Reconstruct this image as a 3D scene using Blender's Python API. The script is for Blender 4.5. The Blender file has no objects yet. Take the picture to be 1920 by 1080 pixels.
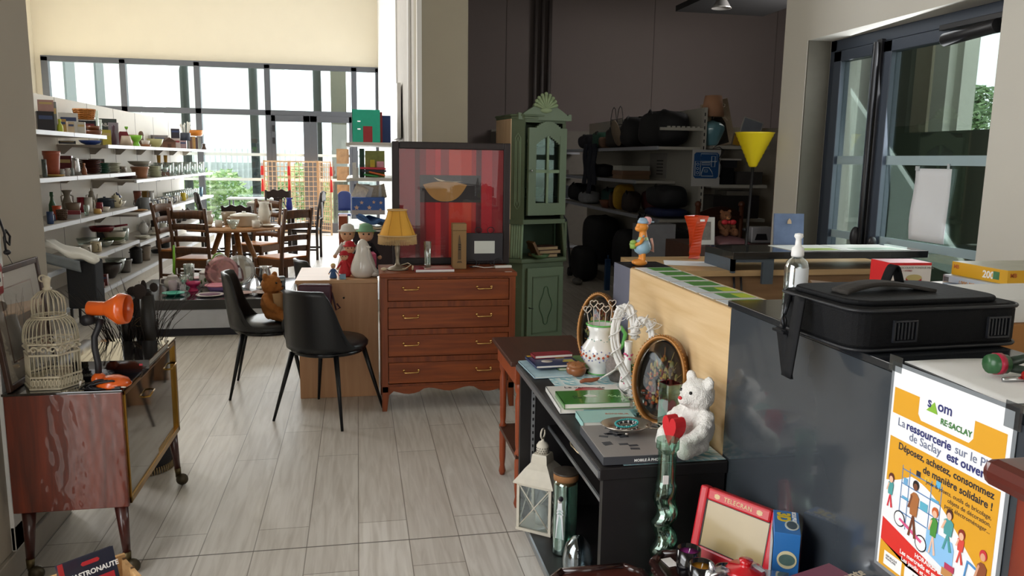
import bpy, bmesh, math, random
from mathutils import Vector, Matrix
SC = bpy.context.scene
COL = SC.collection
PI = math.pi
R = math.radians
rnd = random.Random(11)

cam_d = bpy.data.cameras.new('camera')
cam = bpy.data.objects.new('camera', cam_d)
COL.objects.link(cam)
cam_d.sensor_width = 36.0
cam_d.lens = 36.0 * 1476.0 / 1920.0
cam_d.clip_start = 0.05
cam_d.clip_end = 300
YAW, PITCH, ROLL = 0.1939, 0.1613, 0.0154
fw = Vector((math.sin(YAW) * math.cos(PITCH), math.cos(YAW) * math.cos(PITCH), -math.sin(PITCH)))
rt = Vector((math.cos(YAW), -math.sin(YAW), 0))
up = rt.cross(fw)
r2 = rt * math.cos(ROLL) + up * math.sin(ROLL)
u2 = up * math.cos(ROLL) - rt * math.sin(ROLL)
cam.matrix_world = Matrix(((r2.x, u2.x, -fw.x, 0), (r2.y, u2.y, -fw.y, 0), (r2.z, u2.z, -fw.z, 1.55), (0, 0, 0, 1)))
SC.camera = cam

W = bpy.data.worlds.new('overcast_sky')
SC.world = W
W.use_nodes = True
nt = W.node_tree
bg = nt.nodes['Background']
tc = nt.nodes.new('ShaderNodeTexCoord')
nz = nt.nodes.new('ShaderNodeTexNoise')
nz.inputs['Scale'].default_value = 2.5
rp = nt.nodes.new('ShaderNodeValToRGB')
rp.color_ramp.elements[0].color = (0.82, 0.9, 1.0, 1)
rp.color_ramp.elements[1].color = (1, 1, 1, 1)
nt.links.new(tc.outputs['Generated'], nz.inputs['Vector'])
nt.links.new(nz.outputs['Fac'], rp.inputs['Fac'])
nt.links.new(rp.outputs['Color'], bg.inputs['Color'])
bg.inputs['Strength'].default_value = 3.6


def area(name, loc, to, sx, sy, power, col=(1, 1, 1)):
 l = bpy.data.lights.new(name, 'AREA')
 l.shape = 'RECTANGLE'
 l.size, l.size_y, l.energy, l.color = sx, sy, power, col
 o = bpy.data.objects.new(name, l)
 COL.objects.link(o)
 o.location = loc
 o.rotation_euler = (Vector(to) - Vector(loc)).to_track_quat('-Z', 'Z').to_euler()
 return o


area('daylight_far_windows', (-2.7, 16.6, 1.75), (-2.7, 0, 0.9), 6.0, 3.1, 260, (0.95, 0.98, 1.0))
area('daylight_entrance_glazing', (-2.05, 1.0, 1.5), (3, 2.2, 0.9), 2.6, 2.3, 55, (0.98, 0.99, 1.0))
area('daylight_shop_front', (0.6, -2.85, 1.7), (0.4, 6, 0.9), 3.4, 2.5, 30, (1.0, 0.99, 0.97))
area('daylight_glazed_door', (3.2, 4.25, 1.7), (0, 4.6, 1.3), 1.4, 1.3, 14, (0.95, 0.98, 1.0))
area('daylight_hall_left', (-5.7, 8.8, 2.9), (0, 9.6, 1.0), 5.0, 1.6, 300, (0.98, 0.99, 1.0))
vs = SC.view_settings
SC.display_settings.display_device = 'sRGB'
vs.view_transform = 'Standard'
vs.look = 'None'
vs.gamma = 1.0
vs.use_curve_mapping = False
vs.exposure = 0.52
cy = SC.cycles
cy.use_denoising = True
cy.max_bounces = 8
cy.diffuse_bounces = 4
cy.glossy_bounces = 4
cy.transmission_bounces = 6
cy.transparent_max_bounces = 24
cy.caustics_reflective = False
cy.caustics_refractive = False
cy.sample_clamp_indirect = 4.0


def lin(h):
 h = h.lstrip('#')
 o = []
 for i in (0, 2, 4):
  c = int(h[i:i + 2], 16) / 255
  o.append(c / 12.92 if c <= 0.04045 else ((c + 0.055) / 1.055) ** 2.4)
 return (*o, 1)


MATS = {}


def _new(name):
 m = bpy.data.materials.new(name)
 m.use_nodes = True
 t = m.node_tree
 return m, t, t.nodes['Principled BSDF']


def _nodes(t, *ks):
 return [t.nodes.new('ShaderNode' + k) for k in ks]


def M(h, rough=0.5, metal=0.0, var=0.12, scale=14.0, bump=0.0, coat=0.0, trans=0.0, emit=0.0, spec=0.5):
 """plain material with a procedural mottle"""
 key = (h, rough, metal, var, scale, bump, coat, trans, emit, spec)
 if key in MATS:
  return MATS[key]
 m, t, b = _new('mat_' + h.lstrip('#'))
 co, no, mx = _nodes(t, 'TexCoord', 'TexNoise', 'Mix')
 mx.data_type = 'RGBA'
 no.inputs['Scale'].default_value = scale
 no.inputs['Detail'].default_value = 4
 c = lin(h)
 mx.inputs[6].default_value = tuple(max(0, v * (1 - var)) for v in c[:3]) + (1,)
 mx.inputs[7].default_value = tuple(min(1, v * (1 + var)) for v in c[:3]) + (1,)
 t.links.new(co.outputs['Object'], no.inputs['Vector'])
 t.links.new(no.outputs['Fac'], mx.inputs[0])
 t.links.new(mx.outputs[2], b.inputs['Base Color'])
 b.inputs['Roughness'].default_value = rough
 b.inputs['Metallic'].default_value = metal
 b.inputs['Coat Weight'].default_value = coat
 b.inputs['Coat Roughness'].default_value = 0.05
 b.inputs['Transmission Weight'].default_value = trans
 b.inputs['Specular IOR Level'].default_value = spec
 if emit:
  t.links.new(mx.outputs[2], b.inputs['Emission Color'])
  b.inputs['Emission Strength'].default_value = emit
 if bump:
  n2, bp = _nodes(t, 'TexNoise', 'Bump')
  n2.inputs['Scale'].default_value = scale * 6
  bp.inputs['Strength'].default_value = bump
  bp.inputs['Distance'].default_value = 0.004
  t.links.new(co.outputs['Object'], n2.inputs['Vector'])
  t.links.new(n2.outputs['Fac'], bp.inputs['Height'])
  t.links.new(bp.outputs['Normal'], b.inputs['Normal'])
 MATS[key] = m
 return m


def WOOD(h1, h2, rough=0.45, axis=2, scale=7.0, coat=0.0, stretch=14.0, wavy=0.0):
 """wood with the grain along one object axis"""
 key = ('w', h1, h2, rough, axis, scale, coat, stretch, wavy)
 if key in MATS:
  return MATS[key]
 m, t, b = _new('wood_' + h1.lstrip('#'))
 co, mp, no, rp = _nodes(t, 'TexCoord', 'Mapping', 'TexNoise', 'ValToRGB')
 s = [scale * stretch / 4] * 3
 s[axis] = scale / 4
 mp.inputs['Scale'].default_value = s
 no.inputs['Scale'].default_value = 2.0
 no.inputs['Detail'].default_value = 6
 no.inputs['Distortion'].default_value = 0.4
 rp.color_ramp.elements[0].position = 0.3
 rp.color_ramp.elements[1].position = 0.7
 rp.color_ramp.elements[0].color = lin(h1)
 rp.color_ramp.elements[1].color = lin(h2)
 t.links.new(co.outputs['Object'], mp.inputs['Vector'])
 t.links.new(mp.outputs['Vector'], no.inputs['Vector'])
 t.links.new(no.outputs['Fac'], rp.inputs['Fac'])
 t.links.new(rp.outputs['Color'], b.inputs['Base Color'])
 b.inputs['Roughness'].default_value = rough
 b.inputs['Coat Weight'].default_value = coat
 b.inputs['Coat Roughness'].default_value = 0.04
 bp, = _nodes(t, 'Bump')
 bp.inputs['Strength'].default_value = 0.08
 bp.inputs['Distance'].default_value = 0.002
 t.links.new(no.outputs['Fac'], bp.inputs['Height'])
 t.links.new(bp.outputs['Normal'], b.inputs['Normal'])
 if wavy:
  m2, vo, b2 = _nodes(t, 'Mapping', 'TexVoronoi', 'Bump')
  m2.inputs['Rotation'].default_value = (0, 0.35, 0)
  m2.inputs['Scale'].default_value = (40, 40, 20)
  vo.feature = 'SMOOTH_F1'
  vo.inputs['Scale'].default_value = 1.0
  b2.inputs['Strength'].default_value = wavy
  b2.inputs['Distance'].default_value = 0.008
  t.links.new(co.outputs['Object'], m2.inputs['Vector'])
  t.links.new(m2.outputs['Vector'], vo.inputs['Vector'])
  t.links.new(vo.outputs['Distance'], b2.inputs['Height'])
  t.links.new(b2.outputs['Normal'], b.inputs['Coat Normal'])
 MATS[key] = m
 return m


def GLASS(h='#f4fbf8', clear=0.86, rough=0.02, edge=0.9, sheet=False):
 """thin glass: tinted see-through with a mirror layer that grows towards the edge"""
 sheet = sheet or edge <= 0.5
 key = ('g', h, clear, rough, edge)
 if key in MATS:
  return MATS[key]
 m = bpy.data.materials.new('glass_' + h.lstrip('#'))
 m.use_nodes = True
 t = m.node_tree
 t.nodes.remove(t.nodes['Principled BSDF'])
 out = t.nodes['Material Output']
 tr, gl, lw, mx, ma = _nodes(t, 'BsdfTransparent', 'BsdfGlossy', 'LayerWeight', 'MixShader', 'MapRange')
 tr.inputs['Color'].default_value = lin(h)
 gl.inputs['Roughness'].default_value = rough
 gl.inputs['Color'].default_value = lin(h)
 lw.inputs['Blend'].default_value = 0.35
 ma.inputs['To Min'].default_value = 1 - clear
 ma.inputs['To Max'].default_value = edge
 t.links.new(lw.outputs['Fresnel' if sheet else 'Facing'], ma.inputs['Value'])
 if sheet:
  lw.inputs['Blend'].default_value = 0.3
 t.links.new(ma.outputs['Result'], mx.inputs['Fac'])
 t.links.new(tr.outputs['BSDF'], mx.inputs[1])
 t.links.new(gl.outputs['BSDF'], mx.inputs[2])
 t.links.new(mx.outputs['Shader'], out.inputs['Surface'])
 MATS[key] = m
 return m


def FLOORM():
 m, t, b = _new('plank_tiles')
 co, mp, br, no, mx, n2, m2 = _nodes(t, 'TexCoord', 'Mapping', 'TexBrick', 'TexNoise', 'Mix', 'TexNoise', 'Mapping')
 mp.inputs['Rotation'].default_value = (0, 0, PI / 2)
 mp.inputs['Location'].default_value = (0.42, 0.02, 0)
 br.offset = 0.33
 br.offset_frequency = 2
 br.inputs['Scale'].default_value = 1.0
 br.inputs['Brick Width'].default_value = 1.21
 br.inputs['Row Height'].default_value = 0.205
 br.inputs['Mortar Size'].default_value = 0.0022
 br.inputs['Mortar Smooth'].default_value = 0.1
 br.inputs['Color1'].default_value = lin('#d8d3cb')
 br.inputs['Color2'].default_value = lin('#cbc5bc')
 br.inputs['Mortar'].default_value = lin('#8d867c')
 m2.inputs['Scale'].default_value = (22, 1.6, 1)
 no.inputs['Scale'].default_value = 1.6
 no.inputs['Detail'].default_value = 8
 no.inputs['Distortion'].default_value = 0.8
 mx.data_type = 'RGBA'
 mx.blend_type = 'MULTIPLY'
 mx.inputs[0].default_value = 0.38
 rp, = _nodes(t, 'ValToRGB')
 rp.color_ramp.elements[0].position = 0.3
 rp.color_ramp.elements[0].color = lin('#a89c8c')
 rp.color_ramp.elements[1].position = 0.62
 rp.color_ramp.elements[1].color = (1, 1, 1, 1)
 t.links.new(co.outputs['Object'], mp.inputs['Vector'])
 t.links.new(mp.outputs['Vector'], br.inputs['Vector'])
 t.links.new(co.outputs['Object'], m2.inputs['Vector'])
 t.links.new(m2.outputs['Vector'], no.inputs['Vector'])
 t.links.new(no.outputs['Fac'], rp.inputs['Fac'])
 t.links.new(br.outputs['Color'], mx.inputs[6])
 t.links.new(rp.outputs['Color'], mx.inputs[7])
 t.links.new(mx.outputs[2], b.inputs['Base Color'])
 b.inputs['Roughness'].default_value = 0.36
 bp, = _nodes(t, 'Bump')
 bp.inputs['Strength'].default_value = 0.25
 bp.inputs['Distance'].default_value = 0.002
 bp.invert = True
 t.links.new(br.outputs['Fac'], bp.inputs['Height'])
 t.links.new(bp.outputs['Normal'], b.inputs['Normal'])
 return m


class MB:
 """collects simple shapes that become ONE mesh object"""

 def __init__(s):
  s.v, s.f, s.m, s.s = [], [], [], []

 def add(s, vs, fs, mi=0, sm=False, mt=None):
  n = len(s.v)
  s.v += [(mt @ Vector(v)) if mt else Vector(v) for v in vs]
  for f in fs:
   s.f.append([i + n for i in f])
   s.m.append(mi)
   s.s.append(sm)
  return s

 def box(s, x0, x1, y0, y1, z0, z1, mi=0, mt=None):
  v = [(x, y, z) for x in (x0, x1) for y in (y0, y1) for z in (z0, z1)]
  return s.add(v, [(0, 1, 3, 2), (4, 6, 7, 5), (0, 4, 5, 1), (2, 3, 7, 6), (0, 2, 6, 4), (1, 5, 7, 3)], mi, False, mt)

 def cb(s, c, d, mi=0, rz=0.0, rx=0.0, ry=0.0):
  mt = Matrix.Translation(c) @ Matrix.Rotation(rz, 4, 'Z') @ Matrix.Rotation(ry, 4, 'Y') @ Matrix.Rotation(rx, 4, 'X')
  return s.box(-d[0] / 2, d[0] / 2, -d[1] / 2, d[1] / 2, -d[2] / 2, d[2] / 2, mi, mt)

 def bar(s, a, b, w, t=None, mi=0):
  """square bar between two points"""
  a, b = Vector(a), Vector(b)
  t = t or w
  d = b - a
  q = d.to_track_quat('Z', 'Y').to_matrix().to_4x4()
  return s.box(-w / 2, w / 2, -t / 2, t / 2, 0, d.length, mi, Matrix.Translation(a) @ q)

 def lathe(s, prof, n=24, mi=0, mt=None, sx=1.0, sy=1.0, c=(0, 0, 0), sm=True):
  v, f = [], []
  k = len(prof)
  for i in range(n):
   a = 2 * PI * i / n
   for r, z in prof:
    v.append((c[0] + r * math.cos(a) * sx, c[1] + r * math.sin(a) * sy, c[2] + z))
  for i in range(n):
   j = (i + 1) % n
   for q in range(k - 1):
    f.append((i * k + q, j * k + q, j * k + q + 1, i * k + q + 1))
  if prof[0][0] > 1e-5:
   f.append([i * k for i in range(n)][::-1])
  if prof[-1][0] > 1e-5:
   f.append([i * k + k - 1 for i in range(n)])
  return s.add(v, f, mi, sm, mt)

 def vessel(s, prof, wall=0.003, n=24, mi=0, c=(0, 0, 0), mt=None):
  """open vessel: outer profile up, inner profile down"""
  inn = [(max(r - wall, 0.0005), z + (wall if i == 0 else 0)) for i, (r, z) in enumerate(prof)]
  p = [(0.0, prof[0][1])] + list(prof) + inn[::-1] + [(0.0, prof[0][1] + wall)]
  return s.lathe(p, n, mi, mt, c=c)

 def cyl(s, c, r, h, n=20, mi=0, mt=None, r2=None):
  return s.lathe([(r, 0), (r if r2 is None else r2, h)], n, mi, mt, c=c, sm=True)

 def rod(s, a, b, r, r2=None, n=10, mi=0):
  a, b = Vector(a), Vector(b)
  d = b - a
  q = d.to_track_quat('Z', 'Y').to_matrix().to_4x4()
  return s.lathe([(r, 0), (r if r2 is None else r2, d.length)], n, mi, Matrix.Translation(a) @ q)

 def tube(s, pts, r, n=8, mi=0, closed=False):
  P = [Vector(p) for p in pts]
  k = len(P)
  rr = r if isinstance(r, (list, tuple)) else [r] * k
  v, f = [], []
  up = Vector((0.12, 0.23, 1)).normalized()
  for i in range(k):
   if closed:
    d = P[(i + 1) % k] - P[i - 1]
   else:
    d = P[min(i + 1, k - 1)] - P[max(i - 1, 0)]
   if d.length < 1e-9:
    d = Vector((0, 0, 1))
   d.normalize()
   x = d.cross(up)
   if x.length < 1e-4:
    x = d.orthogonal()
   x.normalize()
   y = d.cross(x)
   up = -y if up.dot(-y) > 0 else y
   y = up - d * up.dot(d)
   y.normalize()
   x = d.cross(y)
   for j in range(n):
    a = 2 * PI * j / n
    v.append(P[i] + (x * math.cos(a) + y * math.sin(a)) * rr[i])
  for i in range(k if closed else k - 1):
   a, b = i * n, ((i + 1) % k) * n
   for j in range(n):
    f.append((a + j, a + (j + 1) % n, b + (j + 1) % n, b + j))
  if not closed:
   f.append(list(range(n))[::-1])
   f.append([(k - 1) * n + j for j in range(n)])
  return s.add(v, f, mi, True)

 def prism(s, poly, d0, d1, axis='z', mi=0, mt=None, sm=False):
  """polygon extruded along an axis; poly lies in the other two axes"""
  k = len(poly)

  def p3(p, d):
   return (p[0], p[1], d) if axis == 'z' else (p[0], d, p[1]) if axis == 'y' else (d, p[0], p[1])
  v = [p3(p, d0) for p in poly] + [p3(p, d1) for p in poly]
  f = [list(range(k))[::-1], list(range(k, 2 * k))]
  f += [(i, (i + 1) % k, k + (i + 1) % k, k + i) for i in range(k)]
  return s.add(v, f, mi, sm, mt)

 def ball(s, c, r, mi=0, nu=16, nv=10, mt=None):
  rx, ry, rz = r if isinstance(r, (list, tuple)) else (r, r, r)
  v = [(c[0], c[1], c[2] - rz)]
  for j in range(1, nv):
   a = -PI / 2 + PI * j / nv
   for i in range(nu):
    b = 2 * PI * i / nu
    v.append((c[0] + rx * math.cos(a) * math.cos(b), c[1] + ry * math.cos(a) * math.sin(b), c[2] + rz * math.sin(a)))
  v.append((c[0], c[1], c[2] + rz))
  L = len(v) - 1
  f = [(0, 1 + (i + 1) % nu, 1 + i) for i in range(nu)]
  for j in range(nv - 2):
   for i in range(nu):
    a, b = 1 + j * nu, 1 + (j + 1) * nu
    f.append((a + i, a + (i + 1) % nu, b + (i + 1) % nu, b + i))
  a = 1 + (nv - 2) * nu
  f += [(a + i, a + (i + 1) % nu, L) for i in range(nu)]
  return s.add(v, f, mi, True, mt)

 def sheet(s, fn, nu, nv, th=0.0, mi=0, sm=True, mt=None):
  """surface fn(u,v) -> point, u and v in 0..1; th gives it thickness along +z of its own offset"""
  v = [Vector(fn(i / nu, j / nv)) for i in range(nu + 1) for j in range(nv + 1)]
  k = nv + 1
  f = [(i * k + j, (i + 1) * k + j, (i + 1) * k + j + 1, i * k + j + 1) for i in range(nu) for j in range(nv)]
  if th:
   n = len(v)
   nor = [Vector((0, 0, 0)) for _ in v]
   for q in f:
    nn = (v[q[1]] - v[q[0]]).cross(v[q[3]] - v[q[0]])
    for i in q:
     nor[i] += nn
   v2 = [p - (nn.normalized() if nn.length > 1e-12 else Vector((0, 0, 1))) * th for p, nn in zip(v, nor)]
   f2 = [tuple(i + n for i in q[::-1]) for q in f]
   rim = [i * k for i in range(nu + 1)] + [nu * k + j for j in range(1, k)] + [i * k + nv for i in range(nu - 1, -1, -1)] + [j for j in range(nv - 1, 0, -1)]
   f3 = [(rim[i], rim[i] + n, rim[(i + 1) % len(rim)] + n, rim[(i + 1) % len(rim)]) for i in range(len(rim))]
   v = v + v2
   f = f + f2 + f3
  return s.add(v, f, mi, sm, mt)

 def mesh(s, name, mats):
  me = bpy.data.meshes.new(name)
  me.from_pydata([tuple(p) for p in s.v], [], s.f)
  for m in (mats if isinstance(mats, (list, tuple)) else [mats]):
   me.materials.append(m)
  for p, mi, sm in zip(me.polygons, s.m, s.s):
   p.material_index = mi
   p.use_smooth = sm
  bm = bmesh.new()
  bm.from_mesh(me)
  bmesh.ops.recalc_face_normals(bm, faces=bm.faces)
  bm.to_mesh(me)
  bm.free()
  return me


def wloc(o):
 p = Vector((0, 0, 0))
 while o:
  p += o.location
  o = o.parent
 return p


def P(name, mb, mats, parent=None, bevel=0.0, label=None, w=True, kind=None, seg=2):
 """one mesh object; with w the shapes are given in world coordinates"""
 if parent and w:
  o0 = wloc(parent)
  if o0.length:
   mb.v = [p - o0 for p in mb.v]
 o = bpy.data.objects.new(name, mb.mesh(name, mats))
 COL.objects.link(o)
 if parent:
  o.parent = parent
 if bevel:
  bv = o.modifiers.new('bevel', 'BEVEL')
  bv.width, bv.segments, bv.limit_method = bevel, seg, 'ANGLE'
  bv.angle_limit = R(50)
  bv.harden_normals = False
 if label:
  o['label'] = label
 if kind:
  o['kind'] = kind
 return o


def tag(o, label, cat, group=None, kind=None):
 o['label'] = label
 o['category'] = cat
 if group:
  o['group'] = group
 if kind:
  o['kind'] = kind
 return o


def T(name, label, cat, loc=(0, 0, 0), rz=0.0, group=None):
 o = bpy.data.objects.new(name, None)
 o.empty_display_size = 0.05
 COL.objects.link(o)
 o.location = loc
 o.rotation_euler = (0, 0, rz)
 return tag(o, label, cat, group)


def S(name, mb, mats, label, cat, loc=None, group=None, bevel=0.0, rz=0.0, kind=None):
 """a thing that is one mesh: world-coordinate shapes are moved so that the origin lies at its base"""
 if loc is None:
  xs = [p.x for p in mb.v]
  ys = [p.y for p in mb.v]
  loc = ((min(xs) + max(xs)) / 2, (min(ys) + max(ys)) / 2, min(p.z for p in mb.v))
  L = Vector(loc)
  mb.v = [p - L for p in mb.v]
 o = P(name, mb, mats, None, bevel)
 o.location = loc
 o.rotation_euler = (0, 0, rz)
 return tag(o, label, cat, group, kind)


def ST(name, mb, mats, parent=None, bevel=0.0):
 o = P(name, mb, mats, parent, bevel)
 if not parent:
  o['kind'] = 'structure'
 return o


def dup(root, loc, rz, label=None, group=None):
 c = root.copy()
 COL.objects.link(c)
 c.location = loc
 c.rotation_euler = (0, 0, rz)
 if label:
  c['label'] = label
 if group:
  c['group'] = group

 def kids(src, dst):
  for ch in list(src.children):
   k = ch.copy()
   COL.objects.link(k)
   k.parent = dst
   kids(ch, k)
 kids(root, c)
 return c


def TXT(body, size, parent, mat, origin, xdir, ydir, name='lettering', align='LEFT', bold=0.0, ext=0.0003, sp=1.0, lsp=1.0):
 """flat lettering: origin and directions in world coordinates"""
 cu = bpy.data.curves.new(name, 'FONT')
 cu.body = body
 cu.size = size
 cu.align_x = align
 cu.extrude = ext
 cu.offset = bold
 cu.space_character = sp
 cu.space_line = lsp
 cu.resolution_u = 3
 cu.materials.append(mat)
 x = Vector(xdir).normalized()
 y = Vector(ydir).normalized()
 z = x.cross(y)
 p = Vector(origin) - (wloc(parent) if parent else Vector((0, 0, 0)))
 mt = Matrix(((x.x, y.x, z.x, p.x), (x.y, y.y, z.y, p.y), (x.z, y.z, z.z, p.z), (0, 0, 0, 1)))
 o = text_mesh(cu, name, mat)
 o.parent = parent
 o.matrix_local = mt
 return o


def text_mesh(cu, name, mat):
 tmp = bpy.data.objects.new('tmp', cu)
 COL.objects.link(tmp)
 dg = bpy.context.evaluated_depsgraph_get()
 me = bpy.data.meshes.new_from_object(tmp.evaluated_get(dg))
 bpy.data.objects.remove(tmp)
 me.materials.clear()
 me.materials.append(mat)
 o = bpy.data.objects.new(name, me)
 COL.objects.link(o)
 return o


def soft(o, voxel=0.004, disp=0.0, tsize=0.01, smooth=2):
 """fuse overlapping lumps into one continuous surface"""
 r = o.modifiers.new('fuse', 'REMESH')
 r.mode = 'VOXEL'
 r.voxel_size = voxel
 r.use_smooth_shade = True
 if smooth:
  k = o.modifiers.new('smooth', 'SMOOTH')
  k.iterations = smooth
 if disp:
  tx = bpy.data.textures.new('pile', 'CLOUDS')
  tx.noise_scale = tsize
  d = o.modifiers.new('pile', 'DISPLACE')
  d.texture = tx
  d.strength = disp
  d.mid_level = 0.4
 return o


def arc(c, r, a0, a1, n, pl='xz'):
 o = []
 for i in range(n + 1):
  a = a0 + (a1 - a0) * i / n
  q, s = r * math.cos(a), r * math.sin(a)
  o.append((c[0] + q, c[1], c[2] + s) if pl == 'xz' else (c[0], c[1] + q, c[2] + s) if pl == 'yz' else (c[0] + q, c[1] + s, c[2]))
 return o


WHITE = M('#e9e6df', 0.5)
BLACK = M('#15151a', 0.45)
BRASS = M('#b08d4a', 0.25, 1.0)
STEEL = M('#c9cbcd', 0.22, 1.0)
CLEAR = GLASS('#eef4f2', 0.80)
DGREY = M('#3a3f47', 0.4)
CARD = M('#b08a5c', 0.8)
PAPER = M('#f2f1ee', 0.7, var=0.03)
INK = M('#1d1f2b', 0.6, var=0.03)
# ================================================================ the setting
SHOPW = M('#d6d3ca', 0.75, var=0.03, scale=3, bump=0.05)
BEIGE = M('#b0a798', 0.8, var=0.04, scale=4, bump=0.08)
HALLW = M('#efe6d2', 0.85, var=0.03, scale=3)
TAUPE = M('#675d5a', 0.8, var=0.05, scale=2, bump=0.05)
WTRIM = M('#ecebe8', 0.5, var=0.02)
ALU = M('#55585f', 0.4, var=0.05)
ALUB = M('#444c59', 0.38, 0.2, var=0.05)

ST('floor', MB().box(-6.2, 3.45, -3.2, 17.0, -0.12, 0).prism([(3.45, 5.2), (8.55, 12.2), (8.55, 17), (3.45, 17)], -0.12, 0, 'z'), FLOORM())
ST('ceiling', MB().box(-6.2, 3.45, -3.2, 17.0, 5.4, 5.5).prism([(3.45, 5.2), (8.55, 12.2), (8.55, 17), (3.45, 17)], 5.4, 5.5, 'z'), M('#d9d5cc', 0.9))
m = MB()
m.box(-1.75, -1.27, 2.35, 3.54, 0, 5.4)
m.box(-1.75, -1.27, -3.0, -0.3, 0, 5.4)
m.box(-1.75, -1.27, -0.3, 2.35, 2.75, 5.4)
ST('wall_left', m, BEIGE)
ST('wall_left_return', MB().box(-6.2, -1.752, 3.34, 3.54, 0, 5.4), BEIGE)
ST('wall_left_hall', MB().box(-6.2, -5.95, 3.54, 16.8, 0, 5.4), HALLW)
ST('baseboard_left', MB().box(-1.27, -1.252, 2.4, 3.55, 0, 0.1), M('#a39b8f', 0.5), bevel=0.004)
ST('trim_left', MB().box(-1.27, -1.255, 3.0, 3.1, 0.1, 3.2), WTRIM, bevel=0.003)
m = MB()
m.box(-1.75, -0.7, -3.2, -3.0, 0, 5.4)
m.box(1.7, 3.45, -3.2, -3.0, 0, 5.4)
m.box(-0.7, 1.7, -3.2, -3.0, 2.3, 5.4)
m.box(-0.7, 1.7, -3.2, -3.0, 0, 0.4)
ST('wall_front', m, SHOPW)
m = MB()
m.box(-6.2, 0.9, 16.8, 17.0, 3.36, 5.4)
m.box(-6.2, -5.77, 16.8, 17.0, 0, 3.36)
ST('wall_back', m, HALLW)
m = MB()
m.box(0.44, 0.62, 9.2, 17.0, 0, 5.4)
ST('wall_partition', m, WTRIM)
m = MB()
m.box(0.455, 0.82, 6.0, 6.55, 0, 5.4)
ST('wall_column', m, M('#a59d8b', 0.8, var=0.05, scale=5, bump=0.05), bevel=0.01)
m = MB()
m.box(0.458, 0.60, 6.55, 9.2, 0, 5.4)
ST('wall_column_side', m, M('#b7b2ab', 0.8))
ST('trim_column', MB().box(0.44, 0.475, 5.985, 6.05, 0, 5.4), WTRIM)
ST('trim_pipe', MB().rod((0.445, 6.9, 0), (0.445, 6.9, 5.4), 0.02), WTRIM)
ST('trim_duct', MB().box(0.40, 0.44, 8.2, 9.1, 1.75, 2.3), WTRIM, bevel=0.005)
ST('wall_dark', MB().box(0.62, 8.55, 13.3, 13.5, 0, 5.4), TAUPE)
ST('wall_dark_right', MB().prism([(3.45, 5.2), (8.55, 12.2), (8.55, 13.4), (8.4, 13.4), (8.4, 12.25), (3.45, 5.4)], 0, 5.4, 'z'), M('#565049', 0.8))
m = MB()
for i in range(3):
 m.rod((2.93 + 0.12 * i, 13.22, 0), (2.93 + 0.12 * i, 13.22, 5.4), 0.035)
ST('trim_pipes', m, M('#3b3432', 0.6))
m = MB()
for x in (2.45, 5.02, 7.3):
 m.box(x, x + 0.012, 13.29, 13.3, 0, 5.4)
ST('trim_seams', m, M('#5a504d', 0.8))
m = MB()
m.box(3.03, 3.45, 5.09, 5.40, 0, 5.4)
m.box(3.03, 3.45, -3.2, 3.40, 0, 5.4)
m.box(3.03, 3.45, 3.40, 5.09, 2.385, 5.4)
ST('wall_right', m, SHOPW)
ST('trim_right', MB().box(3.015, 3.03, 2.83, 2.93, 0, 5.4), WTRIM, bevel=0.003)
ST('trim_jamb', MB().box(3.035, 3.2, 5.078, 5.09, 0, 2.385), M('#5d5a50', 0.7))
ST('ceiling_baffle', MB().box(2.75, 3.75, 9.2, 10.4, 3.70, 3.78).box(4.3, 5.6, 9.3, 10.6, 3.585, 3.66), M('#1b1b1d', 0.8))

ST('trim_floor_joint', MB().box(-1.25, 1.05, 3.052, 3.058, 0, 0.0006), M('#6f6a63', 0.7))
w1 = bpy.data.objects.new('window_1', None)
COL.objects.link(w1)
w1['kind'] = 'structure'
w1.location = (-2.67, 16.8, 0)
XS = [-5.76, -4.397, -3.05, -1.735, -0.045, 0.44]
m = MB()
for x in XS:
 a = 0.06 if x in (-5.76, 0.44) else 0.055
 m.box(x - a, x + a, 16.70, 16.82, 0, 3.34)
m.box(-5.82, 0.5, 16.70, 16.82, 3.26, 3.36)
m.box(-5.82, 0.5, 16.70, 16.82, 2.355, 2.46)
m.box(-5.82, 0.5, 16.70, 16.82, 0, 0.09)
P('frame', m, ALU, w1, 0.004)
m = MB()
for x0, x1 in ((-1.68, -1.6), (-1.06, -0.93), (-0.93, -0.79), (-0.16, -0.10)):
 m.box(x0, x1, 16.69, 16.80, 0, 2.36)
m.box(-1.68, -0.10, 16.69, 16.80, 2.24, 2.36)
m.box(-1.68, -0.10, 16.69, 16.80, 0.0, 0.2)
P('door_leaf', m, ALU, w1, 0.004)
m = MB()
for z in (1.86, 2.1):
 m.box(-1.66, -1.60, 16.63, 16.69, z - 0.06, z + 0.06)
P('hinge', m, BLACK, w1, 0.004)
PANE = GLASS('#eef4f4', 0.93, 0.01, 0.35)
for i in range(5):
 P('pane', MB().box(XS[i] + 0.05, XS[i + 1] - 0.05, 16.755, 16.765, 0.08, 3.28), PANE, w1)
BANDM = M('#dfe9e8', 0.6, var=0.02)
m = MB()
m.box(-5.75, 0.40, 16.745, 16.75, 1.55, 1.605)
m.box(-5.75, 0.40, 16.745, 16.75, 1.055, 1.11)
P('sight_band', m, BANDM, w1)

d1 = bpy.data.objects.new('door_1', None)
COL.objects.link(d1)
d1['kind'] = 'structure'
d1.location = (3.23, 4.3, 0)
m = MB()
m.box(3.21, 3.32, 5.02, 5.09, 0, 2.385)
m.box(3.21, 3.32, 3.40, 3.46, 0, 2.385)
m.box(3.21, 3.32, 3.40, 5.09, 2.31, 2.385)
P('frame', m, ALUB, d1, 0.004)


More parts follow.
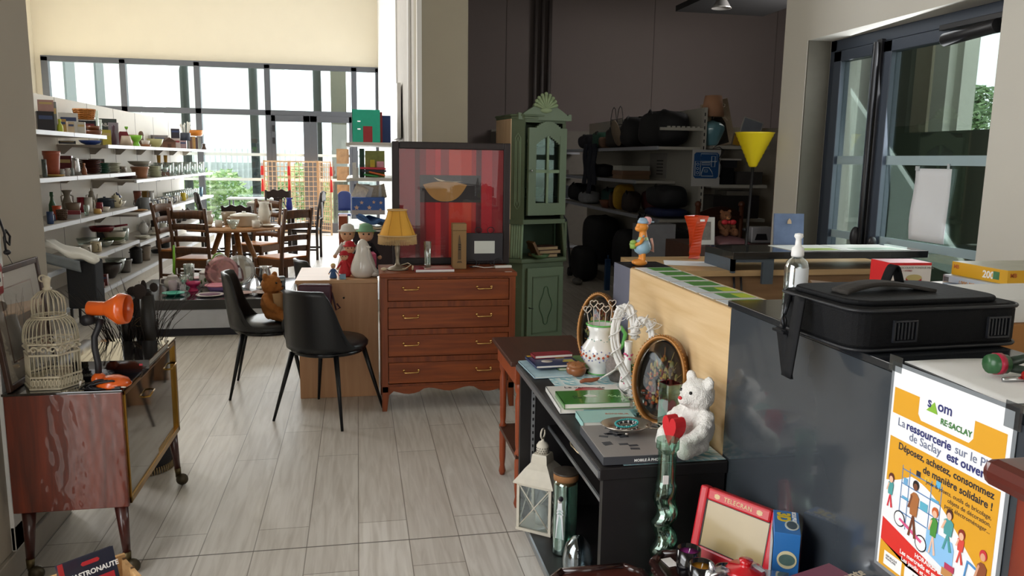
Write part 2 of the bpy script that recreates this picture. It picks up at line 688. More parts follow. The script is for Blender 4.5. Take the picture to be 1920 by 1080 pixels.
def leaf(y0, y1, nm):
 m = MB()
 st = 0.085
 m.box(3.19, 3.26, y0, y0 + st, 0.01, 2.305)
 m.box(3.19, 3.26, y1 - st, y1, 0.01, 2.305)
 m.box(3.19, 3.26, y0, y1, 2.235, 2.305)
 m.box(3.19, 3.26, y0, y1, 0.01, 0.16)
 l = P(nm, m, ALUB, d1, 0.004)
 P('pane', MB().box(3.222, 3.228, y0 + st, y1 - st, 0.16, 2.235), GLASS('#d3dad6', 0.94, 0.01, 0.5), l)
 P('sight_band', MB().box(3.218, 3.2215, y0 + st, y1 - st, 1.555, 1.61).box(3.218, 3.2215, y0 + st, y1 - st, 1.06, 1.11), M('#9fb4bb', 0.6, var=0.02), l)
 return l


leaf(4.52, 5.015, 'narrow_leaf')
L2 = leaf(3.47, 4.50, 'wide_leaf')
m = MB()
m.box(3.17, 3.2, 4.49, 4.535, 0.01, 2.32)
P('meeting_stile', m, BLACK, L2, 0.004)
m = MB()
m.rod((3.10, 3.50, 2.24), (3.10, 3.86, 2.22), 0.035, n=14)
m.box(3.13, 3.17, 3.47, 3.95, 2.28, 2.31)
P('door_closer', m, BLACK, d1, 0.003)
m = MB()
m.rod((3.15, 4.51, 0.45), (3.15, 4.51, 2.3), 0.014)
m.ball((3.15, 4.56, 1.09), (0.03, 0.04, 0.07))
m.ball((3.13, 4.36, 1.08), (0.025, 0.03, 0.035))
P('panic_bar', m, BLACK, d1)

ST('ground_outside', MB().box(-60, 60, -60, 80, -0.3, -0.13), M('#b9b6ac', 0.9))
m = MB()
m.box(-14, -2.2, 26.0, 26.4, -0.2, 9)
ST('exterior_wall_back', m, M('#f1efe9', 0.8, var=0.03))
m = MB()
m.box(-7.5, -7.1, 17.6, 28, -0.2, 9)
ST('exterior_wall_side', m, M('#efece4', 0.8, var=0.03))
m = MB()
for y in (18.4, 20.0, 21.8, 24.2):
 m.box(-7.12, -7.05, y, y + 0.7, -0.2, 9)
ST('exterior_glazing', m, M('#42535a', 0.3))
m = MB()
for x in (-3.32, -2.02, -0.78):
 m.rod((x * 1.08, 18.2, -0.2), (x * 1.08, 18.2, 9), 0.09)
ST('exterior_columns', m, M('#3f4a4c', 0.5))
ST('sky_blocker_front', MB().box(-9, 9, -9.2, -9.0, -0.2, 6.5), M('#a39c8e', 0.8))  # unseen slab, added to keep bright sky out of the glass reflections
ST('sky_blocker_left', MB().box(-7.2, -7.0, -9, 3.2, -0.2, 4.2), M('#b5aea0', 0.8))  # unseen slab, added to block part of the sky light at the entrance
ST('exterior_pier', MB().box(-0.55, -0.22, 18.0, 18.3, -0.2, 9), M('#8c897b', 0.8))
m = MB()
m.box(-6.6, 2.6, 24.4, 24.45, -0.2, 1.35)
for i in range(60):
 m.box(-6.6 + i * 0.15, -6.57 + i * 0.15, 24.3, 24.33, -0.2, 1.75)
ST('exterior_fence', m, M('#c9cfcd', 0.7))


def leaves(name, n, fn, size, mats, label, cat):
 m = MB()
 for i in range(n):
  p = Vector(fn())
  a = rnd.uniform(0, 2 * PI)
  t = rnd.uniform(-0.9, 0.9)
  d = Vector((math.cos(a), math.sin(a), t)).normalized()
  q = d.orthogonal().normalized()
  sz = size * rnd.uniform(0.6, 1.4)
  m.add([p - d * sz, p + q * sz * 0.4, p + d * sz, p - q * sz * 0.4], [(0, 1, 2, 3)], rnd.randrange(len(mats)))
 return S(name, m, mats, label, cat, kind='stuff')


GR = [M('#a9c47c', 0.7), M('#c9dba6', 0.7), M('#86a868', 0.7)]


def hedge():
 x = rnd.uniform(-5.4, -0.6)
 h = 1.15 + 0.22 * math.sin(x * 3.1) + 0.12 * math.sin(x * 7.7)
 return (x, rnd.uniform(19.6, 20.9), -0.1 + h * rnd.random() ** 0.7)


leaves('hedge', 5200, hedge, 0.085, GR, 'sunlit pale green hedge outside the far windows', 'hedge')


def tree():
 a, b = rnd.uniform(0, 2 * PI), rnd.uniform(-0.5 * PI, 0.5 * PI)
 r = rnd.random() ** 0.4
 return (16.5 + 2.2 * r * math.cos(a) * math.cos(b), 19.0 + 2.2 * r * math.sin(a) * math.cos(b), 1.9 + 1.8 * r * math.sin(b))


leaves('tree', 5200, tree, 0.1, [M('#6d8c58', 0.7), M('#8fa97a', 0.7), M('#557048', 0.7)], 'leafy green tree outside the glazed door', 'tree')
ST('exterior_pier_dark', MB().box(6.9, 7.1, 9.15, 9.5, -0.2, 9), M('#4d5349', 0.7))
ST('exterior_pier_beige', MB().box(6.95, 7.3, 8.84, 9.13, -0.2, 9), M('#a39a86', 0.8))
ST('exterior_pier_pale', MB().box(6.8, 7.15, 8.36, 8.60, -0.2, 9).box(6.9, 7.1, 8.25, 8.36, -0.2, 9), M('#c4c5ba', 0.8))
ST('exterior_parapet', MB().box(6.6, 6.75, 3.5, 9.2, -0.2, 1.95), M('#4a5148', 0.7))
# ================================================================ chest of drawers and what stands on it
OAK = WOOD('#6a2c08', '#8d4414', 0.5, 0, 6.0)
OAKV = WOOD('#622807', '#823d11', 0.5, 2, 6.0)
ch = T('chest_of_drawers', 'reddish brown wooden chest of four drawers with brass pulls under the red picture', 'chest of drawers', (0.541, 4.95, 0))
m = MB()
m.box(0.121, 0.961, 4.735, 5.15, 0.838, 0.865)
P('top', m, OAK, ch, 0.004)
m = MB()
m.box(0.127, 0.145, 4.76, 5.145, 0.12, 0.838)
m.box(0.937, 0.955, 4.76, 5.145, 0.12, 0.838)
m.box(0.127, 0.955, 5.13, 5.145, 0.12, 0.838)
for x0, x1 in ((0.127, 0.166), (0.916, 0.955)):
 m.box(x0, x1, 4.745, 4.765, 0.12, 0.838)
for z0, z1 in ((0.826, 0.838), (0.653, 0.690), (0.482, 0.516), (0.309, 0.343), (0.158, 0.172)):
 m.box(0.16, 0.92, 4.746, 4.775, z0, z1)
P('carcass', m, OAKV, ch, 0.002)
ap = [(0.166, 0.172)]
for i in range(25):
 u = i / 24
 x = 0.166 + 0.75 * u
 e = abs(u - 0.5) * 2
 z = 0.118 + 0.012 * math.cos(u * 6 * PI) - (0.03 if e > 0.93 else 0.0) + (0.012 if e < 0.5 else 0)
 ap.append((x, z))
ap.append((0.916, 0.172))
P('apron', MB().prism(ap, 4.75, 4.766, 'y'), OAK, ch)
for z0, z1 in ((0.690, 0.826), (0.516, 0.653), (0.343, 0.482), (0.172, 0.309)):
 d = P('drawer', MB().box(0.169, 0.913, 4.751, 5.1, z0 + 0.003, z1 - 0.003), OAK, ch, 0.002)
 zc = (z0 + z1) / 2 + 0.01
 for xc in (0.305, 0.757):
  h = MB().tube([(xc - 0.045, 4.75, zc + 0.006), (xc - 0.045, 4.733, zc), (xc - 0.038, 4.728, zc - 0.004), (xc + 0.038, 4.728, zc - 0.004), (xc + 0.045, 4.733, zc), (xc + 0.045, 4.75, zc + 0.006)], 0.0045)
  h.ball((xc - 0.045, 4.75, zc + 0.006), 0.009).ball((xc + 0.045, 4.75, zc + 0.006), 0.009)
  P('handle', h, M('#d2a869', 0.25, 1.0), d)
for x0, x1, y in ((0.127, 0.172, 4.745), (0.91, 0.955, 4.745), (0.127, 0.17, 5.1), (0.91, 0.955, 5.1)):
 m = MB()
 sx = 1 if x0 < 0.5 else -1
 a, b = (x0, x1) if sx > 0 else (x1, x0)
 m.prism([(a, 0.16), (b, 0.16), (b, 0.12), (b - sx * 0.012, 0.03), (b - sx * 0.016, 0), (a, 0)], y, y + 0.04, 'y')
 P('leg', m, OAKV, ch, 0.003)

pic = T('framed_picture', 'large dark framed picture of a golden bowl on red stripes, standing on the chest', 'picture', (0.596, 5.11, 0.866))
m = MB()
x0, x1, z0, z1, fwid = 0.214, 0.979, 0.868, 1.655, 0.045
for a in ((x0, x0 + fwid, z0, z1), (x1 - fwid, x1, z0, z1), (x0 + fwid, x1 - fwid, z0, z0 + fwid), (x0 + fwid, x1 - fwid, z1 - fwid, z1)):
 m.box(a[0], a[1], 5.095, 5.135, a[2], a[3])
P('frame', m, WOOD('#150b0c', '#241415', 0.5, 2, 9.0), pic, 0.006)
art = P('print', MB().box(x0 + 0.04, x1 - 0.04, 5.112, 5.118, z0 + 0.04, z1 - 0.04), M('#7a1420', 0.6, var=0.15, scale=3), pic)
for a, b, h in ((0.259, 0.36, '#8a1a26'), (0.36, 0.391, '#5c0e1a'), (0.391, 0.43, '#7d1220'), (0.43, 0.49, '#a81a24'), (0.49, 0.525, '#c4222a'), (0.525, 0.578, '#8f1a24'), (0.578, 0.725, '#c8321f'), (0.725, 0.755, '#a81d22'), (0.755, 0.79, '#5c101c'), (0.79, 0.86, '#ad1826'), (0.86, 0.934, '#8c1522')):
 P('stripe', MB().box(a, b, 5.1105, 5.112, 0.912, 1.611), M(h, 0.6, var=0.18, scale=2.5), art)
P('dark_band', MB().box(0.391, 0.785, 5.1085, 5.1105, 1.272, 1.446), M('#2a2426', 0.6), art)
bw = []
for i in range(21):
 u = -1 + i / 10
 bw.append((0.553 + 0.142 * u, 1.385 + 0.022 * (1 - u * u)))
for i in range(21):
 u = 1 - i / 10
 bw.append((0.553 + 0.142 * u * (1 - 0.0 * abs(u)), 1.278 + 0.107 * abs(u) ** 2.6))
P('bowl_motif', MB().prism(bw, 5.1070, 5.1085, 'y'), M('#a97a3c', 0.5, var=0.3, scale=5), art)
P('reed_motif', MB().prism([(0.48, 1.432), (0.51, 1.42), (0.56, 1.409), (0.62, 1.406), (0.67, 1.407), (0.62, 1.402), (0.55, 1.403), (0.505, 1.412)], 5.1070, 5.1085, 'y'), M('#c9b79a', 0.5), art)
P('glazing', MB().box(x0 + 0.04, x1 - 0.04, 5.1035, 5.1045, z0 + 0.04, z1 - 0.04), GLASS('#ffffff', 0.992, 0.01, 0.25), pic)

lp = T('table_lamp', 'small table lamp with fringed yellow fabric shade on the wooden chest', 'lamp', (0.235, 4.90, 0.866))
ml = Matrix.Translation((0.235, 4.90, 0.866))
P('base', MB().lathe([(0.066, 0), (0.068, 0.006), (0.05, 0.014), (0.022, 0.024), (0.014, 0.04), (0.011, 0.07), (0.014, 0.1), (0.017, 0.14), (0.011, 0.15), (0.018, 0.155), (0.011, 0.162), (0.010, 0.21)], 20, mt=ml), M('#8d8270', 0.35, 0.5, var=0.3), lp)
sh = MB()
NG = 8
prof = [(0.115, 0.195), (0.108, 0.225), (0.088, 0.275), (0.066, 0.325), (0.057, 0.36), (0.059, 0.372)]
sh.vessel(prof, 0.002, 32, mt=ml)
shade = P('lamp_shade', sh, M('#d9a03a', 0.8, var=0.12, bump=0.2), lp)
sm_ = MB()
for i in range(NG):
 a = 2 * PI * i / NG + 0.2
 sm_.tube([(0.235 + (r + 0.001) * math.cos(a), 4.90 + (r + 0.001) * math.sin(a), 0.866 + z) for r, z in prof], 0.0012, 5)
P('seam', sm_, M('#b07c28', 0.8), shade)
fr = MB()
for i in range(110):
 a = 2 * PI * i / 110
 fr.rod((0.235 + 0.1155 * math.cos(a), 4.90 + 0.1155 * math.sin(a), 1.078), (0.235 + 0.119 * math.cos(a + 0.01), 4.90 + 0.119 * math.sin(a + 0.01), 1.078 - 0.048 - 0.004 * rnd.random()), 0.0022, n=5)
tr_1 = MB().tube([(0.235 + 0.117 * math.cos(2 * PI * i / 40), 4.90 + 0.117 * math.sin(2 * PI * i / 40), 1.082) for i in range(40)], 0.004, 6, closed=True)
tr_2 = MB().tube([(0.235 + 0.06 * math.cos(2 * PI * i / 30), 4.90 + 0.06 * math.sin(2 * PI * i / 30), 1.236) for i in range(30)], 0.004, 6, closed=True)
P('fringe', fr, M('#cfae7c', 0.9), shade)
P('braid', tr_1, M('#cfae7c', 0.9), shade)
P('braid', tr_2, M('#cfae7c', 0.9), shade)
cord = MB()
cord.tube([(0.25, 4.86, 0.872), (0.28, 4.84, 0.88), (0.315, 4.86, 0.90), (0.30, 4.91, 0.905), (0.26, 4.93, 0.89), (0.21, 4.92, 0.88), (0.17, 4.88, 0.872), (0.15, 4.85, 0.872)], 0.003, 6)
cord.ball((0.148, 4.835, 0.878), (0.018, 0.014, 0.011)).ball((0.325, 4.85, 0.882), (0.007, 0.007, 0.016))
P('cord', cord, M('#cbb897', 0.6), lp)

S('drinking_glass', MB().vessel([(0.020, 0), (0.021, 0.02), (0.0215, 0.06), (0.025, 0.157)], 0.0025, 20, c=(0.418, 4.86, 0.887)).lathe([(0.0, 0.004), (0.0185, 0.004), (0.0185, 0.022), (0, 0.022)], 16, c=(0.418, 4.86, 0.887)), CLEAR, 'tall clear drinking glass on the red book before the picture', 'glass')
bk = T('picture_book', 'flat red book lying on the chest under a clear glass', 'book', (0.45, 4.84, 0.866))
P('pages', MB().cb((0.455, 4.845, 0.874), (0.235, 0.15, 0.014), rz=0.02), PAPER, bk)
P('cover', MB().cb((0.45, 4.845, 0.8835), (0.243, 0.158, 0.003), rz=0.02).cb((0.332, 4.843, 0.8765), (0.004, 0.158, 0.016), rz=0.02), M('#8e1226', 0.3, coat=0.5), bk)
P('cover_photo', MB().cb((0.475, 4.84, 0.8855), (0.17, 0.12, 0.0008), rz=0.02), M('#c79a86', 0.3, var=0.5, scale=20, coat=0.5), bk)
bx = T('cardboard_box', 'tall brown cardboard box printed with a glass thermometer, on the chest', 'box', (0.62, 4.93, 0.866))
P('carton', MB().box(0.578, 0.664, 4.89, 4.975, 0.866, 1.108), M('#8f7048', 0.85, var=0.06), bx, 0.002)
P('lid', MB().box(0.577, 0.665, 4.889, 4.976, 1.11, 1.152), M('#957650', 0.85, var=0.06), bx, 0.002)
g = MB()
g.prism([(0.611, 1.02), (0.616, 1.07), (0.62, 1.085), (0.624, 1.07), (0.631, 1.02), (0.631, 0.925), (0.611, 0.925)], 4.8885, 4.8895, 'y')
g.prism([(0.604, 0.905), (0.638, 0.905), (0.632, 0.918), (0.61, 0.918)], 4.8885, 4.8895, 'y')
P('print', g, M('#5c4a33', 0.8), bx)
for zz in (0.985, 1.0, 1.015):
 P('print', MB().prism([(0.614, zz), (0.628, zz), (0.628, zz + 0.009), (0.614, zz + 0.009)], 4.888, 4.8886, 'y'), M('#2e261d', 0.8), bx)
df = T('framed_photo', 'dark photo frame with blank white photo and curled wire feet on the chest', 'photo frame', (0.79, 4.97, 0.866))
P('frame', MB().box(0.672, 0.91, 4.965, 4.985, 0.905, 1.085), M('#27242a', 0.5), df, 0.003)
P('photo', MB().box(0.725, 0.857, 4.9625, 4.9645, 0.955, 1.035), M('#cfd2cb', 0.4, var=0.04), df)
wm = MB()
for s in (-1, 1):
 c = 0.791 + s * 0.085
 wm.tube([(0.791 + s * 0.03, 4.955, 0.905), (0.791 + s * 0.04, 4.94, 0.885), (0.791 + s * 0.055, 4.93, 0.871)] + [(c + 0.03 * math.cos(a) * s * -1, 4.93, 0.897 + 0.027 * math.sin(a)) for a in [(-2.3 + i * 0.45) for i in range(13)]], 0.0028, 6)
 c2 = 0.791 + s * 0.04
 wm.tube([(c2 + 0.022 * math.cos(a), 4.967, 1.103 + 0.02 * math.sin(a)) for a in [(-1.5 + i * 0.5) for i in range(13)]], 0.0025, 6)
P('wire_stand', wm, BLACK, df)
S('power_strip', MB().cb((0.905, 4.92, 0.875), (0.11, 0.025, 0.014), rz=0.15).tube([(0.85, 4.915, 0.872), (0.78, 4.90, 0.872), (0.72, 4.915, 0.88), (0.70, 4.95, 0.872)], 0.003, 6), M('#d7d4cc', 0.5), 'white power strip with cable behind the dark photo frame', 'power strip')
S('price_tag', MB().box(0.885, 0.93, 4.742, 4.752, 0.8655, 0.8665), PAPER, 'small white tag lying on the right front edge of the chest', 'tag')

# ================================================================ beige desk left of the chest
BEECH = WOOD('#b98a62', '#c79a72', 0.45, 2, 5.0)
dk = T('desk', 'beige beech desk with plain end panel standing left of the chest', 'desk', (-0.13, 5.35, 0))
P('end_panel', MB().box(-0.386, 0.116, 5.09, 5.112, 0, 0.752), BEECH, dk, 0.002)
P('end_panel', MB().box(-0.386, 0.116, 5.66, 5.68, 0, 0.752), BEECH, dk, 0.002)
P('top', MB().box(-0.40, 0.117, 5.085, 5.70, 0.752, 0.776), WOOD('#c59a70', '#d1a880', 0.4, 0, 5.0), dk, 0.003)
P('modesty_panel', MB().box(0.08, 0.1, 5.112, 5.66, 0.2, 0.752), BEECH, dk)
P('grommet', MB().cyl((0, 0, 0), 0.0065, 0.004, 14, 0, Matrix.Translation((-0.10, 5.09, 0.66)) @ Matrix.Rotation(PI / 2, 4, 'X')), BLACK, dk)

pg = T('penguin_ornament', 'white glazed ceramic penguin ornament at the desk edge', 'ornament', (0.028, 5.2, 0.777))
pm = MB()
pr = [(0.0, 0.0), (0.055, 0.0), (0.072, 0.015), (0.082, 0.045), (0.079, 0.08), (0.066, 0.12), (0.05, 0.16), (0.043, 0.19), (0.04, 0.21), (0.028, 0.235), (0.012, 0.247), (0, 0.25)]
k = len(pr)
v, f = [], []
for i in range(28):
 a = 2 * PI * i / 28
 for r, z in pr:
  v.append((0.028 - 0.006 + r * math.cos(a) + 0.006 * math.sin(z * 12), 5.2 + r * 0.85 * math.sin(a), 0.777 + z))
for i in range(28):
 j = (i + 1) % 28
 for q in range(k - 1):
  f.append((i * k + q, j * k + q, j * k + q + 1, i * k + q + 1))
pm.add(v, f, 0, True)
pm.ball((0.10, 5.19, 0.80), (0.045, 0.03, 0.02), mt=Matrix.Rotation(0.0, 4, 'Z'))
body = P('body', pm, M('#e6e3de', 0.12, coat=0.6, var=0.02), pg)
P('wing', MB().sheet(lambda u, v: (0.058 + 0.055 * u * u + 0.012 * math.sin(v * PI), 5.135 + 0.03 * u, 0.96 - 0.145 * u + 0.03 * (v - 0.5)), 10, 5, 0.008), M('#e6e3de', 0.12, coat=0.6, var=0.02), pg)
P('beak', MB().lathe([(0.0, 0.03), (0.008, 0.02), (0.014, 0.0)], 12, mt=Matrix.Translation((0.05, 5.17, 0.972)) @ Matrix.Rotation(1.35, 4, 'Y')), M('#e6e3de', 0.12, coat=0.6, var=0.02), pg)


def doll(name, label, x, y, z, h, dress, hair, skin='#e2b592', hat=None, cat='doll'):
 t = T(name, label, cat, (x, y, z))
 m = MB()
 m.lathe([(0.0, 0), (0.21, 0.0), (0.24, 0.06), (0.18, 0.3), (0.11, 0.5), (0.12, 0.58), (0.05, 0.64), (0, 0.64)], 16, 0, Matrix.Translation((x, y, z)) @ Matrix.Scale(h, 4))
 for s in (-1, 1):
  m.rod((x + s * 0.1 * h, y, z + 0.57 * h), (x + s * 0.26 * h, y - 0.12 * h, z + 0.33 * h), 0.05 * h, 0.035 * h)
 P('dress', m, M(dress, 0.85, var=0.25, scale=60), t)
 b = MB().ball((x, y - 0.01 * h, z + 0.77 * h), 0.15 * h)
 for s in (-1, 1):
  P('hand', MB().ball((x + s * 0.27 * h, y - 0.13 * h, z + 0.31 * h), 0.045 * h, nu=10, nv=8), M(skin, 0.7), t)
 b.ball((x, y - 0.15 * h, z + 0.75 * h), 0.03 * h)
 hd = P('head', b, M(skin, 0.7), t)
 for s in (-1, 1):
  P('eye', MB().ball((x + s * 0.055 * h, y - 0.145 * h, z + 0.79 * h), 0.02 * h, nu=8, nv=6), BLACK, hd)
 P('hair', MB().ball((x, y + 0.03 * h, z + 0.82 * h), (0.165 * h, 0.155 * h, 0.15 * h)), M(hair, 0.9, bump=0.6), t)
 if hat:
  P('hat', MB().lathe([(0.215, 0.0), (0.21, 0.015), (0.15, 0.03), (0.13, 0.12), (0.06, 0.16), (0, 0.165)], 16, 0, Matrix.Translation((x, y, z + 0.84 * h)) @ Matrix.Scale(h, 4)), M(hat, 0.85), t)
 return t


doll('rag_doll', 'black haired rag doll in red dress with red bow on the desk', -0.095, 5.24, 0.777, 0.17, '#c8323a', '#18161a', hat='#b3202b')
doll('folk_doll', 'tiny blond doll in blue dress at the left desk edge', -0.165, 5.17, 0.777, 0.10, '#3f5f8f', '#d6c07a')
doll('hooded_doll', 'doll in a red hood standing behind the white penguin', -0.06, 5.38, 0.777, 0.22, '#b8242c', '#7a2418', hat='#bb2630')
doll('costume_doll', 'doll in black suit and green ruffled hat behind the penguin', 0.05, 5.46, 0.777, 0.33, '#191820', '#d9c76a', hat='#7fae8a')
doll('white_doll', 'pale doll in a white robe behind the white penguin', -0.075, 5.56, 0.777, 0.32, '#e8e4de', '#c9b48a', hat='#d9d5cf')
S('tinsel_book', MB().cb((0.09, 5.31, 0.85), (0.03, 0.15, 0.145), rz=0.1), M('#c64d78', 0.5, var=0.6, scale=70), 'pink patterned book standing between penguin and chest', 'book')
S('acrylic_block', MB().box(-0.125, -0.085, 5.11, 5.14, 0.777, 0.81), M('#6f9ab3', 0.2, coat=0.4), 'small blue block at the front edge of the desk', 'block')

# ================================================================ black shell chairs
LEATH = M('#101216', 0.36, var=0.15, scale=30, bump=0.12)


def shell_chair(name, label, x, y, head, group=None):
 """head: direction the sitter faces, measured from +y clockwise"""
 t = T(name, label, 'chair', (x, y, 0), -head)

 def ring(u, v):
  a = R(-98) + R(196) * u
  lean = 0.075 * v
  wv = 1 - 0.14 * v ** 1.3
  r = 0.235 * wv
  q = min(1, max(0, (abs(2 * u - 1) - 0.40) / 0.60))
  top = 0.36 * (1 - 0.97 * (q * q * (3 - 2 * q)) ** 0.85)
  return (r * math.sin(a), -0.02 - (r * math.cos(a)) * 0.95 - lean, 0.44 + v * top)
 m = MB().sheet(ring, 28, 12, 0.022)
 b = P('backrest', m, LEATH, t, w=False)
 P('seat', MB().lathe([(0, 0.425), (0.21, 0.425), (0.236, 0.44), (0.238, 0.455), (0.22, 0.475), (0.12, 0.483), (0, 0.485)], 32, c=(0, 0.0, 0)), LEATH, t, w=False)
 P('seat_rim', MB().lathe([(0.17, 0.40), (0.21, 0.405), (0.225, 0.425), (0.0, 0.43), (0, 0.40)], 32), M('#121316', 0.2, 0.3), t, w=False)
 for sx, sy in ((1, 1), (-1, 1), (1, -1), (-1, -1)):
  P('leg', MB().rod((sx * 0.235, sy * 0.235, 0), (sx * 0.15, sy * 0.15, 0.41), 0.008, 0.016, n=12), M('#131417', 0.35, 0.4), t, w=False)
 return t


shell_chair('shell_chair', 'black leather shell chair in front of the beige desk, back to us', -0.19, 4.745, R(31))
shell_chair('shell_chair', 'black leather shell chair with a seated teddy bear', -0.60, 5.36, R(88))
sc3 = shell_chair('shell_chair', 'black shell chair partly hidden behind the beige desk', -0.20, 6.05, R(70))
P('price_sticker', MB().cb((0.05, -0.235, 0.735), (0.05, 0.003, 0.03), rx=-0.18), PAPER, sc3, w=False)

hb = T('handbag', 'dark plum handbag propped against the desk behind the front chair', 'bag', (-0.27, 4.98, 0.5))
m = MB().cb((-0.27, 4.985, 0.64), (0.2, 0.07, 0.26), rz=-0.15, rx=-0.12)
P('body', m, M('#3a1426', 0.35, var=0.2), hb, 0.02)
P('flap', MB().cb((-0.27, 4.955, 0.71), (0.205, 0.05, 0.12), rz=-0.15, rx=-0.12), M('#45182e', 0.3), hb, 0.012)
P('strap', MB().tube([(-0.17, 4.95, 0.72), (-0.155, 4.94, 0.66), (-0.145, 4.94, 0.61), (-0.12, 4.93, 0.625), (-0.14, 4.94, 0.65)], 0.006, 8), M('#3a1426', 0.4), hb)


def teddy(name, label, loc, rz, s, fur, muzzle, leg=0.40):
 t = T(name, label, 'teddy bear', loc, rz)
 m = MB()
 m.ball((0, 0, 0.30 * s), (0.22 * s, 0.19 * s, 0.27 * s))
 m.ball((0, -0.02 * s, 0.68 * s), (0.21 * s, 0.19 * s, 0.19 * s))
 m.ball((0, -0.17 * s, 0.64 * s), (0.10 * s, 0.09 * s, 0.08 * s))
 for q in (-1, 1):
  m.ball((q * 0.16 * s, 0.01 * s, 0.85 * s), (0.075 * s, 0.045 * s, 0.075 * s))
  for i in range(5):
   u = i / 4
   m.ball((q * (0.2 + 0.07 * math.sin(u * PI)) * s, (-0.02 - 0.26 * u) * s, (0.45 - 0.23 * u) * s), (0.085 - 0.012 * u) * s)
   m.ball((q * (0.13 + 0.06 * u) * s, (-0.05 - leg * u) * s, (0.12 - 0.02 * u) * s), 0.105 * s)
  m.ball((q * 0.19 * s, -(leg + 0.07) * s, 0.15 * s), (0.09 * s, 0.06 * s, 0.12 * s))
 b = P('body', m, fur, t, w=False)
 soft(b, 0.022 * s, 0.03 * s, 0.05 * s)
 P('muzzle', MB().ball((0, -0.20 * s, 0.635 * s), (0.085 * s, 0.075 * s, 0.065 * s)), muzzle, t, w=False)
 P('nose', MB().ball((0, -0.27 * s, 0.665 * s), (0.03 * s, 0.02 * s, 0.022 * s), nu=10, nv=8), BLACK, t, w=False)
 for q in (-1, 1):
  P('eye', MB().ball((q * 0.085 * s, -0.19 * s, 0.735 * s), 0.02 * s, nu=10, nv=8), M('#100c0a', 0.1), t, w=False)
 return t


TED = M('#a5682f', 0.95, var=0.2, scale=60, bump=0.5)
tb = teddy('teddy_bear', 'honey brown teddy bear sitting on the black shell chair', (-0.575, 5.33, 0.487), R(62), 0.335, TED, TED)
P('bib', MB().sheet(lambda u, v: (0.085 * (u - 0.5) * (1.2 - 0.2 * v), -0.045 - 0.028 * math.sin(u * PI) - 0.012 * v, 0.178 - 0.12 * v), 8, 6, 0.004), M('#c9a678', 0.9), tb, w=False)

# ================================================================ green corner cabinet
GRN = M('#5a684d', 0.55, var=0.12, scale=5, bump=0.05)
GRN2 = M('#68785e', 0.5, var=0.12, scale=5, bump=0.05)
LGRN = M('#84997a', 0.6, var=0.1)
gc = T('corner_cabinet', 'tall green painted corner cabinet with glazed upper door and shell crest', 'cabinet', (1.42, 6.3, 0))
A_, B_, C_, D_, E_ = (1.13, 6.50), (1.18, 6.125), (1.275, 6.07), (1.635, 6.20), (1.66, 6.55)


def plan(e, z0, z1, mb, mi=0, shrink=0.0):
 cx, cyy = 1.40, 6.33
 p = [(cx + (x - cx) * (1 + e), cyy + (y - cyy) * (1 + e)) for x, y in (A_, B_, C_, D_, E_)]
 mb.prism(p, z0, z1, 'z', mi)
 return mb


def onf(p, q, u, off=0.0):
 d = (Vector(q) - Vector(p))
 n = Vector((d.y, -d.x)).normalized()
 r = Vector(p) + d * u + n * off
 return r.x, r.y


m = MB()
plan(0.02, 0.0, 0.06, m)
plan(0.02, 0.06, 0.74, m)
P('base', m, GRN, gc, 0.004)
P('counter', plan(0.13, 0.74, 0.775, MB()), GRN, gc, 0.01)
m = MB()
m.prism([A_, (1.16, 6.45), (1.62, 6.50), E_], 0.775, 1.06, 'z')
P('niche_back', m, M('#3f5640', 0.6), gc)
for (p, q, nm) in ((B_, C_, 'console'), (D_, E_, 'console')):
 a, b = Vector(p), Vector(q)
 m = MB()
 d = (b - a).normalized() if nm and p is B_ else (b - a).normalized()
 L = 0.10 if p is B_ else 0.08
 for i in range(5):
  c = a + d * (0.012 + L * i / 5)
  nrm = Vector((d.y, -d.x))
  pts = [(c.x + nrm.x * o + 0.004, c.y + nrm.y * o, z) for o, z in ((-0.01, 1.06), (-0.006, 1.0), (0.0, 0.93), (0.008, 0.85), (0.012, 0.776))]
  m.tube(pts, 0.013, 8)
 m.box(a.x + 0.01, a.x + 0.03, a.y, a.y + 0.3, 0.775, 1.06) if p is D_ else m.box(a.x, a.x + 0.012, a.y, a.y + 0.33, 0.775, 1.06)
 P('console', m, LGRN if p is B_ else GRN, gc)
m = MB()
plan(0.045, 1.05, 1.085, m)
m.prism([B_, C_, (C_[0] + 0.012, C_[1] + 0.025), (B_[0] + 0.02, B_[1] + 0.03)], 1.085, 1.87, 'z')
m.prism([(1.17, 6.47), (1.64, 6.52), E_, A_], 1.085, 1.87, 'z')
m.prism([D_, E_, (E_[0] - 0.02, E_[1]), (D_[0] - 0.025, D_[1] + 0.01)], 1.085, 1.87, 'z')
plan(-0.03, 1.84, 1.87, m)
P('upper_body', m, GRN, gc)
P('side_panel', MB().prism([A_, B_, (B_[0] - 0.006, B_[1]), (A_[0] - 0.006, A_[1])], 0.78, 1.885, 'z'), WOOD('#d9b48a', '#e6c7a2', 0.5, 2, 5.0), gc)
cr = MB()
plan(0.03, 1.865, 1.885, cr)
plan(0.06, 1.885, 1.90, cr)
cr_o = P('cornice', cr, GRN, gc, 0.004)
m = MB()
pts = []
N = 40
c0, c1 = Vector((1.215, 6.095)), Vector((1.665, 6.20))
dd = (c1 - c0)
nn = Vector((dd.y, -dd.x)).normalized()
prof = []
for i in range(N + 1):
 u = i / N
 e = abs(u - 0.5) * 2
 prof.append((u, 1.895 + (0.015 if e > 0.86 else 0.0) + 0.115 * max(0, 1 - e / 0.86) ** 0.8 + (0.018 if 0.28 < e < 0.42 else 0)))
v, f = [], []
for off in (0.0, 0.03):
 for u, z in prof:
  q = c0 + dd * u + nn * off
  v += [(q.x, q.y, 1.86), (q.x, q.y, z)]
K = 2 * (N + 1)
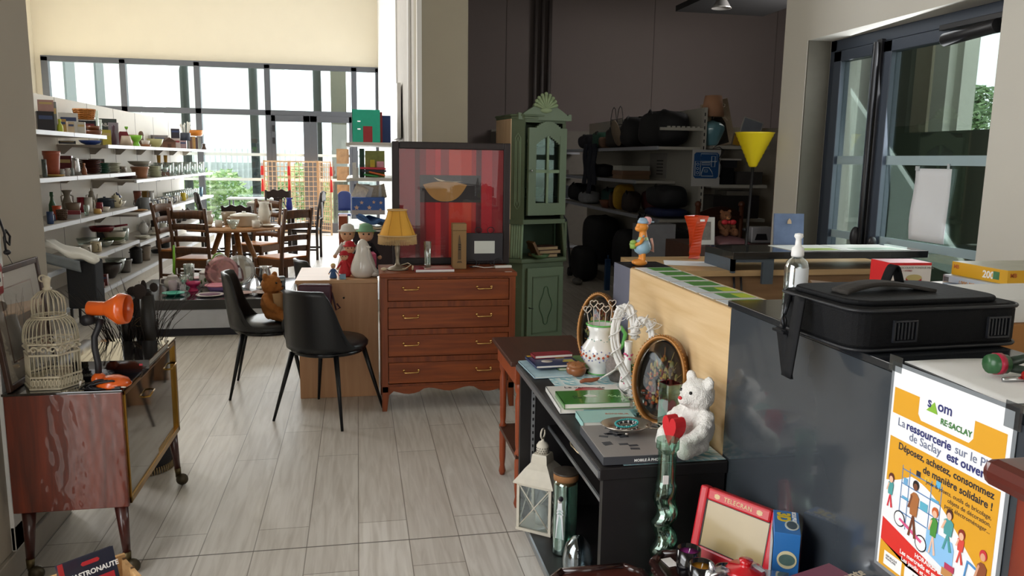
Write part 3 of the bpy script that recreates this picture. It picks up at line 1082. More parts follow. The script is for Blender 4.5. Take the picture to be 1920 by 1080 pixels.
for i in range(N):
 f.append((2 * i, 2 * i + 2, 2 * i + 3, 2 * i + 1))
 f.append((K + 2 * i, K + 2 * i + 1, K + 2 * i + 3, K + 2 * i + 2))
 f.append((2 * i + 1, 2 * i + 3, K + 2 * i + 3, K + 2 * i + 1))
f += [(0, 1, K + 1, K), (2 * N, K + 2 * N, K + 2 * N + 1, 2 * N + 1)]
m.add(v, f)
P('pediment', m, GRN2, gc)
m = MB()
q0 = c0 + dd * 0.5 + nn * 0.035
for i in range(9):
 a = R(-72) + R(144) * i / 8
 L = 0.115 - 0.02 * abs(math.sin(a))
 base = Vector((q0.x, q0.y, 1.945))
 tip = base + Vector((dd.normalized().x * math.sin(a), dd.normalized().y * math.sin(a), math.cos(a))) * L
 m.rod(base, tip, 0.006, 0.014)
 m.ball(tip, 0.015, nu=10, nv=8)
m.ball((q0.x, q0.y, 1.935), (0.05, 0.015, 0.022))
P('shell_crest', m, M('#8fa07a', 0.6, var=0.2), gc)


def face_box(mb, p, q, u0, u1, z0, z1, o0, o1, mi=0):
 a, b = onf(p, q, u0, o0), onf(p, q, u1, o0)
 c, d = onf(p, q, u1, o1), onf(p, q, u0, o1)
 mb.prism([a, b, c, d], z0, z1, 'z', mi)


m = MB()
face_box(m, C_, D_, 0.06, 0.24, 1.12, 1.80, 0.004, 0.028)
face_box(m, C_, D_, 0.82, 0.985, 1.12, 1.80, 0.004, 0.028)
face_box(m, C_, D_, 0.24, 0.82, 1.12, 1.215, 0.004, 0.028)
face_box(m, C_, D_, 0.24, 0.82, 1.74, 1.80, 0.004, 0.028)
for i in range(12):
 u0, u1 = 0.24 + 0.58 * i / 12, 0.24 + 0.58 * (i + 1) / 12
 e = abs((u0 + u1) / 2 - 0.53) / 0.29
 face_box(m, C_, D_, u0, u1, 1.74 - 0.07 * e ** 1.2, 1.745, 0.004, 0.026)
 face_box(m, C_, D_, u0, u1, 1.80, 1.805 + 0.045 * (1 - e * e), 0.004, 0.028)
gd = P('door', m, GRN2, gc)
m = MB()
face_box(m, C_, D_, 0.505, 0.555, 1.215, 1.74, 0.008, 0.024)
face_box(m, C_, D_, 0.24, 0.82, 1.452, 1.476, 0.008, 0.024)
P('muntin', m, LGRN, gd)
m = MB()
face_box(m, C_, D_, 0.22, 0.84, 1.20, 1.76, 0.008, 0.011)
P('pane', m, GLASS('#d9e2dc', 0.985, 0.01, 0.4), gd)
x_, y_ = onf(C_, D_, 0.15, 0.03)
P('key', MB().rod((x_, y_ + 0.01, 1.47), (x_ - 0.008, y_ - 0.02, 1.47), 0.004).ball((x_ - 0.01, y_ - 0.026, 1.47), 0.009), STEEL, gd)
for z in (1.25, 1.47, 1.66):
 m = MB()
 plan(-0.14, z, z + 0.012, m)
 P('shelf', m, M('#3d5340', 0.6), gc)
m = MB()
for (u0, u1, z0, z1) in ((0.3, 0.7, 1.2, 1.72),):
 for g_ in (0.0, 0.1):
  pts = []
  for u, z in ((u0 + g_, z0 + 0.3 * g_), (0.5, z0 - 0.035 + 0.3 * g_), (u1 - g_, z0 + 0.3 * g_), (u1 - g_, z1 - 0.3 * g_), (0.5, z1 + 0.035 - 0.3 * g_), (u0 + g_, z1 - 0.3 * g_)):
   x, y = onf(B_, C_, u, 0.002)
   pts.append((x, y, z))
  m.tube(pts, 0.003, 6, closed=True)
for u in (0.3, 0.5, 0.7):
 x, y = onf(B_, C_, u, 0.003)
 m.rod((x, y, 0.15), (x, y, 0.52), 0.0025, n=6)
for i in range(7):
 a = R(-80) + R(160) * i / 6
 x, y = onf(B_, C_, 0.5 + 0.35 * math.sin(a), 0.003)
 x0_, y0_ = onf(B_, C_, 0.5, 0.003)
 m.rod((x0_, y0_, 0.54), (x, y, 0.54 + 0.05 * math.cos(a)), 0.003, n=6)
P('carved_ornament', m, LGRN, gc)
m = MB()
face_box(m, C_, D_, 0.08, 0.98, 0.09, 0.70, 0.008, 0.03)
ld = P('lower_door', m, GRN2, gc, 0.003)
m = MB()
for (u0, u1, z0, z1) in ((0.2, 0.225, 0.16, 0.63), (0.84, 0.865, 0.16, 0.63), (0.2, 0.865, 0.16, 0.17), (0.2, 0.865, 0.62, 0.63)):
 face_box(m, C_, D_, u0, u1, z0, z1, 0.03, 0.036)
P('panel_moulding', m, GRN, ld)
dp = []
for i in range(24):
 a = 2 * PI * i / 24
 e = 1 - abs(math.cos(a))
 rr = 0.055 * math.sin(a) * (0.8 + 0.25 * math.cos(4 * a))
 x, y = onf(C_, D_, 0.54 + rr / 0.36, 0.033)
 dp.append((x, y, 0.39 + 0.155 * math.cos(a)))
P('diamond_moulding', MB().tube(dp, 0.005, 6, closed=True), M('#4f6a4f', 0.6), ld)
x_, y_ = onf(C_, D_, 0.12, 0.035)
P('key', MB().rod((x_, y_, 0.385), (x_ - 0.005, y_ - 0.03, 0.385), 0.004).rod((x_ - 0.005, y_ - 0.03, 0.385), (x_ + 0.03, y_ - 0.025, 0.38), 0.004), M('#3a3d3a', 0.4, 0.8), ld)
for i, (dx, dy, L, z) in enumerate(((0.0, 0, 0.2, 0.776), (0.03, 0.01, 0.2, 0.806), (0.0, 0.0, 0.21, 0.836))):
 b = T('bound_book', ('old brown bound book, bottom of the stack in the cabinet niche', 'old brown bound book, middle of the stack in the cabinet niche', 'old brown bound book, top of the stack in the cabinet niche')[i], 'book', (1.47 + dx, 6.21 + dy, z + 0.001), 0.3, 'bound books in the niche')
 P('cover', MB().box(-L / 2, L / 2, -0.07, 0.07, 0, 0.003).box(-L / 2, L / 2, -0.07, 0.07, 0.025, 0.028).box(-L / 2, L / 2, 0.066, 0.07, 0, 0.028), M('#4a2a1a', 0.5, var=0.3), b, w=False)
 P('pages', MB().box(-L / 2 + 0.004, L / 2 - 0.004, -0.066, 0.066, 0.003, 0.025), M('#a88f6c', 0.8), b, w=False)
S('bound_book', MB().cb((1.385, 6.16, 0.84), (0.022, 0.11, 0.145), ry=-0.5, rz=0.3), M('#6d4a26', 0.5, var=0.3), 'brown book leaning alone at the left of the cabinet niche', 'book')
S('green_dish', MB().vessel([(0.03, 0), (0.06, 0.015), (0.075, 0.035)], 0.004, 18, c=(1.42, 6.08, 0.776)), M('#4d6b45', 0.4), 'small green dish before the stacked books in the niche', 'dish')
for i, (x, y, z, kind) in enumerate(((1.36, 6.25, 1.672, 0), (1.50, 6.28, 1.672, 1), (1.40, 6.26, 1.262, 2))):
 pf = ([(0.02, 0), (0.03, 0.03), (0.015, 0.07), (0.01, 0.10), (0.02, 0.12)], [(0.025, 0), (0.035, 0.03), (0.03, 0.06), (0.02, 0.09)], [(0.05, 0), (0.07, 0.03), (0.08, 0.07)])[kind]
 S(('figurine', 'vase', 'bowl')[kind], MB().vessel(pf, 0.003, 16, c=(x, y, z)), M(('#6d7d63', '#8b9488', '#4d6b52')[kind], 0.4), ('dim green figurine on the top shelf inside the glazed cabinet', 'pale small vase on the top shelf inside the glazed cabinet', 'green bowl on the lowest shelf inside the glazed cabinet')[kind], ('figurine', 'vase', 'bowl')[kind])

# ================================================================ white gondola with binders by the partition
SHW = M('#d2d0ca', 0.45, var=0.03)


def shelf_unit(name, label, loc):
 return T(name, label, 'shelving', loc)


bs = T('shop_shelving', 'white metal shop shelf with binders beside the red picture', 'shelving', (0.2, 8.6, 0))
P('back_panel', MB().box(0.385, 0.40, 8.05, 9.35, 0.1, 1.72), SHW, bs)
P('base', MB().box(-0.08, 0.40, 8.05, 9.35, 0, 0.12), SHW, bs)
for z in (1.70, 1.35, 0.845, 0.45):
 m = MB().box(-0.08, 0.385, 8.02, 9.35, z - 0.03, z)
 m.box(-0.11, -0.08, 8.02, 9.35, z - 0.04, z - 0.005)
 P('shelf', m, SHW, bs, 0.003)
P('upright', MB().box(0.375, 0.405, 8.0, 8.05, 0, 1.72), SHW, bs)


def binder(label, x, y, h, w, th, mat, z=1.702, spine=None, red=False):
 t = T('ring_binder', label, 'binder', (x, y, z), 0, 'binders on the white shelf top')
 P('cover', MB().box(x - w / 2, x + w / 2, y - th / 2, y - th / 2 + 0.004, z, z + h).box(x - w / 2, x + w / 2, y + th / 2 - 0.004, y + th / 2, z, z + h), mat, t)
 P('spine', MB().box(x - w / 2 - 0.002, x - w / 2 + 0.004, y - th / 2, y + th / 2, z, z + h), spine or mat, t)
 P('pages', MB().box(x - w / 2 + 0.006, x + w / 2 - 0.012, y - th / 2 + 0.006, y + th / 2 - 0.006, z + 0.006, z + h - 0.012), PAPER, t)
 if red:
  P('label_panel', MB().box(x - 0.03, x + 0.06, y - th / 2 - 0.002, y - th / 2, z, z + 0.155), M('#b02f38', 0.5), t)
  for zz in (0.12, 0.195):
   P('ring_slot', MB().box(x - 0.085, x - 0.055, y - th / 2 - 0.002, y - th / 2, z + zz, z + zz + 0.012), STEEL, t)
 return t


binder('turquoise ring binder with a red panel standing on the white shelf top', 0.09, 8.10, 0.315, 0.272, 0.07, M('#25c4a4', 0.5), spine=M('#d7efe8', 0.5), red=True)
binder('dark red ring binder directly behind the turquoise binder', 0.115, 8.185, 0.30, 0.272, 0.06, M('#9c1f2c', 0.5))
binder('navy blue ring binder, rearmost of the binders on the shelf', 0.20, 8.26, 0.27, 0.272, 0.06, M('#1f3f7d', 0.5))
S('picture_book', MB().box(0.075, 0.27, 8.16, 8.175, 1.352, 1.62), M('#8f9a52', 0.5, var=0.4, scale=22), 'olive green illustrated book standing on the middle white shelf', 'book')
S('picture_book', MB().box(0.02, 0.07, 8.17, 8.2, 1.352, 1.64), M('#1f4a3a', 0.5), 'dark green book spine beside the olive illustrated book', 'book')
S('plastic_folder', MB().cb((0.15, 8.1, 1.445), (0.25, 0.12, 0.02), ry=0.02), M('#c42b44', 0.4), 'red plastic folder lying across the binders on the middle shelf', 'folder')
S('plastic_folder', MB().cb((0.16, 8.09, 1.42), (0.24, 0.12, 0.018)), M('#222338', 0.4), 'dark folder under the red folder on the middle shelf', 'folder')
S('plastic_folder', MB().cb((0.19, 8.06, 1.395), (0.16, 0.1, 0.014), ry=0.22), M('#d9641f', 0.4), 'orange plastic folder jutting out under the dark folder', 'folder')
S('plastic_folder', MB().cb((0.13, 8.06, 1.376), (0.14, 0.1, 0.014), ry=0.12), M('#2f9a4c', 0.4), 'green plastic folder jutting out on the middle shelf', 'folder')
S('card_box', MB().box(0.125, 0.17, 8.1, 8.13, 1.457, 1.53), M('#c9c23a', 0.5, var=0.3), 'small yellow green box on top of the red folder', 'box')
S('card_box', MB().box(0.19, 0.26, 8.1, 8.14, 1.457, 1.515), M('#d9a7b8', 0.5, var=0.4, scale=40), 'small pink and white box on top of the red folder', 'box')
S('desk_telephone', MB().box(-0.05, -0.015, 8.06, 8.2, 1.352, 1.50).box(-0.02, 0.01, 8.08, 8.2, 1.352, 1.45), M('#d9d9d6', 0.4), 'white upright device at the left end of the middle shelf', 'device')
bb = T('storage_box', 'blue box decorated with shells and starfish, full of papers', 'box', (0.1, 8.15, 0.99))
P('box', MB().box(-0.06, 0.265, 8.06, 8.3, 0.985, 1.155), M('#3d66b4', 0.5, var=0.1), bb, 0.004)
m = MB()
for (x, z, r) in ((0.035, 1.105, 0.022), (0.155, 1.11, 0.02), (0.225, 1.105, 0.02), (-0.015, 1.055, 0.028), (0.11, 1.055, 0.026), (0.22, 1.035, 0.016)):
 st = []
 for i in range(10):
  a = 2 * PI * i / 10 + PI / 2
  q = r if i % 2 == 0 else r * 0.45
  st.append((x + q * math.cos(a), z + q * math.sin(a)))
 m.prism(st, 8.056, 8.06, 'y')
P('starfish_decoration', m, M('#d9b9a6', 0.6, var=0.3), bb)
P('sand_print', MB().box(-0.06, 0.265, 8.058, 8.06, 0.985, 1.03), M('#b9b4b8', 0.6, var=0.1), bb)
for i in range(5):
 S('paper_sheet', MB().cb((0.02 + 0.05 * i, 8.15 + 0.02 * i, 1.2), (0.14, 0.004, 0.15), rz=0.2 * i - 0.3, ry=0.5 - 0.2 * i, rx=0.15), PAPER if i % 2 else M('#d9cdb8', 0.7, var=0.4, scale=40), ('leftmost loose sheet in the blue starfish box', 'second loose sheet from the left in the blue starfish box', 'middle loose sheet in the blue starfish box', 'fourth loose sheet from the left in the blue starfish box', 'rightmost loose sheet in the blue starfish box')[i], 'paper', group='loose sheets in the blue box')
S('framed_poster', MB().box(-0.04, 0.12, 8.32, 8.335, 0.985, 1.28), M('#7a7f8e', 0.4, var=0.5, scale=25), 'grey print standing behind the blue starfish box', 'picture')
S('folded_fabric', MB().sheet(lambda u, v: (0.0 + 0.27 * u, 8.03 + 0.2 * v, 0.985 - 0.07 * u ** 0.6 + 0.025 * math.sin(u * 9 + v * 4)), 20, 10, 0.03), M('#4a6ea3', 0.9, var=0.5, scale=120), 'blue patterned fabric spilling below the starfish box', 'fabric')
S('folded_fabric', MB().sheet(lambda u, v: (0.01 + 0.26 * u, 8.02 + 0.2 * v, 0.877 - 0.01 * u + 0.015 * math.sin(u * 7)), 16, 8, 0.022), M('#c8b89a', 0.9, var=0.4, scale=30), 'beige fabric on the shelf under the blue fabric', 'fabric')
S('cardboard_box', MB().box(-0.20, -0.113, 8.3, 8.6, 0.0, 0.95), M('#a5502e', 0.6), 'rust coloured box at the left end of the white shelf', 'box')
S('storage_unit', MB().box(-0.06, 0.38, 8.1, 8.5, 0.455, 0.8), M('#2a1c22', 0.6, var=0.3), 'dark box on the low white shelf behind the dolls', 'box')
# ================================================================ wall shelving along the hall
LIP = M('#cfd3da', 0.4, var=0.03)
PANEL = M('#cbc4b6', 0.6, var=0.03)
wsx = T('shop_shelving', 'long white shop shelving of crockery along the left wall', 'shelving', (-2.9, 11.3, 0))
m = MB().box(-3.16, -3.125, 6.6, 15.42, 0.05, 2.13)
P('back_panel', m, PANEL, wsx)
m = MB()
for k in range(8):
 m.box(-3.126, -3.123, 7.2 + k * 1.03, 7.208 + k * 1.03, 0.1, 2.13)
P('panel_joint', m, M('#857f76', 0.6), wsx)
P('base', MB().box(-3.125, -2.635, 6.6, 15.42, 0, 0.115), M('#bdb7ab', 0.6), wsx)


def tier(y0, y1, z):
 m = MB().box(-3.125, -2.64, y0, y1, z - 0.025, z)
 for k in range(int((y1 - y0) / 1.02) + 1):
  y = y0 + 0.015 + k * 1.02
  if y < y1:
   m.prism([(-3.12, z - 0.025), (-3.12, z - 0.10), (-3.06, z - 0.10), (-2.98, z - 0.025)], y, y + 0.012, 'y')
 s_ = P('shelf', m, M('#b3aca2', 0.55, var=0.03), wsx)
 k = y0
 m = MB()
 while k < y1 - 0.02:
  e = min(k + 1.02, y1)
  m.box(-2.645, -2.62, k + 0.006, e - 0.006, z - 0.032, z + 0.006)
  k = e
 P('price_rail', m, LIP, s_)


for y0, y1, z in ((7.2, 9.22, 1.735), (9.235, 15.42, 1.64), (7.2, 10.25, 1.33), (10.26, 15.42, 1.237), (7.2, 10.25, 0.92), (10.26, 15.42, 0.825), (7.2, 10.25, 0.516), (10.26, 15.42, 0.467), (7.2, 15.42, 0.14)):
 tier(y0, y1, z)
ITEMS = [
 ('box', -2.85, 8.18, 1.738, 0.139, 0.190, '#15121c', 'black boxed gadget at the left end of the top shelf', 'box', ''),
 ('box', -2.85, 8.22, 1.930, 0.130, 0.105, '#b9918a', 'pink and white box stacked on the black boxed gadget', 'box', ''),
 ('box', -2.90, 8.56, 1.738, 0.052, 0.300, '#7d8584', 'tall narrow grey box beside the black boxed gadget', 'box', ''),
 ('bottle', -2.74, 8.22, 1.738, 0.055, 0.125, '#b8c33c', 'small yellow green bottle at the front of the top shelf', 'bottle', ''),
 ('box', -2.76, 8.34, 1.738, 0.061, 0.130, '#c29a55', 'beige package behind the yellow green bottle', 'box', ''),
 ('box', -2.90, 8.95, 1.738, 0.175, 0.215, '#d8d8d6', 'big white boxed appliance with a blue stripe on the top shelf', 'box', ''),
 ('box', -2.74, 8.49, 1.738, 0.057, 0.110, '#c7b79b', 'cream package leaning on the white boxed appliance', 'box', ''),
 ('box', -2.76, 8.88, 1.738, 0.071, 0.125, '#c3c1ba', 'small grey box printed with a ring, on the top shelf', 'box', ''),
 ('box', -2.95, 9.65, 1.738, 0.178, 0.170, '#1f2230', 'dark box carrying the wicker basket', 'box', ''),
 ('basket', -2.92, 9.52, 1.913, 0.222, 0.115, '#b5742e', 'orange wicker basket high on the dark box', 'basket', ''),
 ('tray', -2.76, 9.24, 1.738, 0.171, 0.055, '#6d3d22', 'brown wooden tray at the right end of the top shelf', 'tray', ''),
 ('tray', -2.78, 9.32, 1.796, 0.138, 0.045, '#7a4527', 'smaller brown wooden dish on the wooden tray', 'tray', ''),
 ('glassvase', -2.95, 10.01, 1.738, 0.062, 0.300, 'glass', 'tall clear glass vase left of the dark game box', 'vase', ''),
 ('glassvase', -2.95, 10.13, 1.662, 0.050, 0.280, 'glass', 'slim clear glass vase right beside the dark game box', 'vase', ''),
 ('bowl', -2.90, 9.59, 1.642, 0.236, 0.050, '#27489c', 'wide blue bowl on the shelf below the wooden tray', 'bowl', ''),
 ('box', -2.90, 8.87, 1.642, 0.152, 0.030, '#20222c', 'flat black stand at the left end of the second tier', 'stand', ''),
 ('gamebox', -3.00, 10.62, 1.642, 0.191, 0.330, '#39413f', 'dark grey game box with white capital letters', 'box', ''),
 ('box', -2.76, 9.67, 1.642, 0.090, 0.170, '#c3b54a', 'yellow sponge pack before the dark game box', 'pack', ''),
 ('pack', -2.74, 9.90, 1.642, 0.104, 0.260, '#8d8792', 'grey blister pack of kitchen tools hanging card on shelf', 'pack', ''),
 ('appliance', -2.95, 11.07, 1.642, 0.144, 0.190, '#7c1c28', 'dark red toaster behind the beige lampshade', 'toaster', ''),
 ('shade', -2.76, 10.46, 1.642, 0.156, 0.125, '#b9a893', 'beige lampshade lying on the second tier', 'lampshade', ''),
 ('greencup', -2.75, 10.87, 1.642, 0.149, 0.145, '#86c83a', 'bright green kitchen bowl on a stand', 'bowl', ''),
 ('stick', -2.95, 11.23, 1.642, 0.042, 0.260, '#7cbf3a', 'small green topped whisk standing behind the lampshade', 'utensil', ''),
 ('box', -3.00, 11.70, 1.642, 0.087, 0.170, '#d8a3a8', 'pale pink box behind the green kitchen bowl', 'box', ''),
 ('bowl', -2.76, 11.37, 1.642, 0.106, 0.090, '#d9d2c6', 'white bowl on a wooden dish beside the green bowl', 'bowl', ''),
 ('dish', -2.74, 11.29, 1.642, 0.134, 0.035, '#a0663a', 'wooden dish under the white bowl', 'dish', ''),
 ('figure', -2.98, 12.06, 1.642, 0.120, 0.230, '#6d5644', 'brown carved figure behind the white bowl', 'figurine', ''),
 ('bowl', -2.80, 12.06, 1.642, 0.219, 0.125, '#b5b27c', 'pale yellow green mixing bowl on the second tier', 'bowl', ''),
 ('box', -2.99, 13.14, 1.642, 0.216, 0.200, '#8b8484', 'grey canvas printed with a branch, leaning at the back', 'canvas', ''),
 ('house', -2.76, 12.65, 1.642, 0.183, 0.160, '#69402a', 'brown wooden house shaped box', 'box', ''),
 ('box', -2.82, 13.41, 1.642, 0.135, 0.160, '#b9a9a6', 'white box with a round dark lens picture', 'box', ''),
 ('box', -2.82, 13.47, 1.805, 0.127, 0.150, '#2f2b38', 'dark purple box stacked on the lens box', 'box', ''),
 ('box', -2.80, 13.91, 1.642, 0.105, 0.140, '#a98f93', 'pinkish box right of the lens box', 'box', ''),
 ('jar', -2.84, 14.31, 1.787, 0.180, 0.130, '#2b3344', 'dark jar holding white utensils on the pinkish box', 'jar', ''),
 ('utensils', -2.84, 14.33, 1.802, 0.153, 0.300, '#d8d6cf', 'bunch of white utensils standing in the dark jar', 'utensils', ''),
 ('tray', -2.80, 14.95, 1.882, 0.273, 0.100, '#c9791f', 'orange serving basket on top of the standing books', 'basket', ''),
 ('book', -2.78, 14.36, 1.642, 0.036, 0.210, '#6d4a3c', 'brown book standing under the orange basket, leftmost of the row', 'book', ''),
 ('book', -2.78, 14.58, 1.642, 0.037, 0.220, '#b48a4a', 'tan book standing under the orange basket, second of the row', 'book', ''),
 ('book', -2.78, 14.81, 1.642, 0.037, 0.210, '#43303a', 'dark book standing under the orange basket, third of the row', 'book', ''),
 ('book', -2.78, 15.05, 1.642, 0.038, 0.220, '#8a8f86', 'grey book standing under the orange basket, fourth of the row', 'book', ''),
 ('figure', -2.74, 15.36, 1.642, 0.107, 0.120, '#3d2a22', 'small dark figure at the far end of the second tier', 'figurine', ''),
 ('mug', -2.74, 7.76, 1.332, 0.048, 0.160, '#5c625f', 'dark grey tankard at the left edge of the third tier', 'tankard', ''),
 ('pot', -2.82, 8.18, 1.332, 0.151, 0.235, '#a5523a', 'large terracotta pot standing on a yellow saucer', 'pot', ''),
 ('dish', -2.73, 7.99, 1.332, 0.156, 0.020, '#c9a860', 'yellow saucer in front of the terracotta pot', 'saucer', ''),
 ('mug', -2.72, 8.13, 1.332, 0.045, 0.070, '#a9aaa6', 'grey cup right of the yellow saucer', 'cup', ''),
 ('mug', -2.74, 8.33, 1.332, 0.051, 0.075, '#c2c4c0', 'pale cup, second from the yellow saucer', 'cup', ''),
 ('mug', -2.72, 8.39, 1.332, 0.047, 0.075, '#8f9694', 'grey cup beside the silver jug', 'cup', ''),
 ('jug', -2.78, 8.69, 1.332, 0.107, 0.170, 'steel', 'polished silver jug on the third tier', 'jug', ''),
 ('bottle', -2.74, 8.81, 1.332, 0.049, 0.120, '#a86a45', 'brown pepper pot right of the silver jug', 'pepper pot', ''),
 ('box', -2.98, 9.03, 1.332, 0.122, 0.190, '#6a1d24', 'dark red box behind the grey cups', 'box', ''),
 ('plates', -2.88, 9.45, 1.332, 0.228, 0.190, '#54291c', 'brown stoneware dish', 'dish', ''),
 ('plates', -2.80, 9.65, 1.332, 0.132, 0.110, '#2f5a48', 'dark green plate', 'plate', ''),
 ('plates', -2.86, 10.13, 1.332, 0.230, 0.120, '#b9b8a2', 'pale green plate', 'plate', ''),
 ('box', -3.02, 10.16, 1.332, 0.149, 0.155, '#4a4742', 'dark box at the back above the pale plates', 'box', ''),
 ('mug', -2.74, 10.18, 1.332, 0.089, 0.070, '#8f8479', 'brownish cup right of the pale green plates', 'cup', ''),
 ('plates', -2.90, 10.85, 1.239, 0.271, 0.050, '#4a2a1e', 'dark wooden platter', 'platter', ''),
 ('pot', -2.80, 11.16, 1.239, 0.224, 0.150, '#9a6748', 'brown stoneware pot carrying a striped bowl', 'pot', ''),
 ('bowl', -2.80, 11.16, 1.394, 0.286, 0.065, '#8f8a7d', 'striped grey bowl on the brown stoneware pot', 'bowl', ''),
 ('plates', -2.80, 11.93, 1.239, 0.188, 0.170, '#c2c3a6', 'cream plate', 'plate', ''),
 ('box', -2.76, 12.37, 1.239, 0.094, 0.100, '#7a5a48', 'brown box between cream plates and glasses', 'box', ''),
 ('mug', -2.70, 7.69, 0.922, 0.067, 0.110, '#27406b', 'blue mug with white handle at the left edge of the fourth tier', 'mug', ''),
 ('bottle', -2.95, 8.48, 0.922, 0.068, 0.250, '#2f5a3a', 'green topped bottle stopper at the back of the fourth tier', 'bottle', ''),
 ('bowl', -2.82, 8.21, 0.922, 0.082, 0.130, '#c4502c', 'orange and green pot near the green bottle', 'pot', ''),
 ('basket', -2.76, 8.16, 0.922, 0.091, 0.100, '#5c4636', 'dark brown woven basket on the fourth tier', 'basket', ''),
 ('vaseg', -2.95, 8.90, 0.922, 0.116, 0.250, '#8d8374', 'grey stone vase with flared rim', 'vase', ''),
 ('bowl', -2.85, 8.74, 0.922, 0.152, 0.130, '#7d6a58', 'brown stone tureen before the grey vase', 'tureen', ''),
 ('boxlid', -2.74, 8.36, 0.922, 0.149, 0.075, '#b3b6b8', 'plastic food box with dark red lid', 'box', ''),
 ('mug', -2.93, 9.25, 0.922, 0.098, 0.160, '#9b2a36', 'red and white mug at the back of the fourth tier', 'mug', ''),
 ('mug', -2.86, 9.25, 0.922, 0.098, 0.160, '#d8d3c8', 'white mug with curled handle on the fourth tier', 'mug', ''),
 ('glass', -2.72, 8.73, 0.922, 0.054, 0.110, 'glass', 'clear tumbler beside the red lidded food box', 'glass', ''),
 ('teapot', -3.00, 9.83, 0.922, 0.129, 0.240, '#8a8272', 'grey green teapot at the back of the fourth tier', 'teapot', ''),
 ('jar', -2.71, 9.04, 0.922, 0.079, 0.050, '#c9a25a', 'amber glass dish at the front of the fourth tier', 'dish', ''),
 ('mug', -2.78, 9.35, 0.922, 0.082, 0.100, '#8c2230', 'red banded ramekin on a white saucer', 'ramekin', ''),
 ('dish', -2.74, 9.38, 0.922, 0.117, 0.050, '#d9d4ca', 'white ramekin stack beside the red banded ramekin', 'ramekin', ''),
 ('casserole', -2.92, 10.02, 0.922, 0.238, 0.130, '#2f3a48', 'dark blue lidded casserole', 'casserole', ''),
 ('teapot', -2.82, 10.09, 0.922, 0.196, 0.170, '#d8cfae', 'cream lidded pot painted with red flowers', 'pot', ''),
 ('bowl', -2.80, 10.16, 0.922, 0.150, 0.075, '#d4cfc4', 'white bowl under the blue teapot', 'bowl', ''),
 ('teapot', -2.82, 10.15, 1.000, 0.152, 0.100, '#1e2c58', 'dark blue teapot lying on the white bowl', 'teapot', ''),
 ('plates', -2.79, 10.84, 0.827, 0.269, 0.030, '#c79a6a', 'wooden board', 'board', ''),
 ('teapot', -2.86, 11.33, 0.827, 0.172, 0.170, '#5c6064', 'dark grey enamel coffee pot on the far fourth tier', 'coffee pot', ''),
 ('mug', -2.76, 11.17, 0.827, 0.155, 0.160, '#7d8287', 'grey enamel pot with white rim on the far fourth tier', 'pot', ''),
 ('jug', -2.84, 11.84, 0.827, 0.105, 0.220, '#cfd0cc', 'white enamel jug tilted behind the cream cups', 'jug', ''),
 ('pot', -3.00, 11.76, 0.827, 0.104, 0.220, '#7a3f2a', 'rust brown jar at the back of the far fourth tier', 'jar', ''),
 ('bowl', -3.00, 12.25, 0.827, 0.155, 0.200, '#8f6a2a', 'amber bowl at the back of the far fourth tier', 'bowl', ''),
 ('mug', -2.74, 13.41, 0.827, 0.102, 0.125, '#c9b22a', 'bright yellow mug among the glasses', 'mug', ''),
 ('glassvase', -2.74, 14.90, 0.827, 0.067, 0.160, 'glassblue', 'blue tinted glass at the far end of the fourth tier', 'glass', ''),
 ('box', -2.98, 10.12, 0.518, 0.153, 0.180, '#17181b', 'black upright speaker at the back of the fifth tier', 'speaker', ''),
 ('lidpan', -2.90, 10.03, 0.648, 0.411, 0.060, '#7d1420', 'dark red frying pan lying on the glass dishes', 'pan', ''),
 ('bowl', -2.86, 10.11, 0.518, 0.262, 0.120, '#c9c4b2', 'large pale glass bowl under the red pan', 'bowl', ''),
 ('glass', -2.76, 10.21, 0.518, 0.066, 0.150, 'glass', 'faceted clear tumbler right of the pale glass bowl', 'glass', ''),
 ('dish', -2.78, 9.78, 0.568, 0.255, 0.020, '#46612f', 'leaf shaped green dish on the glass platters', 'dish', ''),
 ('glassbowl', -2.85, 8.55, 0.518, 0.204, 0.100, 'glass', 'wide clear glass bowl beside the white cloth', 'bowl', ''),
 ('glassbowl', -2.90, 9.28, 0.518, 0.233, 0.120, 'glass', 'clear glass salad bowl in the middle of the fifth tier', 'bowl', ''),
 ('glassbowl', -2.80, 9.50, 0.518, 0.191, 0.070, 'glass', 'low clear glass dish before the black speaker', 'dish', ''),
 ('bowl', -2.82, 8.58, 0.518, 0.118, 0.090, '#bdb39a', 'cream painted bowl behind the white cloth', 'bowl', ''),
 ('mug', -2.74, 8.68, 0.518, 0.131, 0.110, '#cbc7ba', 'white lidded sugar bowl on the fifth tier', 'sugar bowl', ''),
 ('mug', -2.74, 9.01, 0.518, 0.130, 0.105, '#d6c8a8', 'cream square pot beside the white sugar bowl', 'pot', ''),
 ('plates', -2.78, 9.77, 0.518, 0.255, 0.050, '#b9b59f', 'glass platter', 'platter', ''),
 ('teapot', -2.95, 12.48, 0.469, 0.111, 0.170, '#8e9096', 'grey coffee pot on the far fifth tier', 'coffee pot', ''),
 ('teapot', -2.88, 11.50, 0.469, 0.175, 0.200, '#c9c9c6', 'white soup tureen on the far fifth tier', 'tureen', ''),
 ('mug', -2.76, 11.60, 0.469, 0.103, 0.090, '#d2cec2', 'white cup, first along the far fifth tier', 'cup', ''),
 ('mug', -2.76, 12.06, 0.469, 0.123, 0.110, '#cbc9bd', 'white cup, second along the far fifth tier', 'cup', ''),
 ('plates', -2.75, 10.87, 0.469, 0.192, 0.050, '#d3cfbf', 'white dinner plate', 'plate', ''),
 ('plates', -2.73, 11.43, 0.469, 0.159, 0.030, '#cfcab8', 'white side plate', 'plate', ''),
 ('pot', -2.98, 13.36, 0.469, 0.257, 0.200, '#3a2620', 'dark brown pot in the shade at the back of the far fifth tier', 'pot', ''),
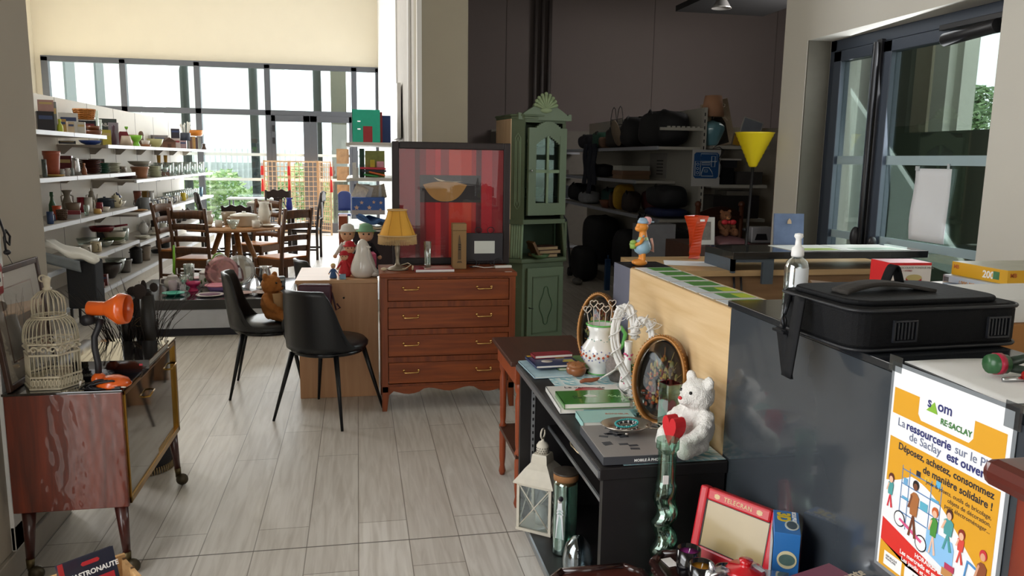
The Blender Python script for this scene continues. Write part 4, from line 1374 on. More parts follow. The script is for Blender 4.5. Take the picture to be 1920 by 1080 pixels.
 ('box', -2.90, 12.89, 0.469, 0.098, 0.140, '#b59a2e', 'yellow packet at the back of the far fifth tier', 'packet', ''),
 ('bowl', -2.82, 9.68, 0.142, 0.270, 0.160, '#413b37', 'dark roasting dish on the base shelf', 'dish', ''),
 ('glassbowl', -2.84, 10.00, 0.142, 0.229, 0.180, 'glass', 'clear mixing bowl stacked above the roasting dish', 'bowl', ''),
 ('pot', -2.78, 10.11, 0.142, 0.193, 0.160, '#6d6962', 'grey saucepan on the base shelf', 'saucepan', ''),
 ('casserole', -2.86, 10.97, 0.142, 0.168, 0.240, '#1f2122', 'black stock pot on the base shelf', 'stock pot', ''),
 ('pot', -2.82, 11.26, 0.142, 0.158, 0.200, '#8d7f70', 'beige pan right of the black stock pot', 'pan', ''),
 ('lidpan', -2.89, 11.51, 0.392, 0.440, 0.070, '#101113', 'black frying pan lying on the pots', 'pan', ''),
 ('lidpan', -2.78, 11.93, 0.162, 0.257, 0.050, '#15161a', 'black pan at the front of the base shelf', 'pan', ''),
 ('casserole', -2.95, 12.83, 0.142, 0.229, 0.220, '#18191b', 'black casserole at the back of the base shelf', 'casserole', ''),
 ('box', -2.72, 9.11, 0.142, 0.087, 0.120, '#6a2a26', 'dark red box at the left of the base shelf', 'box', ''),
]
CACHE = {}


def item_mesh(kind, d, h, mat):
 key = (kind, round(d, 2), round(h, 2), mat)
 if key in CACHE:
  return CACHE[key]
 r = d / 2
 m = MB()
 ms = [CLEAR if mat == 'glass' else GLASS('#a9c9dd', 0.6) if mat == 'glassblue' else STEEL if mat == 'steel' else M(mat, 0.35, var=0.15, scale=18)]
 if kind in ('box', 'book', 'gamebox', 'pack', 'appliance'):
  dp = {'book': 0.15, 'gamebox': 0.05, 'pack': 0.03}.get(kind, min(0.2, max(0.08, d * 0.7)))
  m.box(-r, r, -dp / 2, dp / 2, 0, h)
  if kind == 'pack':
   m = MB().box(-r, r, -0.004, 0.004, 0, h).lathe([(0.0, 0), (r * 0.5, 0.01), (r * 0.55, h * 0.3), (r * 0.2, h * 0.6), (r * 0.35, h * 0.85), (0, h * 0.9)], 12, 1, sy=0.5, c=(0, -0.012, 0))
   ms.append(M('#4d3540', 0.3))
  elif kind == 'appliance':
   m = MB().prism([(-r, 0), (r, 0), (r, h * 0.55), (r * 0.6, h), (-r * 0.6, h), (-r, h * 0.6)], -0.09, 0.09, 'y')
  elif kind == 'box' and d > 0.05:
   hs = int(abs(hash_(mat)) % 4)
   m.box(-r * 0.8, r * 0.8, -dp / 2 - 0.001, -dp / 2, h * 0.62, h * 0.8, 1)
   ms.append(M(('#d8d5cc', '#3b4b74', '#c9b27a', '#8a2f36')[hs], 0.5))
 elif kind == 'bottle':
  m.lathe([(0, 0), (r * 0.8, 0), (r, h * 0.08), (r * 0.9, h * 0.5), (r * 0.45, h * 0.68), (r * 0.35, h * 0.8), (r * 0.5, h * 0.84), (r * 0.45, h), (0, h)], 16)
 elif kind == 'basket':
  m.vessel([(r * 0.78, 0), (r * 0.9, h * 0.5), (r, h)], 0.008, 24)
  for q in range(5):
   z = h * (0.1 + 0.2 * q)
   rr = r * (0.79 + 0.22 * z / h) + 0.002
   m.tube([(rr * math.cos(2 * PI * i / 24), rr * math.sin(2 * PI * i / 24), z + 0.004 * (-1) ** i) for i in range(24)], 0.005, 5, closed=True)
  for q in range(16):
   a = 2 * PI * q / 16
   m.rod((r * 0.8 * math.cos(a), r * 0.8 * math.sin(a), 0.003), (r * 1.01 * math.cos(a), r * 1.01 * math.sin(a), h), 0.004, n=5)
  ms = [M(mat, 0.6, var=0.3, scale=40)]
 elif kind == 'tray':
  m.vessel([(r * 0.8, 0), (r * 0.95, h * 0.4), (r, h)], 0.008, 20)
 elif kind in ('bowl', 'glassbowl'):
  m.vessel([(r * 0.4, 0), (r * 0.45, h * 0.06), (r * 0.8, h * 0.45), (r, h)], 0.005, 28)
 elif kind == 'dish':
  m.vessel([(r * 0.6, 0), (r * 0.75, h * 0.3), (r, h)], 0.004, 24)
 elif kind == 'pot':
  m.vessel([(r * 0.72, 0), (r * 0.8, h * 0.3), (r * 0.92, h * 0.8), (r, h * 0.86), (r, h)], 0.008, 28)
 elif kind == 'mug':
  rr = r * 0.82
  m.vessel([(rr * 0.85, 0), (rr, h * 0.08), (rr, h)], 0.004, 20)
  m.tube([(rr * 0.95, 0, h * 0.78), (rr * 1.35, 0, h * 0.8), (rr * 1.5, 0, h * 0.5), (rr * 1.35, 0, h * 0.25), (rr * 0.95, 0, h * 0.25)], max(0.004, r * 0.12), 7)
 elif kind == 'jug':
  rr = r * 0.75
  m.vessel([(rr * 0.75, 0), (rr, h * 0.25), (rr * 0.85, h * 0.65), (rr * 0.7, h * 0.85), (rr * 0.85, h)], 0.004, 22)
  m.tube([(-rr * 0.7, 0, h * 0.9), (-rr * 1.35, 0, h * 0.95), (-rr * 1.5, 0, h * 0.6), (-rr * 0.95, 0, h * 0.3)], 0.006, 7)
  m.tube([(rr * 0.75, 0, h * 0.9), (rr * 1.1, 0, h * 1.02)], [0.012, 0.005], 8)
 elif kind == 'teapot':
  rr = r * 0.72
  m.lathe([(0, 0), (rr * 0.6, 0), (rr, h * 0.3), (rr * 0.95, h * 0.5), (rr * 0.55, h * 0.72), (rr * 0.6, h * 0.74), (rr * 0.5, h * 0.82), (rr * 0.12, h * 0.88), (rr * 0.16, h * 0.95), (0, h)], 24)
  m.tube([(rr * 0.85, 0, h * 0.3), (rr * 1.2, 0, h * 0.45), (rr * 1.4, 0, h * 0.7)], [rr * 0.2, rr * 0.13, rr * 0.08], 8)
  m.tube([(-rr * 0.7, 0, h * 0.65), (-rr * 1.25, 0, h * 0.65), (-rr * 1.35, 0, h * 0.35), (-rr * 0.9, 0, h * 0.22)], rr * 0.09, 7)
  if mat == '#d8cfae':
   for a, z in ((-1.2, 0.3), (-1.8, 0.36), (-1.5, 0.2)):
    m.ball((rr * 0.97 * math.cos(a), rr * 0.97 * math.sin(a), h * z), 0.012, 1, 8, 6)
   ms.append(M('#a3202a', 0.4))
 elif kind == 'casserole':
  rr = r * 0.88
  m.lathe([(0, 0), (rr * 0.9, 0), (rr, h * 0.1), (rr, h * 0.68), (rr * 1.05, h * 0.7), (rr * 1.02, h * 0.78), (rr * 0.4, h * 0.9), (rr * 0.12, h * 0.92), (rr * 0.15, h), (0, h)], 26)
  for s in (-1, 1):
   m.cb((s * rr * 1.06, 0, h * 0.6), (rr * 0.25, rr * 0.5, 0.012))
 elif kind == 'vaseg':
  m.vessel([(r * 0.5, 0), (r * 0.9, h * 0.3), (r * 0.95, h * 0.45), (r * 0.5, h * 0.72), (r * 0.5, h * 0.8), (r * 0.85, h)], 0.006, 22)
  for s in (-1, 1):
   m.tube([(s * r * 0.5, 0, h * 0.8), (s * r * 0.95, 0, h * 0.75), (s * r * 0.9, 0, h * 0.5)], 0.006, 6)
 elif kind == 'glassvase':
  m.vessel([(r * 0.7, 0), (r * 0.7, h * 0.3), (r, h)], 0.003, 16)
 elif kind == 'glass':
  m.vessel([(r * 0.7, 0), (r * 0.85, h * 0.4), (r, h)], 0.003, 16)
 elif kind == 'wineglass':
  m.vessel([(r * 0.55, h * 0.45), (r, h * 0.65), (r * 0.95, h * 0.85), (r * 0.8, h)], 0.002, 16)
  m.lathe([(0, 0), (r * 0.85, 0), (r * 0.8, 0.004), (0.004, 0.012), (0.0035, h * 0.42), (r * 0.5, h * 0.46), (0, h * 0.47)], 16)
 elif kind == 'shade':
  m.vessel([(r, 0), (r * 0.62, h)], 0.003, 24)
 elif kind == 'greencup':
  m.vessel([(r * 0.75, 0), (r * 0.6, h * 0.12), (r * 0.4, h * 0.4), (r * 0.5, h * 0.48), (r * 0.95, h * 0.75), (r, h)], 0.005, 24)
 elif kind == 'stick':
  m.cyl((0, 0, 0), r * 0.3, h * 0.85, 10, 1)
  m.lathe([(r * 0.4, h * 0.85), (r, h * 0.93), (r, h), (0, h)], 12)
  ms.append(M('#d8d8d0', 0.4))
 elif kind == 'figure':
  m.lathe([(0, 0), (r * 0.9, 0), (r * 0.8, h * 0.3), (r * 0.55, h * 0.6), (r * 0.4, h * 0.68), (0, h * 0.7)], 14)
  m.ball((0, 0, h * 0.8), (r * 0.6, r * 0.6, h * 0.2))
 elif kind == 'house':
  m.box(-r, r, -0.06, 0.06, 0, h * 0.6)
  m.prism([(-r * 1.1, h * 0.6), (r * 1.1, h * 0.6), (0, h)], -0.075, 0.075, 'y', 1)
  m.box(-r * 0.3, r * 0.3, -0.062, -0.06, 0.01, h * 0.4, 1)
  ms.append(M('#4a2a1a', 0.6))
 elif kind == 'jar':
  m.vessel([(r * 0.9, 0), (r, h * 0.1), (r * 0.9, h)], 0.005, 18)
 elif kind == 'utensils':
  for i in range(9):
   a = i * 0.9
   m.rod((0.3 * r * math.cos(a), 0.3 * r * math.sin(a), 0.0), (r * math.cos(a), r * 0.6 * math.sin(a), h * (0.7 + 0.03 * i)), 0.004, 0.008, 6)
   m.ball((r * math.cos(a), r * 0.6 * math.sin(a), h * (0.7 + 0.03 * i)), (0.014, 0.008, 0.025), nu=8, nv=6)
 elif kind == 'boxlid':
  m.box(-r, r, -0.06, 0.06, 0, h * 0.55)
  m.box(-r * 1.03, r * 1.03, -0.065, 0.065, h * 0.55, h, 1)
  ms.append(M('#7d1826', 0.4))
 elif kind == 'lidpan':
  rr = r * 0.66
  m.vessel([(rr * 0.8, 0), (rr * 0.95, h * 0.5), (rr, h)], 0.005, 24, c=(-r + rr, 0, 0))
  m.tube([(-r + 2 * rr * 0.97, 0, h * 0.85), (r, -0.01, h * 1.15)], [0.014, 0.011], 8)
 elif kind == 'plates':
  m.lathe([(0, 0), (r * 0.55, 0), (r * 0.6, 0.006), (r, h), (r * 0.98, h + 0.003), (r * 0.55, 0.011), (0, 0.011)], 24)
 me = m.mesh('mesh', ms)
 CACHE[key] = me
 return me


def hash_(s):
 return sum((i + 1) * ord(c) for i, c in enumerate(s))


def put(name, kind, x, y, z, d, h, mat, label, cat, grp='', rz=0.0):
 o = bpy.data.objects.new(name, item_mesh(kind, d, h, mat))
 COL.objects.link(o)
 o.location = (x, y, z)
 o.rotation_euler = (0, 0, rz)
 return tag(o, label, cat, grp or None)


for kind, x, y, z, d, h, mat, label, cat, grp in ITEMS:
 nm = cat.replace(' ', '_')
 rz = 0.35 + rnd.uniform(-0.25, 0.25)
 if kind == 'plates':
  step = 0.018
  n = max(1, min(8, int(h / step)))
  for k in range(n):
   if n == 1:
    lb = label + ' lying flat on the shelf'
   else:
    lb = label + ' in the stack of %s pieces on the left wall shelving' % cat
   put(nm, 'plates', x + rnd.uniform(-.006, .006), y, z + k * step, d * (0.98 if k % 3 else 1.0), 0.02, mat, lb, cat, label + ' stack', 0)
  continue
 o = put(nm, kind, x, y, z, d, h, mat, label, cat, grp, rz if kind not in ('mug', 'jug', 'teapot') else rnd.uniform(-1.2, 0.6))
 if kind == 'gamebox':
  t_ = bpy.data.curves.new('lettering', 'FONT')
  t_.body = 'CABARET'
  t_.size = 0.058
  t_.align_x = 'CENTER'
  q = text_mesh(t_, 'lettering', PAPER)
  q.parent = o
  q.location = (0.0, -0.0262, h * 0.72)
  q.rotation_euler = (PI / 2, 0, 0)

GLB = 'clear drinking glass in the dense rows of glassware on the third tier'
for i in range(15):
 for j in range(3):
  y = 12.25 + i * 0.2 + 0.06 * (j % 2)
  kd = 'wineglass' if (i + j) % 3 == 0 else 'glass'
  put('drinking_glass', kd, -2.73 - 0.13 * j, y, 1.239, 0.075, 0.13 + 0.03 * ((i * 7 + j) % 3), 'glass', GLB, 'glass', 'glasses on the third tier')
for i in range(2):
 put('drinking_glass', 'glassvase', -3.05, 13.3 + i * 0.45, 1.239, 0.06, 0.3, '#b98d3a', ('tall amber glass behind the clear glasses, nearer one of two', 'tall amber glass behind the clear glasses, farther one of two')[i], 'glass', 'tall amber glasses')
for i in range(12):
 for j in range(2):
  put('drinking_glass', 'glass', -2.86 - 0.13 * j, 13.3 + i * 0.17, 0.827, 0.07, 0.13, 'glass', 'clear tumbler in the rows at the far end of the fourth tier', 'glass', 'tumblers at the far end of the fourth tier')
mc = ['#d6d2c8', '#c9c9c4', '#b8b4a8', '#dad7cf', '#3f4552', '#9aa6ae']
for i in range(11):
 for j in range(2):
  c = mc[(i * 2 + j * 3) % 6]
  put('mug', 'mug', -2.745 - 0.13 * j, 11.35 + i * 0.165, 0.827, 0.10, 0.10, c, ('dark' if c == '#3f4552' else 'pale') + ' mug in the rows of mugs on the far fourth tier', 'mug', 'rows of ' + ('dark' if c == '#3f4552' else 'pale') + ' mugs', rnd.uniform(-0.8, 0.8))
for i in range(5):
 put('jar', 'jar', -2.9, 12.2 + i * 0.16, 0.469, 0.12, 0.14, '#2a2322', 'dark jar in the row at the far end of the fifth tier', 'jar', 'dark jars on the fifth tier')
for i in range(4):
 put('kettle', 'teapot', -2.86, 13.1 + i * 0.4, 0.469, 0.22, 0.2, '#38302c', 'dark kettle in the row at the far end of the fifth tier', 'kettle', 'dark kettles on the fifth tier')
kb = T('knife_rack', 'rack of white handled cutlery standing on the base shelf', 'knife rack', (-2.7, 8.75, 0.142))
P('block', MB().box(-2.78, -2.66, 8.6, 8.95, 0.142, 0.2), M('#6b2b25', 0.5), kb)
for i in range(6):
 P('handle', MB().rod((-2.72, 8.64 + i * 0.055, 0.19), (-2.70, 8.62 + i * 0.06, 0.33), 0.006, 0.012), M('#c9c4b4', 0.4), kb)
stl = T('stool', 'dark grey upholstered cube stool under a white cloth', 'stool', (-2.45, 8.5, 0))
P('seat', MB().box(-2.56, -2.32, 7.55, 7.80, 0.17, 0.60), M('#2c2e33', 0.9, bump=0.3), stl, 0.02)
for sx in (-2.55, -2.35):
 for sy in (7.56, 7.77):
  P('leg', MB().box(sx, sx + 0.02, sy, sy + 0.02, 0, 0.17), BLACK, stl)
m = MB().sheet(lambda u, v: (-2.74 + 0.44 * u + 0.02 * math.sin(v * 8), 7.50 + 0.32 * v, 0.77 - 0.155 * min(1, u * 1.15) ** 1.0 + 0.02 * math.sin(u * 9 + v * 3) * (1 - u) - 0.05 * max(0, 0.25 - v) * (1 + math.sin(u * 14))), 26, 14, 0.012)
S('cloth', m, M('#d5d3cc', 0.9, var=0.08), 'white quilted cloth draped over the dark grey stool', 'cloth')
m = MB().sheet(lambda u, v: (-2.72 + 0.3 * u, 7.49 + 0.03 * v, 0.70 - 0.09 * u - 0.1 * v), 14, 4, 0.01)
S('cloth', m, M('#8f98a0', 0.9, var=0.2), 'grey cloth hanging below the white quilted cloth', 'cloth')

# ================================================================ dining set in the hall
OK1 = WOOD('#4a2f1b', '#6d472a', 0.4, 2, 7.0)
SEAT = WOOD('#a8642c', '#c07a3a', 0.4, 1, 6.0)


def ladder_chair(name, label, x, y, face):
 """face: unit-ish vector the sitter looks along"""
 t = T(name, label, 'chair', (x, y, 0), math.atan2(face[1], face[0]) - PI / 2)
 for s in (-1, 1):
  P('leg', MB().tube([(s * 0.19, -0.20, 0), (s * 0.19, -0.19, 0.42), (s * 0.19, -0.215, 0.7), (s * 0.19, -0.27, 1.0)], [0.022] * 4, 4), OK1, t, w=False)
  P('leg', MB().box(s * 0.2 - 0.02, s * 0.2 + 0.02, 0.17, 0.21, 0, 0.44), OK1, t, w=False)
 for z, hh, dy in ((0.93, 0.09, -0.258), (0.80, 0.06, -0.235), (0.67, 0.06, -0.212), (0.55, 0.06, -0.2)):
  m = MB().sheet(lambda u, v: (-0.18 + 0.36 * u, dy - 0.02 * math.sin(u * PI), z - hh / 2 + hh * v + 0.008 * math.sin(u * PI)), 10, 2, 0.02)
  P('rung', m, OK1, t, w=False)
 P('seat', MB().box(-0.19, 0.19, -0.18, 0.2, 0.44, 0.462), SEAT, t, 0.008, w=False)
 P('apron', MB().box(-0.19, 0.19, 0.19, 0.205, 0.36, 0.44).box(-0.205, -0.19, -0.18, 0.19, 0.36, 0.44).box(0.19, 0.205, -0.18, 0.19, 0.36, 0.44).box(-0.19, 0.19, -0.195, -0.18, 0.36, 0.44), OK1, t, w=False)
 P('stretcher', MB().box(-0.19, -0.175, -0.18, 0.18, 0.15, 0.18).box(0.175, 0.19, -0.18, 0.18, 0.15, 0.18).box(-0.18, 0.18, 0.0, 0.015, 0.15, 0.18), OK1, t, w=False)
 return t


ladder_chair('ladder_back_chair', 'brown ladder back chair nearest on the left side of the round table', -1.70, 8.98, (0.22, 1))
ladder_chair('ladder_back_chair', 'brown ladder back chair half hidden behind the left front chair', -2.02, 9.80, (1, -0.35))
ladder_chair('ladder_back_chair', 'brown ladder back chair on the right side of the round table', -0.83, 9.02, (-0.75, 0.7))
lc = ladder_chair('ladder_back_chair', 'brown ladder back chair with white tag behind the round table', -1.27, 10.42, (-0.5, -0.87))
P('price_tag', MB().cb((0.0, -0.282, 0.95), (0.06, 0.003, 0.035)), PAPER, lc, w=False)
TBL = WOOD('#9a6a3c', '#b98551', 0.35, 0, 5.0, 0.2)
rt_ = T('round_table', 'round oak dining table with splayed legs set with white crockery', 'table', (-1.44, 9.58, 0))
P('tabletop', MB().lathe([(0, 0.71), (0.5, 0.71), (0.535, 0.722), (0.535, 0.74), (0, 0.745)], 48, c=(-1.44, 9.58, 0)), TBL, rt_)
for a in (0.5, 2.0, 3.6, 5.2):
 P('leg', MB().rod((-1.44 + 0.4 * math.cos(a), 9.58 + 0.4 * math.sin(a), 0), (-1.44 + 0.12 * math.cos(a), 9.58 + 0.12 * math.sin(a), 0.71), 0.022, 0.034, 10), TBL, rt_)


def crock(kind, x, y, d, h, mat, label, cat, rz=0.0, z=0.745):
 return put(cat.replace(' ', '_'), kind, x, y, z, d, h, mat, label, cat, '', rz)


CW = '#dcd7ca'
crock('casserole', -1.30, 9.55, 0.34, 0.17, CW, 'white lidded soup tureen in the middle of the round table', 'tureen')
crock('jug', -1.10, 9.78, 0.20, 0.27, CW, 'tall white flowered coffee pot on the round table', 'coffee pot', 2.6)
crock('vaseg', -1.70, 9.62, 0.11, 0.17, CW, 'white footed cup with blue flowers at the left of the round table', 'cup')
crock('mug', -1.56, 9.42, 0.10, 0.08, CW, 'small white teacup left of the glass sugar bowl', 'teacup')
crock('bowl', -1.50, 9.75, 0.17, 0.15, '#a08e74', 'smoky glass bowl behind the teacup', 'bowl')
crock('glassbowl', -1.37, 9.2, 0.14, 0.10, 'glass', 'cut glass sugar bowl at the front of the round table', 'sugar bowl')
crock('mug', -1.14, 9.32, 0.11, 0.085, CW, 'white cup with blue pattern right of the glass sugar bowl', 'cup')
for k, (x, y, d, lb) in enumerate(((-1.72, 9.42, 0.22, 'white plate at the left edge of the round table'), (-1.02, 9.5, 0.22, 'white plate at the right edge of the round table'), (-1.58, 9.88, 0.25, 'white plate at the back of the round table'))):
 crock('plates', x, y, d, 0.02, CW, lb, 'plate')

DK = WOOD('#1c110c', '#2f1e16', 0.4, 2, 7.0)


def carved_chair(name, label, x, y, face, hz=1.0):
 t = T(name, label, 'chair', (x, y, 0), math.atan2(face[1], face[0]) - PI / 2, 'dark carved chairs')
 for s in (-1, 1):
  P('leg', MB().tube([(s * 0.19, -0.2, 0), (s * 0.19, -0.2, 0.45), (s * 0.19, -0.23, 0.75), (s * 0.19, -0.28, hz)], 0.02, 6), DK, t, w=False)
  P('leg', MB().lathe([(0.02, 0), (0.024, 0.1), (0.014, 0.14), (0.022, 0.2), (0.022, 0.35), (0.014, 0.38), (0.024, 0.44)], 10, c=(s * 0.19, 0.18, 0)), DK, t, w=False)
 P('seat', MB().box(-0.21, 0.21, -0.2, 0.21, 0.43, 0.465), DK, t, 0.01, w=False)
 pts = [(-0.2, hz - 0.10)]
 for i in range(21):
  u = i / 20
  pts.append((-0.2 + 0.4 * u, hz - 0.02 + 0.03 * math.sin(u * PI) + 0.012 * math.cos(u * 6 * PI)))
 pts.append((0.2, hz - 0.10))
 for i in range(21):
  u = 1 - i / 20
  pts.append((-0.2 + 0.4 * u, hz - 0.13 + 0.015 * math.cos(u * 8 * PI)))
 P('crest_rail', MB().prism(pts, -0.29, -0.265, 'y'), DK, t, w=False)
 P('splat', MB().box(-0.19, 0.19, -0.245, -0.225, 0.62, 0.66).box(-0.07, 0.07, -0.262, -0.24, 0.64, hz - 0.12), DK, t, w=False)
 P('stretcher', MB().box(-0.19, 0.19, 0.0, 0.02, 0.14, 0.17).box(-0.2, -0.18, -0.2, 0.18, 0.14, 0.17).box(0.18, 0.2, -0.2, 0.18, 0.14, 0.17), DK, t, w=False)
 return t


carved_chair('carved_chair', 'dark carved chair seen from behind in front of the lattice screen', -1.28, 13.25, (0.05, -1), 1.0)
carved_chair('carved_chair', 'dark carved chair side on, right of the dining group', -0.80, 12.45, (-1, 0.1), 1.02)
carved_chair('carved_chair', 'dark carved chair beside the far end of the wall shelving', -2.05, 12.3, (1, 0.3), 1.0)
carved_chair('carved_chair', 'dark carved chair between the round table and the lattice screen', -1.62, 11.75, (0.15, 1), 0.86)
dt = T('dining_table', 'dark wooden table behind the round table stacked with plates', 'table', (-1.35, 12.5, 0))
P('tabletop', MB().box(-1.75, -0.95, 12.1, 12.95, 0.70, 0.735), DK, dt, 0.006)
for x in (-1.70, -1.04):
 for y in (12.16, 12.85):
  P('leg', MB().box(x, x + 0.05, y, y + 0.05, 0, 0.70), DK, dt)
for k, (kind, x, y, d, h, mt_, lb, ct) in enumerate((('casserole', -1.55, 12.4, 0.2, 0.16, CW, 'white lidded pot at the left of the dark table', 'pot'), ('jug', -1.02, 12.35, 0.13, 0.2, '#262a86', 'cobalt blue jug on the dark table', 'jug'), ('plates', -1.15, 12.5, 0.28, 0.02, CW, 'white platter on the dark table', 'platter'), ('bowl', -1.35, 12.6, 0.2, 0.12, '#c08a4a', 'orange brown bowl on the dark table', 'bowl'), ('mug', -1.22, 12.75, 0.1, 0.12, '#7aa3cf', 'light blue pot at the back of the dark table', 'pot'))):
 crock(kind, x, y, d, h, mt_, lb, ct, 0, 0.736)

# ================================================================ lattice screen
LW = WOOD('#c09a72', '#d6b490', 0.5, 2, 6.0)
ls = T('folding_screen', 'three panel wooden lattice screen with red tassels by the glass door', 'screen', (-1.25, 16.4, 0))
pp = [(-1.90, 16.50), (-1.34, 16.28), (-0.74, 16.48), (-0.56, 16.05)]
pp = [(-1.84, 16.5), (-1.33, 16.3), (-0.78, 16.5), (-0.52, 16.18)]
for i in range(3):
 a, b = Vector((*pp[i], 0)), Vector((*pp[i + 1], 0))
 d = (b - a).normalized()
 a = a + d * 0.015
 b = b - d * 0.015
 fr = MB()
 for q in (a, b):
  fr.bar(q + Vector((0, 0, 0)), q + Vector((0, 0, 1.47)), 0.035, 0.03)
 for z in (0.08, 1.45):
  fr.bar(a + Vector((0, 0, z)), b + Vector((0, 0, z)), 0.03)
 p_ = P('panel_frame', fr, LW, ls)
 g = MB()
 L = (b - a).length
 nx = 6
 for k in range(1, nx):
  q = a + d * (L * k / nx)
  g.bar(q + Vector((0, 0, 0.08)), q + Vector((0, 0, 1.45)), 0.014)
 for k in range(1, 14):
  z = 0.08 + 1.37 * k / 14
  g.bar(a + Vector((0, 0, z)), b + Vector((0, 0, z)), 0.014)
 P('lattice', g, LW, p_)
for (x, y) in ((-1.86, 16.44), (-1.33, 16.22), (-0.515, 16.12)):
 tt = MB().rod((x, y, 1.36), (x, y, 1.18), 0.022, 0.03, 8).rod((x, y, 1.1), (x, y, 0.86), 0.016, 0.03, 8).rod((x, y, 1.44), (x, y, 0.9), 0.004, n=6)
 P('tassel', tt, M('#c8241f', 0.8), ls)
bc = T('blue_chair', 'blue plastic folding chair near the glass door', 'chair', (-0.25, 16.0, 0))
P('backrest', MB().sheet(lambda u, v: (-0.38 + 0.24 * u, 15.8 + 0.02 * math.sin(u * PI), 0.52 + 0.38 * v * (1 - 0.15 * abs(2 * u - 1) ** 3)), 10, 6, 0.02), M('#1f2f66', 0.5), bc)
P('seat', MB().box(-0.38, -0.14, 15.5, 15.8, 0.44, 0.47), M('#1f2f66', 0.5), bc)
for x, y in ((-0.37, 15.52), (-0.15, 15.52), (-0.37, 15.8), (-0.15, 15.8)):
 P('leg', MB().rod((x, y, 0), (x, y, 0.46), 0.011), STEEL, bc)
for k, (z0, z1) in enumerate(((1.42, 1.72), (1.08, 1.36), (0.8, 0.99))):
 S('landscape_print', MB().box(-0.42, -0.17, 16.735, 16.744, z0, z1), M('#9a7a58', 0.6, var=0.6, scale=9), ('upper brown landscape print hanging in the glass door', 'middle brown landscape print hanging in the glass door', 'lower brown landscape print hanging in the glass door')[k], 'print')
wt = T('trestle_table', 'pale trestle table standing along the far windows', 'table', (-2.3, 15.7, 0))
P('tabletop', MB().box(-2.45, -1.6, 15.75, 16.3, 0.72, 0.75), M('#cdd3cf', 0.5), wt)
for x, y in ((-2.4, 15.8), (-1.65, 15.8), (-2.4, 16.25), (-1.65, 16.25)):
 P('leg', MB().rod((x, y, 0), (x, y, 0.72), 0.015), DGREY, wt)

# ================================================================ low display platform with tableware
pf = T('display_platform', 'low black topped display platform with white front', 'platform', (-1.35, 7.7, 0))
P('plinth', MB().box(-2.0, -0.66, 7.09, 8.25, 0, 0.07), M('#1b1d2b', 0.5), pf)
P('front_board', MB().box(-2.02, -0.64, 7.06, 8.27, 0.07, 0.235), M('#c3c7d0', 0.5), pf, 0.002)
P('top', MB().box(-2.03, -0.63, 7.05, 8.28, 0.235, 0.322), M('#14161c', 0.15, coat=0.5), pf, 0.004)
DZ = 0.323


def pos(kind, x, y, d, h, mat, label, cat, z=DZ, rz=0.3):
 return put(cat.replace(' ', '_'), kind, x, y, z, d, h, mat, label, cat, '', rz)


pos('plates', -1.30, 7.25, 0.24, 0.012, '#cfc5c2', 'oval plate with mauve centre at the platform front edge', 'plate')
S('mauve_centre', MB().lathe([(0, 0), (0.085, 0), (0.085, 0.003), (0, 0.004)], 28, c=(-1.30, 7.25, DZ + 0.012), sx=1.05, sy=0.8), M('#6d4560', 0.5, var=0.3, scale=60), 'mauve doily lying in the oval plate', 'doily')
pos('plates', -1.62, 7.32, 0.19, 0.02, '#3fae96', 'turquoise plate at the left of the platform', 'plate')
pb = T('pie_dish', 'lilac fluted pie dish with pink rim on the platform', 'dish', (-1.27, 7.5, DZ))
P('dish', MB().vessel([(0.075, 0), (0.10, 0.05)], 0.004, 32, c=(-1.27, 7.5, DZ)), M('#9a7cc9', 0.4), pb)
P('rim', MB().lathe([(0.095, 0.05), (0.118, 0.052), (0.118, 0.06), (0.09, 0.06)], 32, c=(-1.27, 7.5, DZ)), M('#d98a9a', 0.4), pb)
pos('greencup', -1.49, 7.52, 0.13, 0.085, '#c8326e', 'bright pink footed bowl with wavy rim on the platform', 'bowl')
tj = T('lidded_jar', 'white lidded jar painted with leaves on the platform', 'jar', (-1.41, 7.8, DZ))
P('body', MB().lathe([(0, 0), (0.075, 0), (0.08, 0.01), (0.08, 0.11), (0.07, 0.125), (0, 0.125)], 24, c=(-1.41, 7.8, DZ)), M('#dfdcd6', 0.25), tj)
P('lid', MB().lathe([(0.08, 0.125), (0.075, 0.14), (0.03, 0.165), (0.012, 0.17), (0.018, 0.185), (0, 0.195)], 24, c=(-1.41, 7.8, DZ)), M('#dfdcd6', 0.25), tj)
m = MB()
for a, z in ((-1.2, 0.05), (-1.7, 0.07), (-2.2, 0.05), (-1.45, 0.085)):
 m.ball((-1.41 + 0.08 * math.cos(a), 7.8 + 0.08 * math.sin(a), DZ + z), (0.012, 0.005, 0.02), nu=8, nv=6)
P('leaf_motif', m, M('#55703f', 0.5, var=0.5, scale=80), tj)
cd = T('taper_candle', 'tall lime green taper candle standing on the platform', 'candle', (-1.74, 7.92, DZ))
P('holder', MB().lathe([(0, 0), (0.04, 0), (0.035, 0.01), (0.015, 0.02), (0.018, 0.05), (0, 0.05)], 16, c=(-1.74, 7.92, DZ)), M('#d9d8d4', 0.3), cd)
P('candle', MB().rod((-1.74, 7.92, DZ + 0.05), (-1.725, 7.92, DZ + 0.37), 0.013, 0.010, 14).ball((-1.725, 7.92, DZ + 0.37), 0.010), M('#86c832', 0.4), cd)
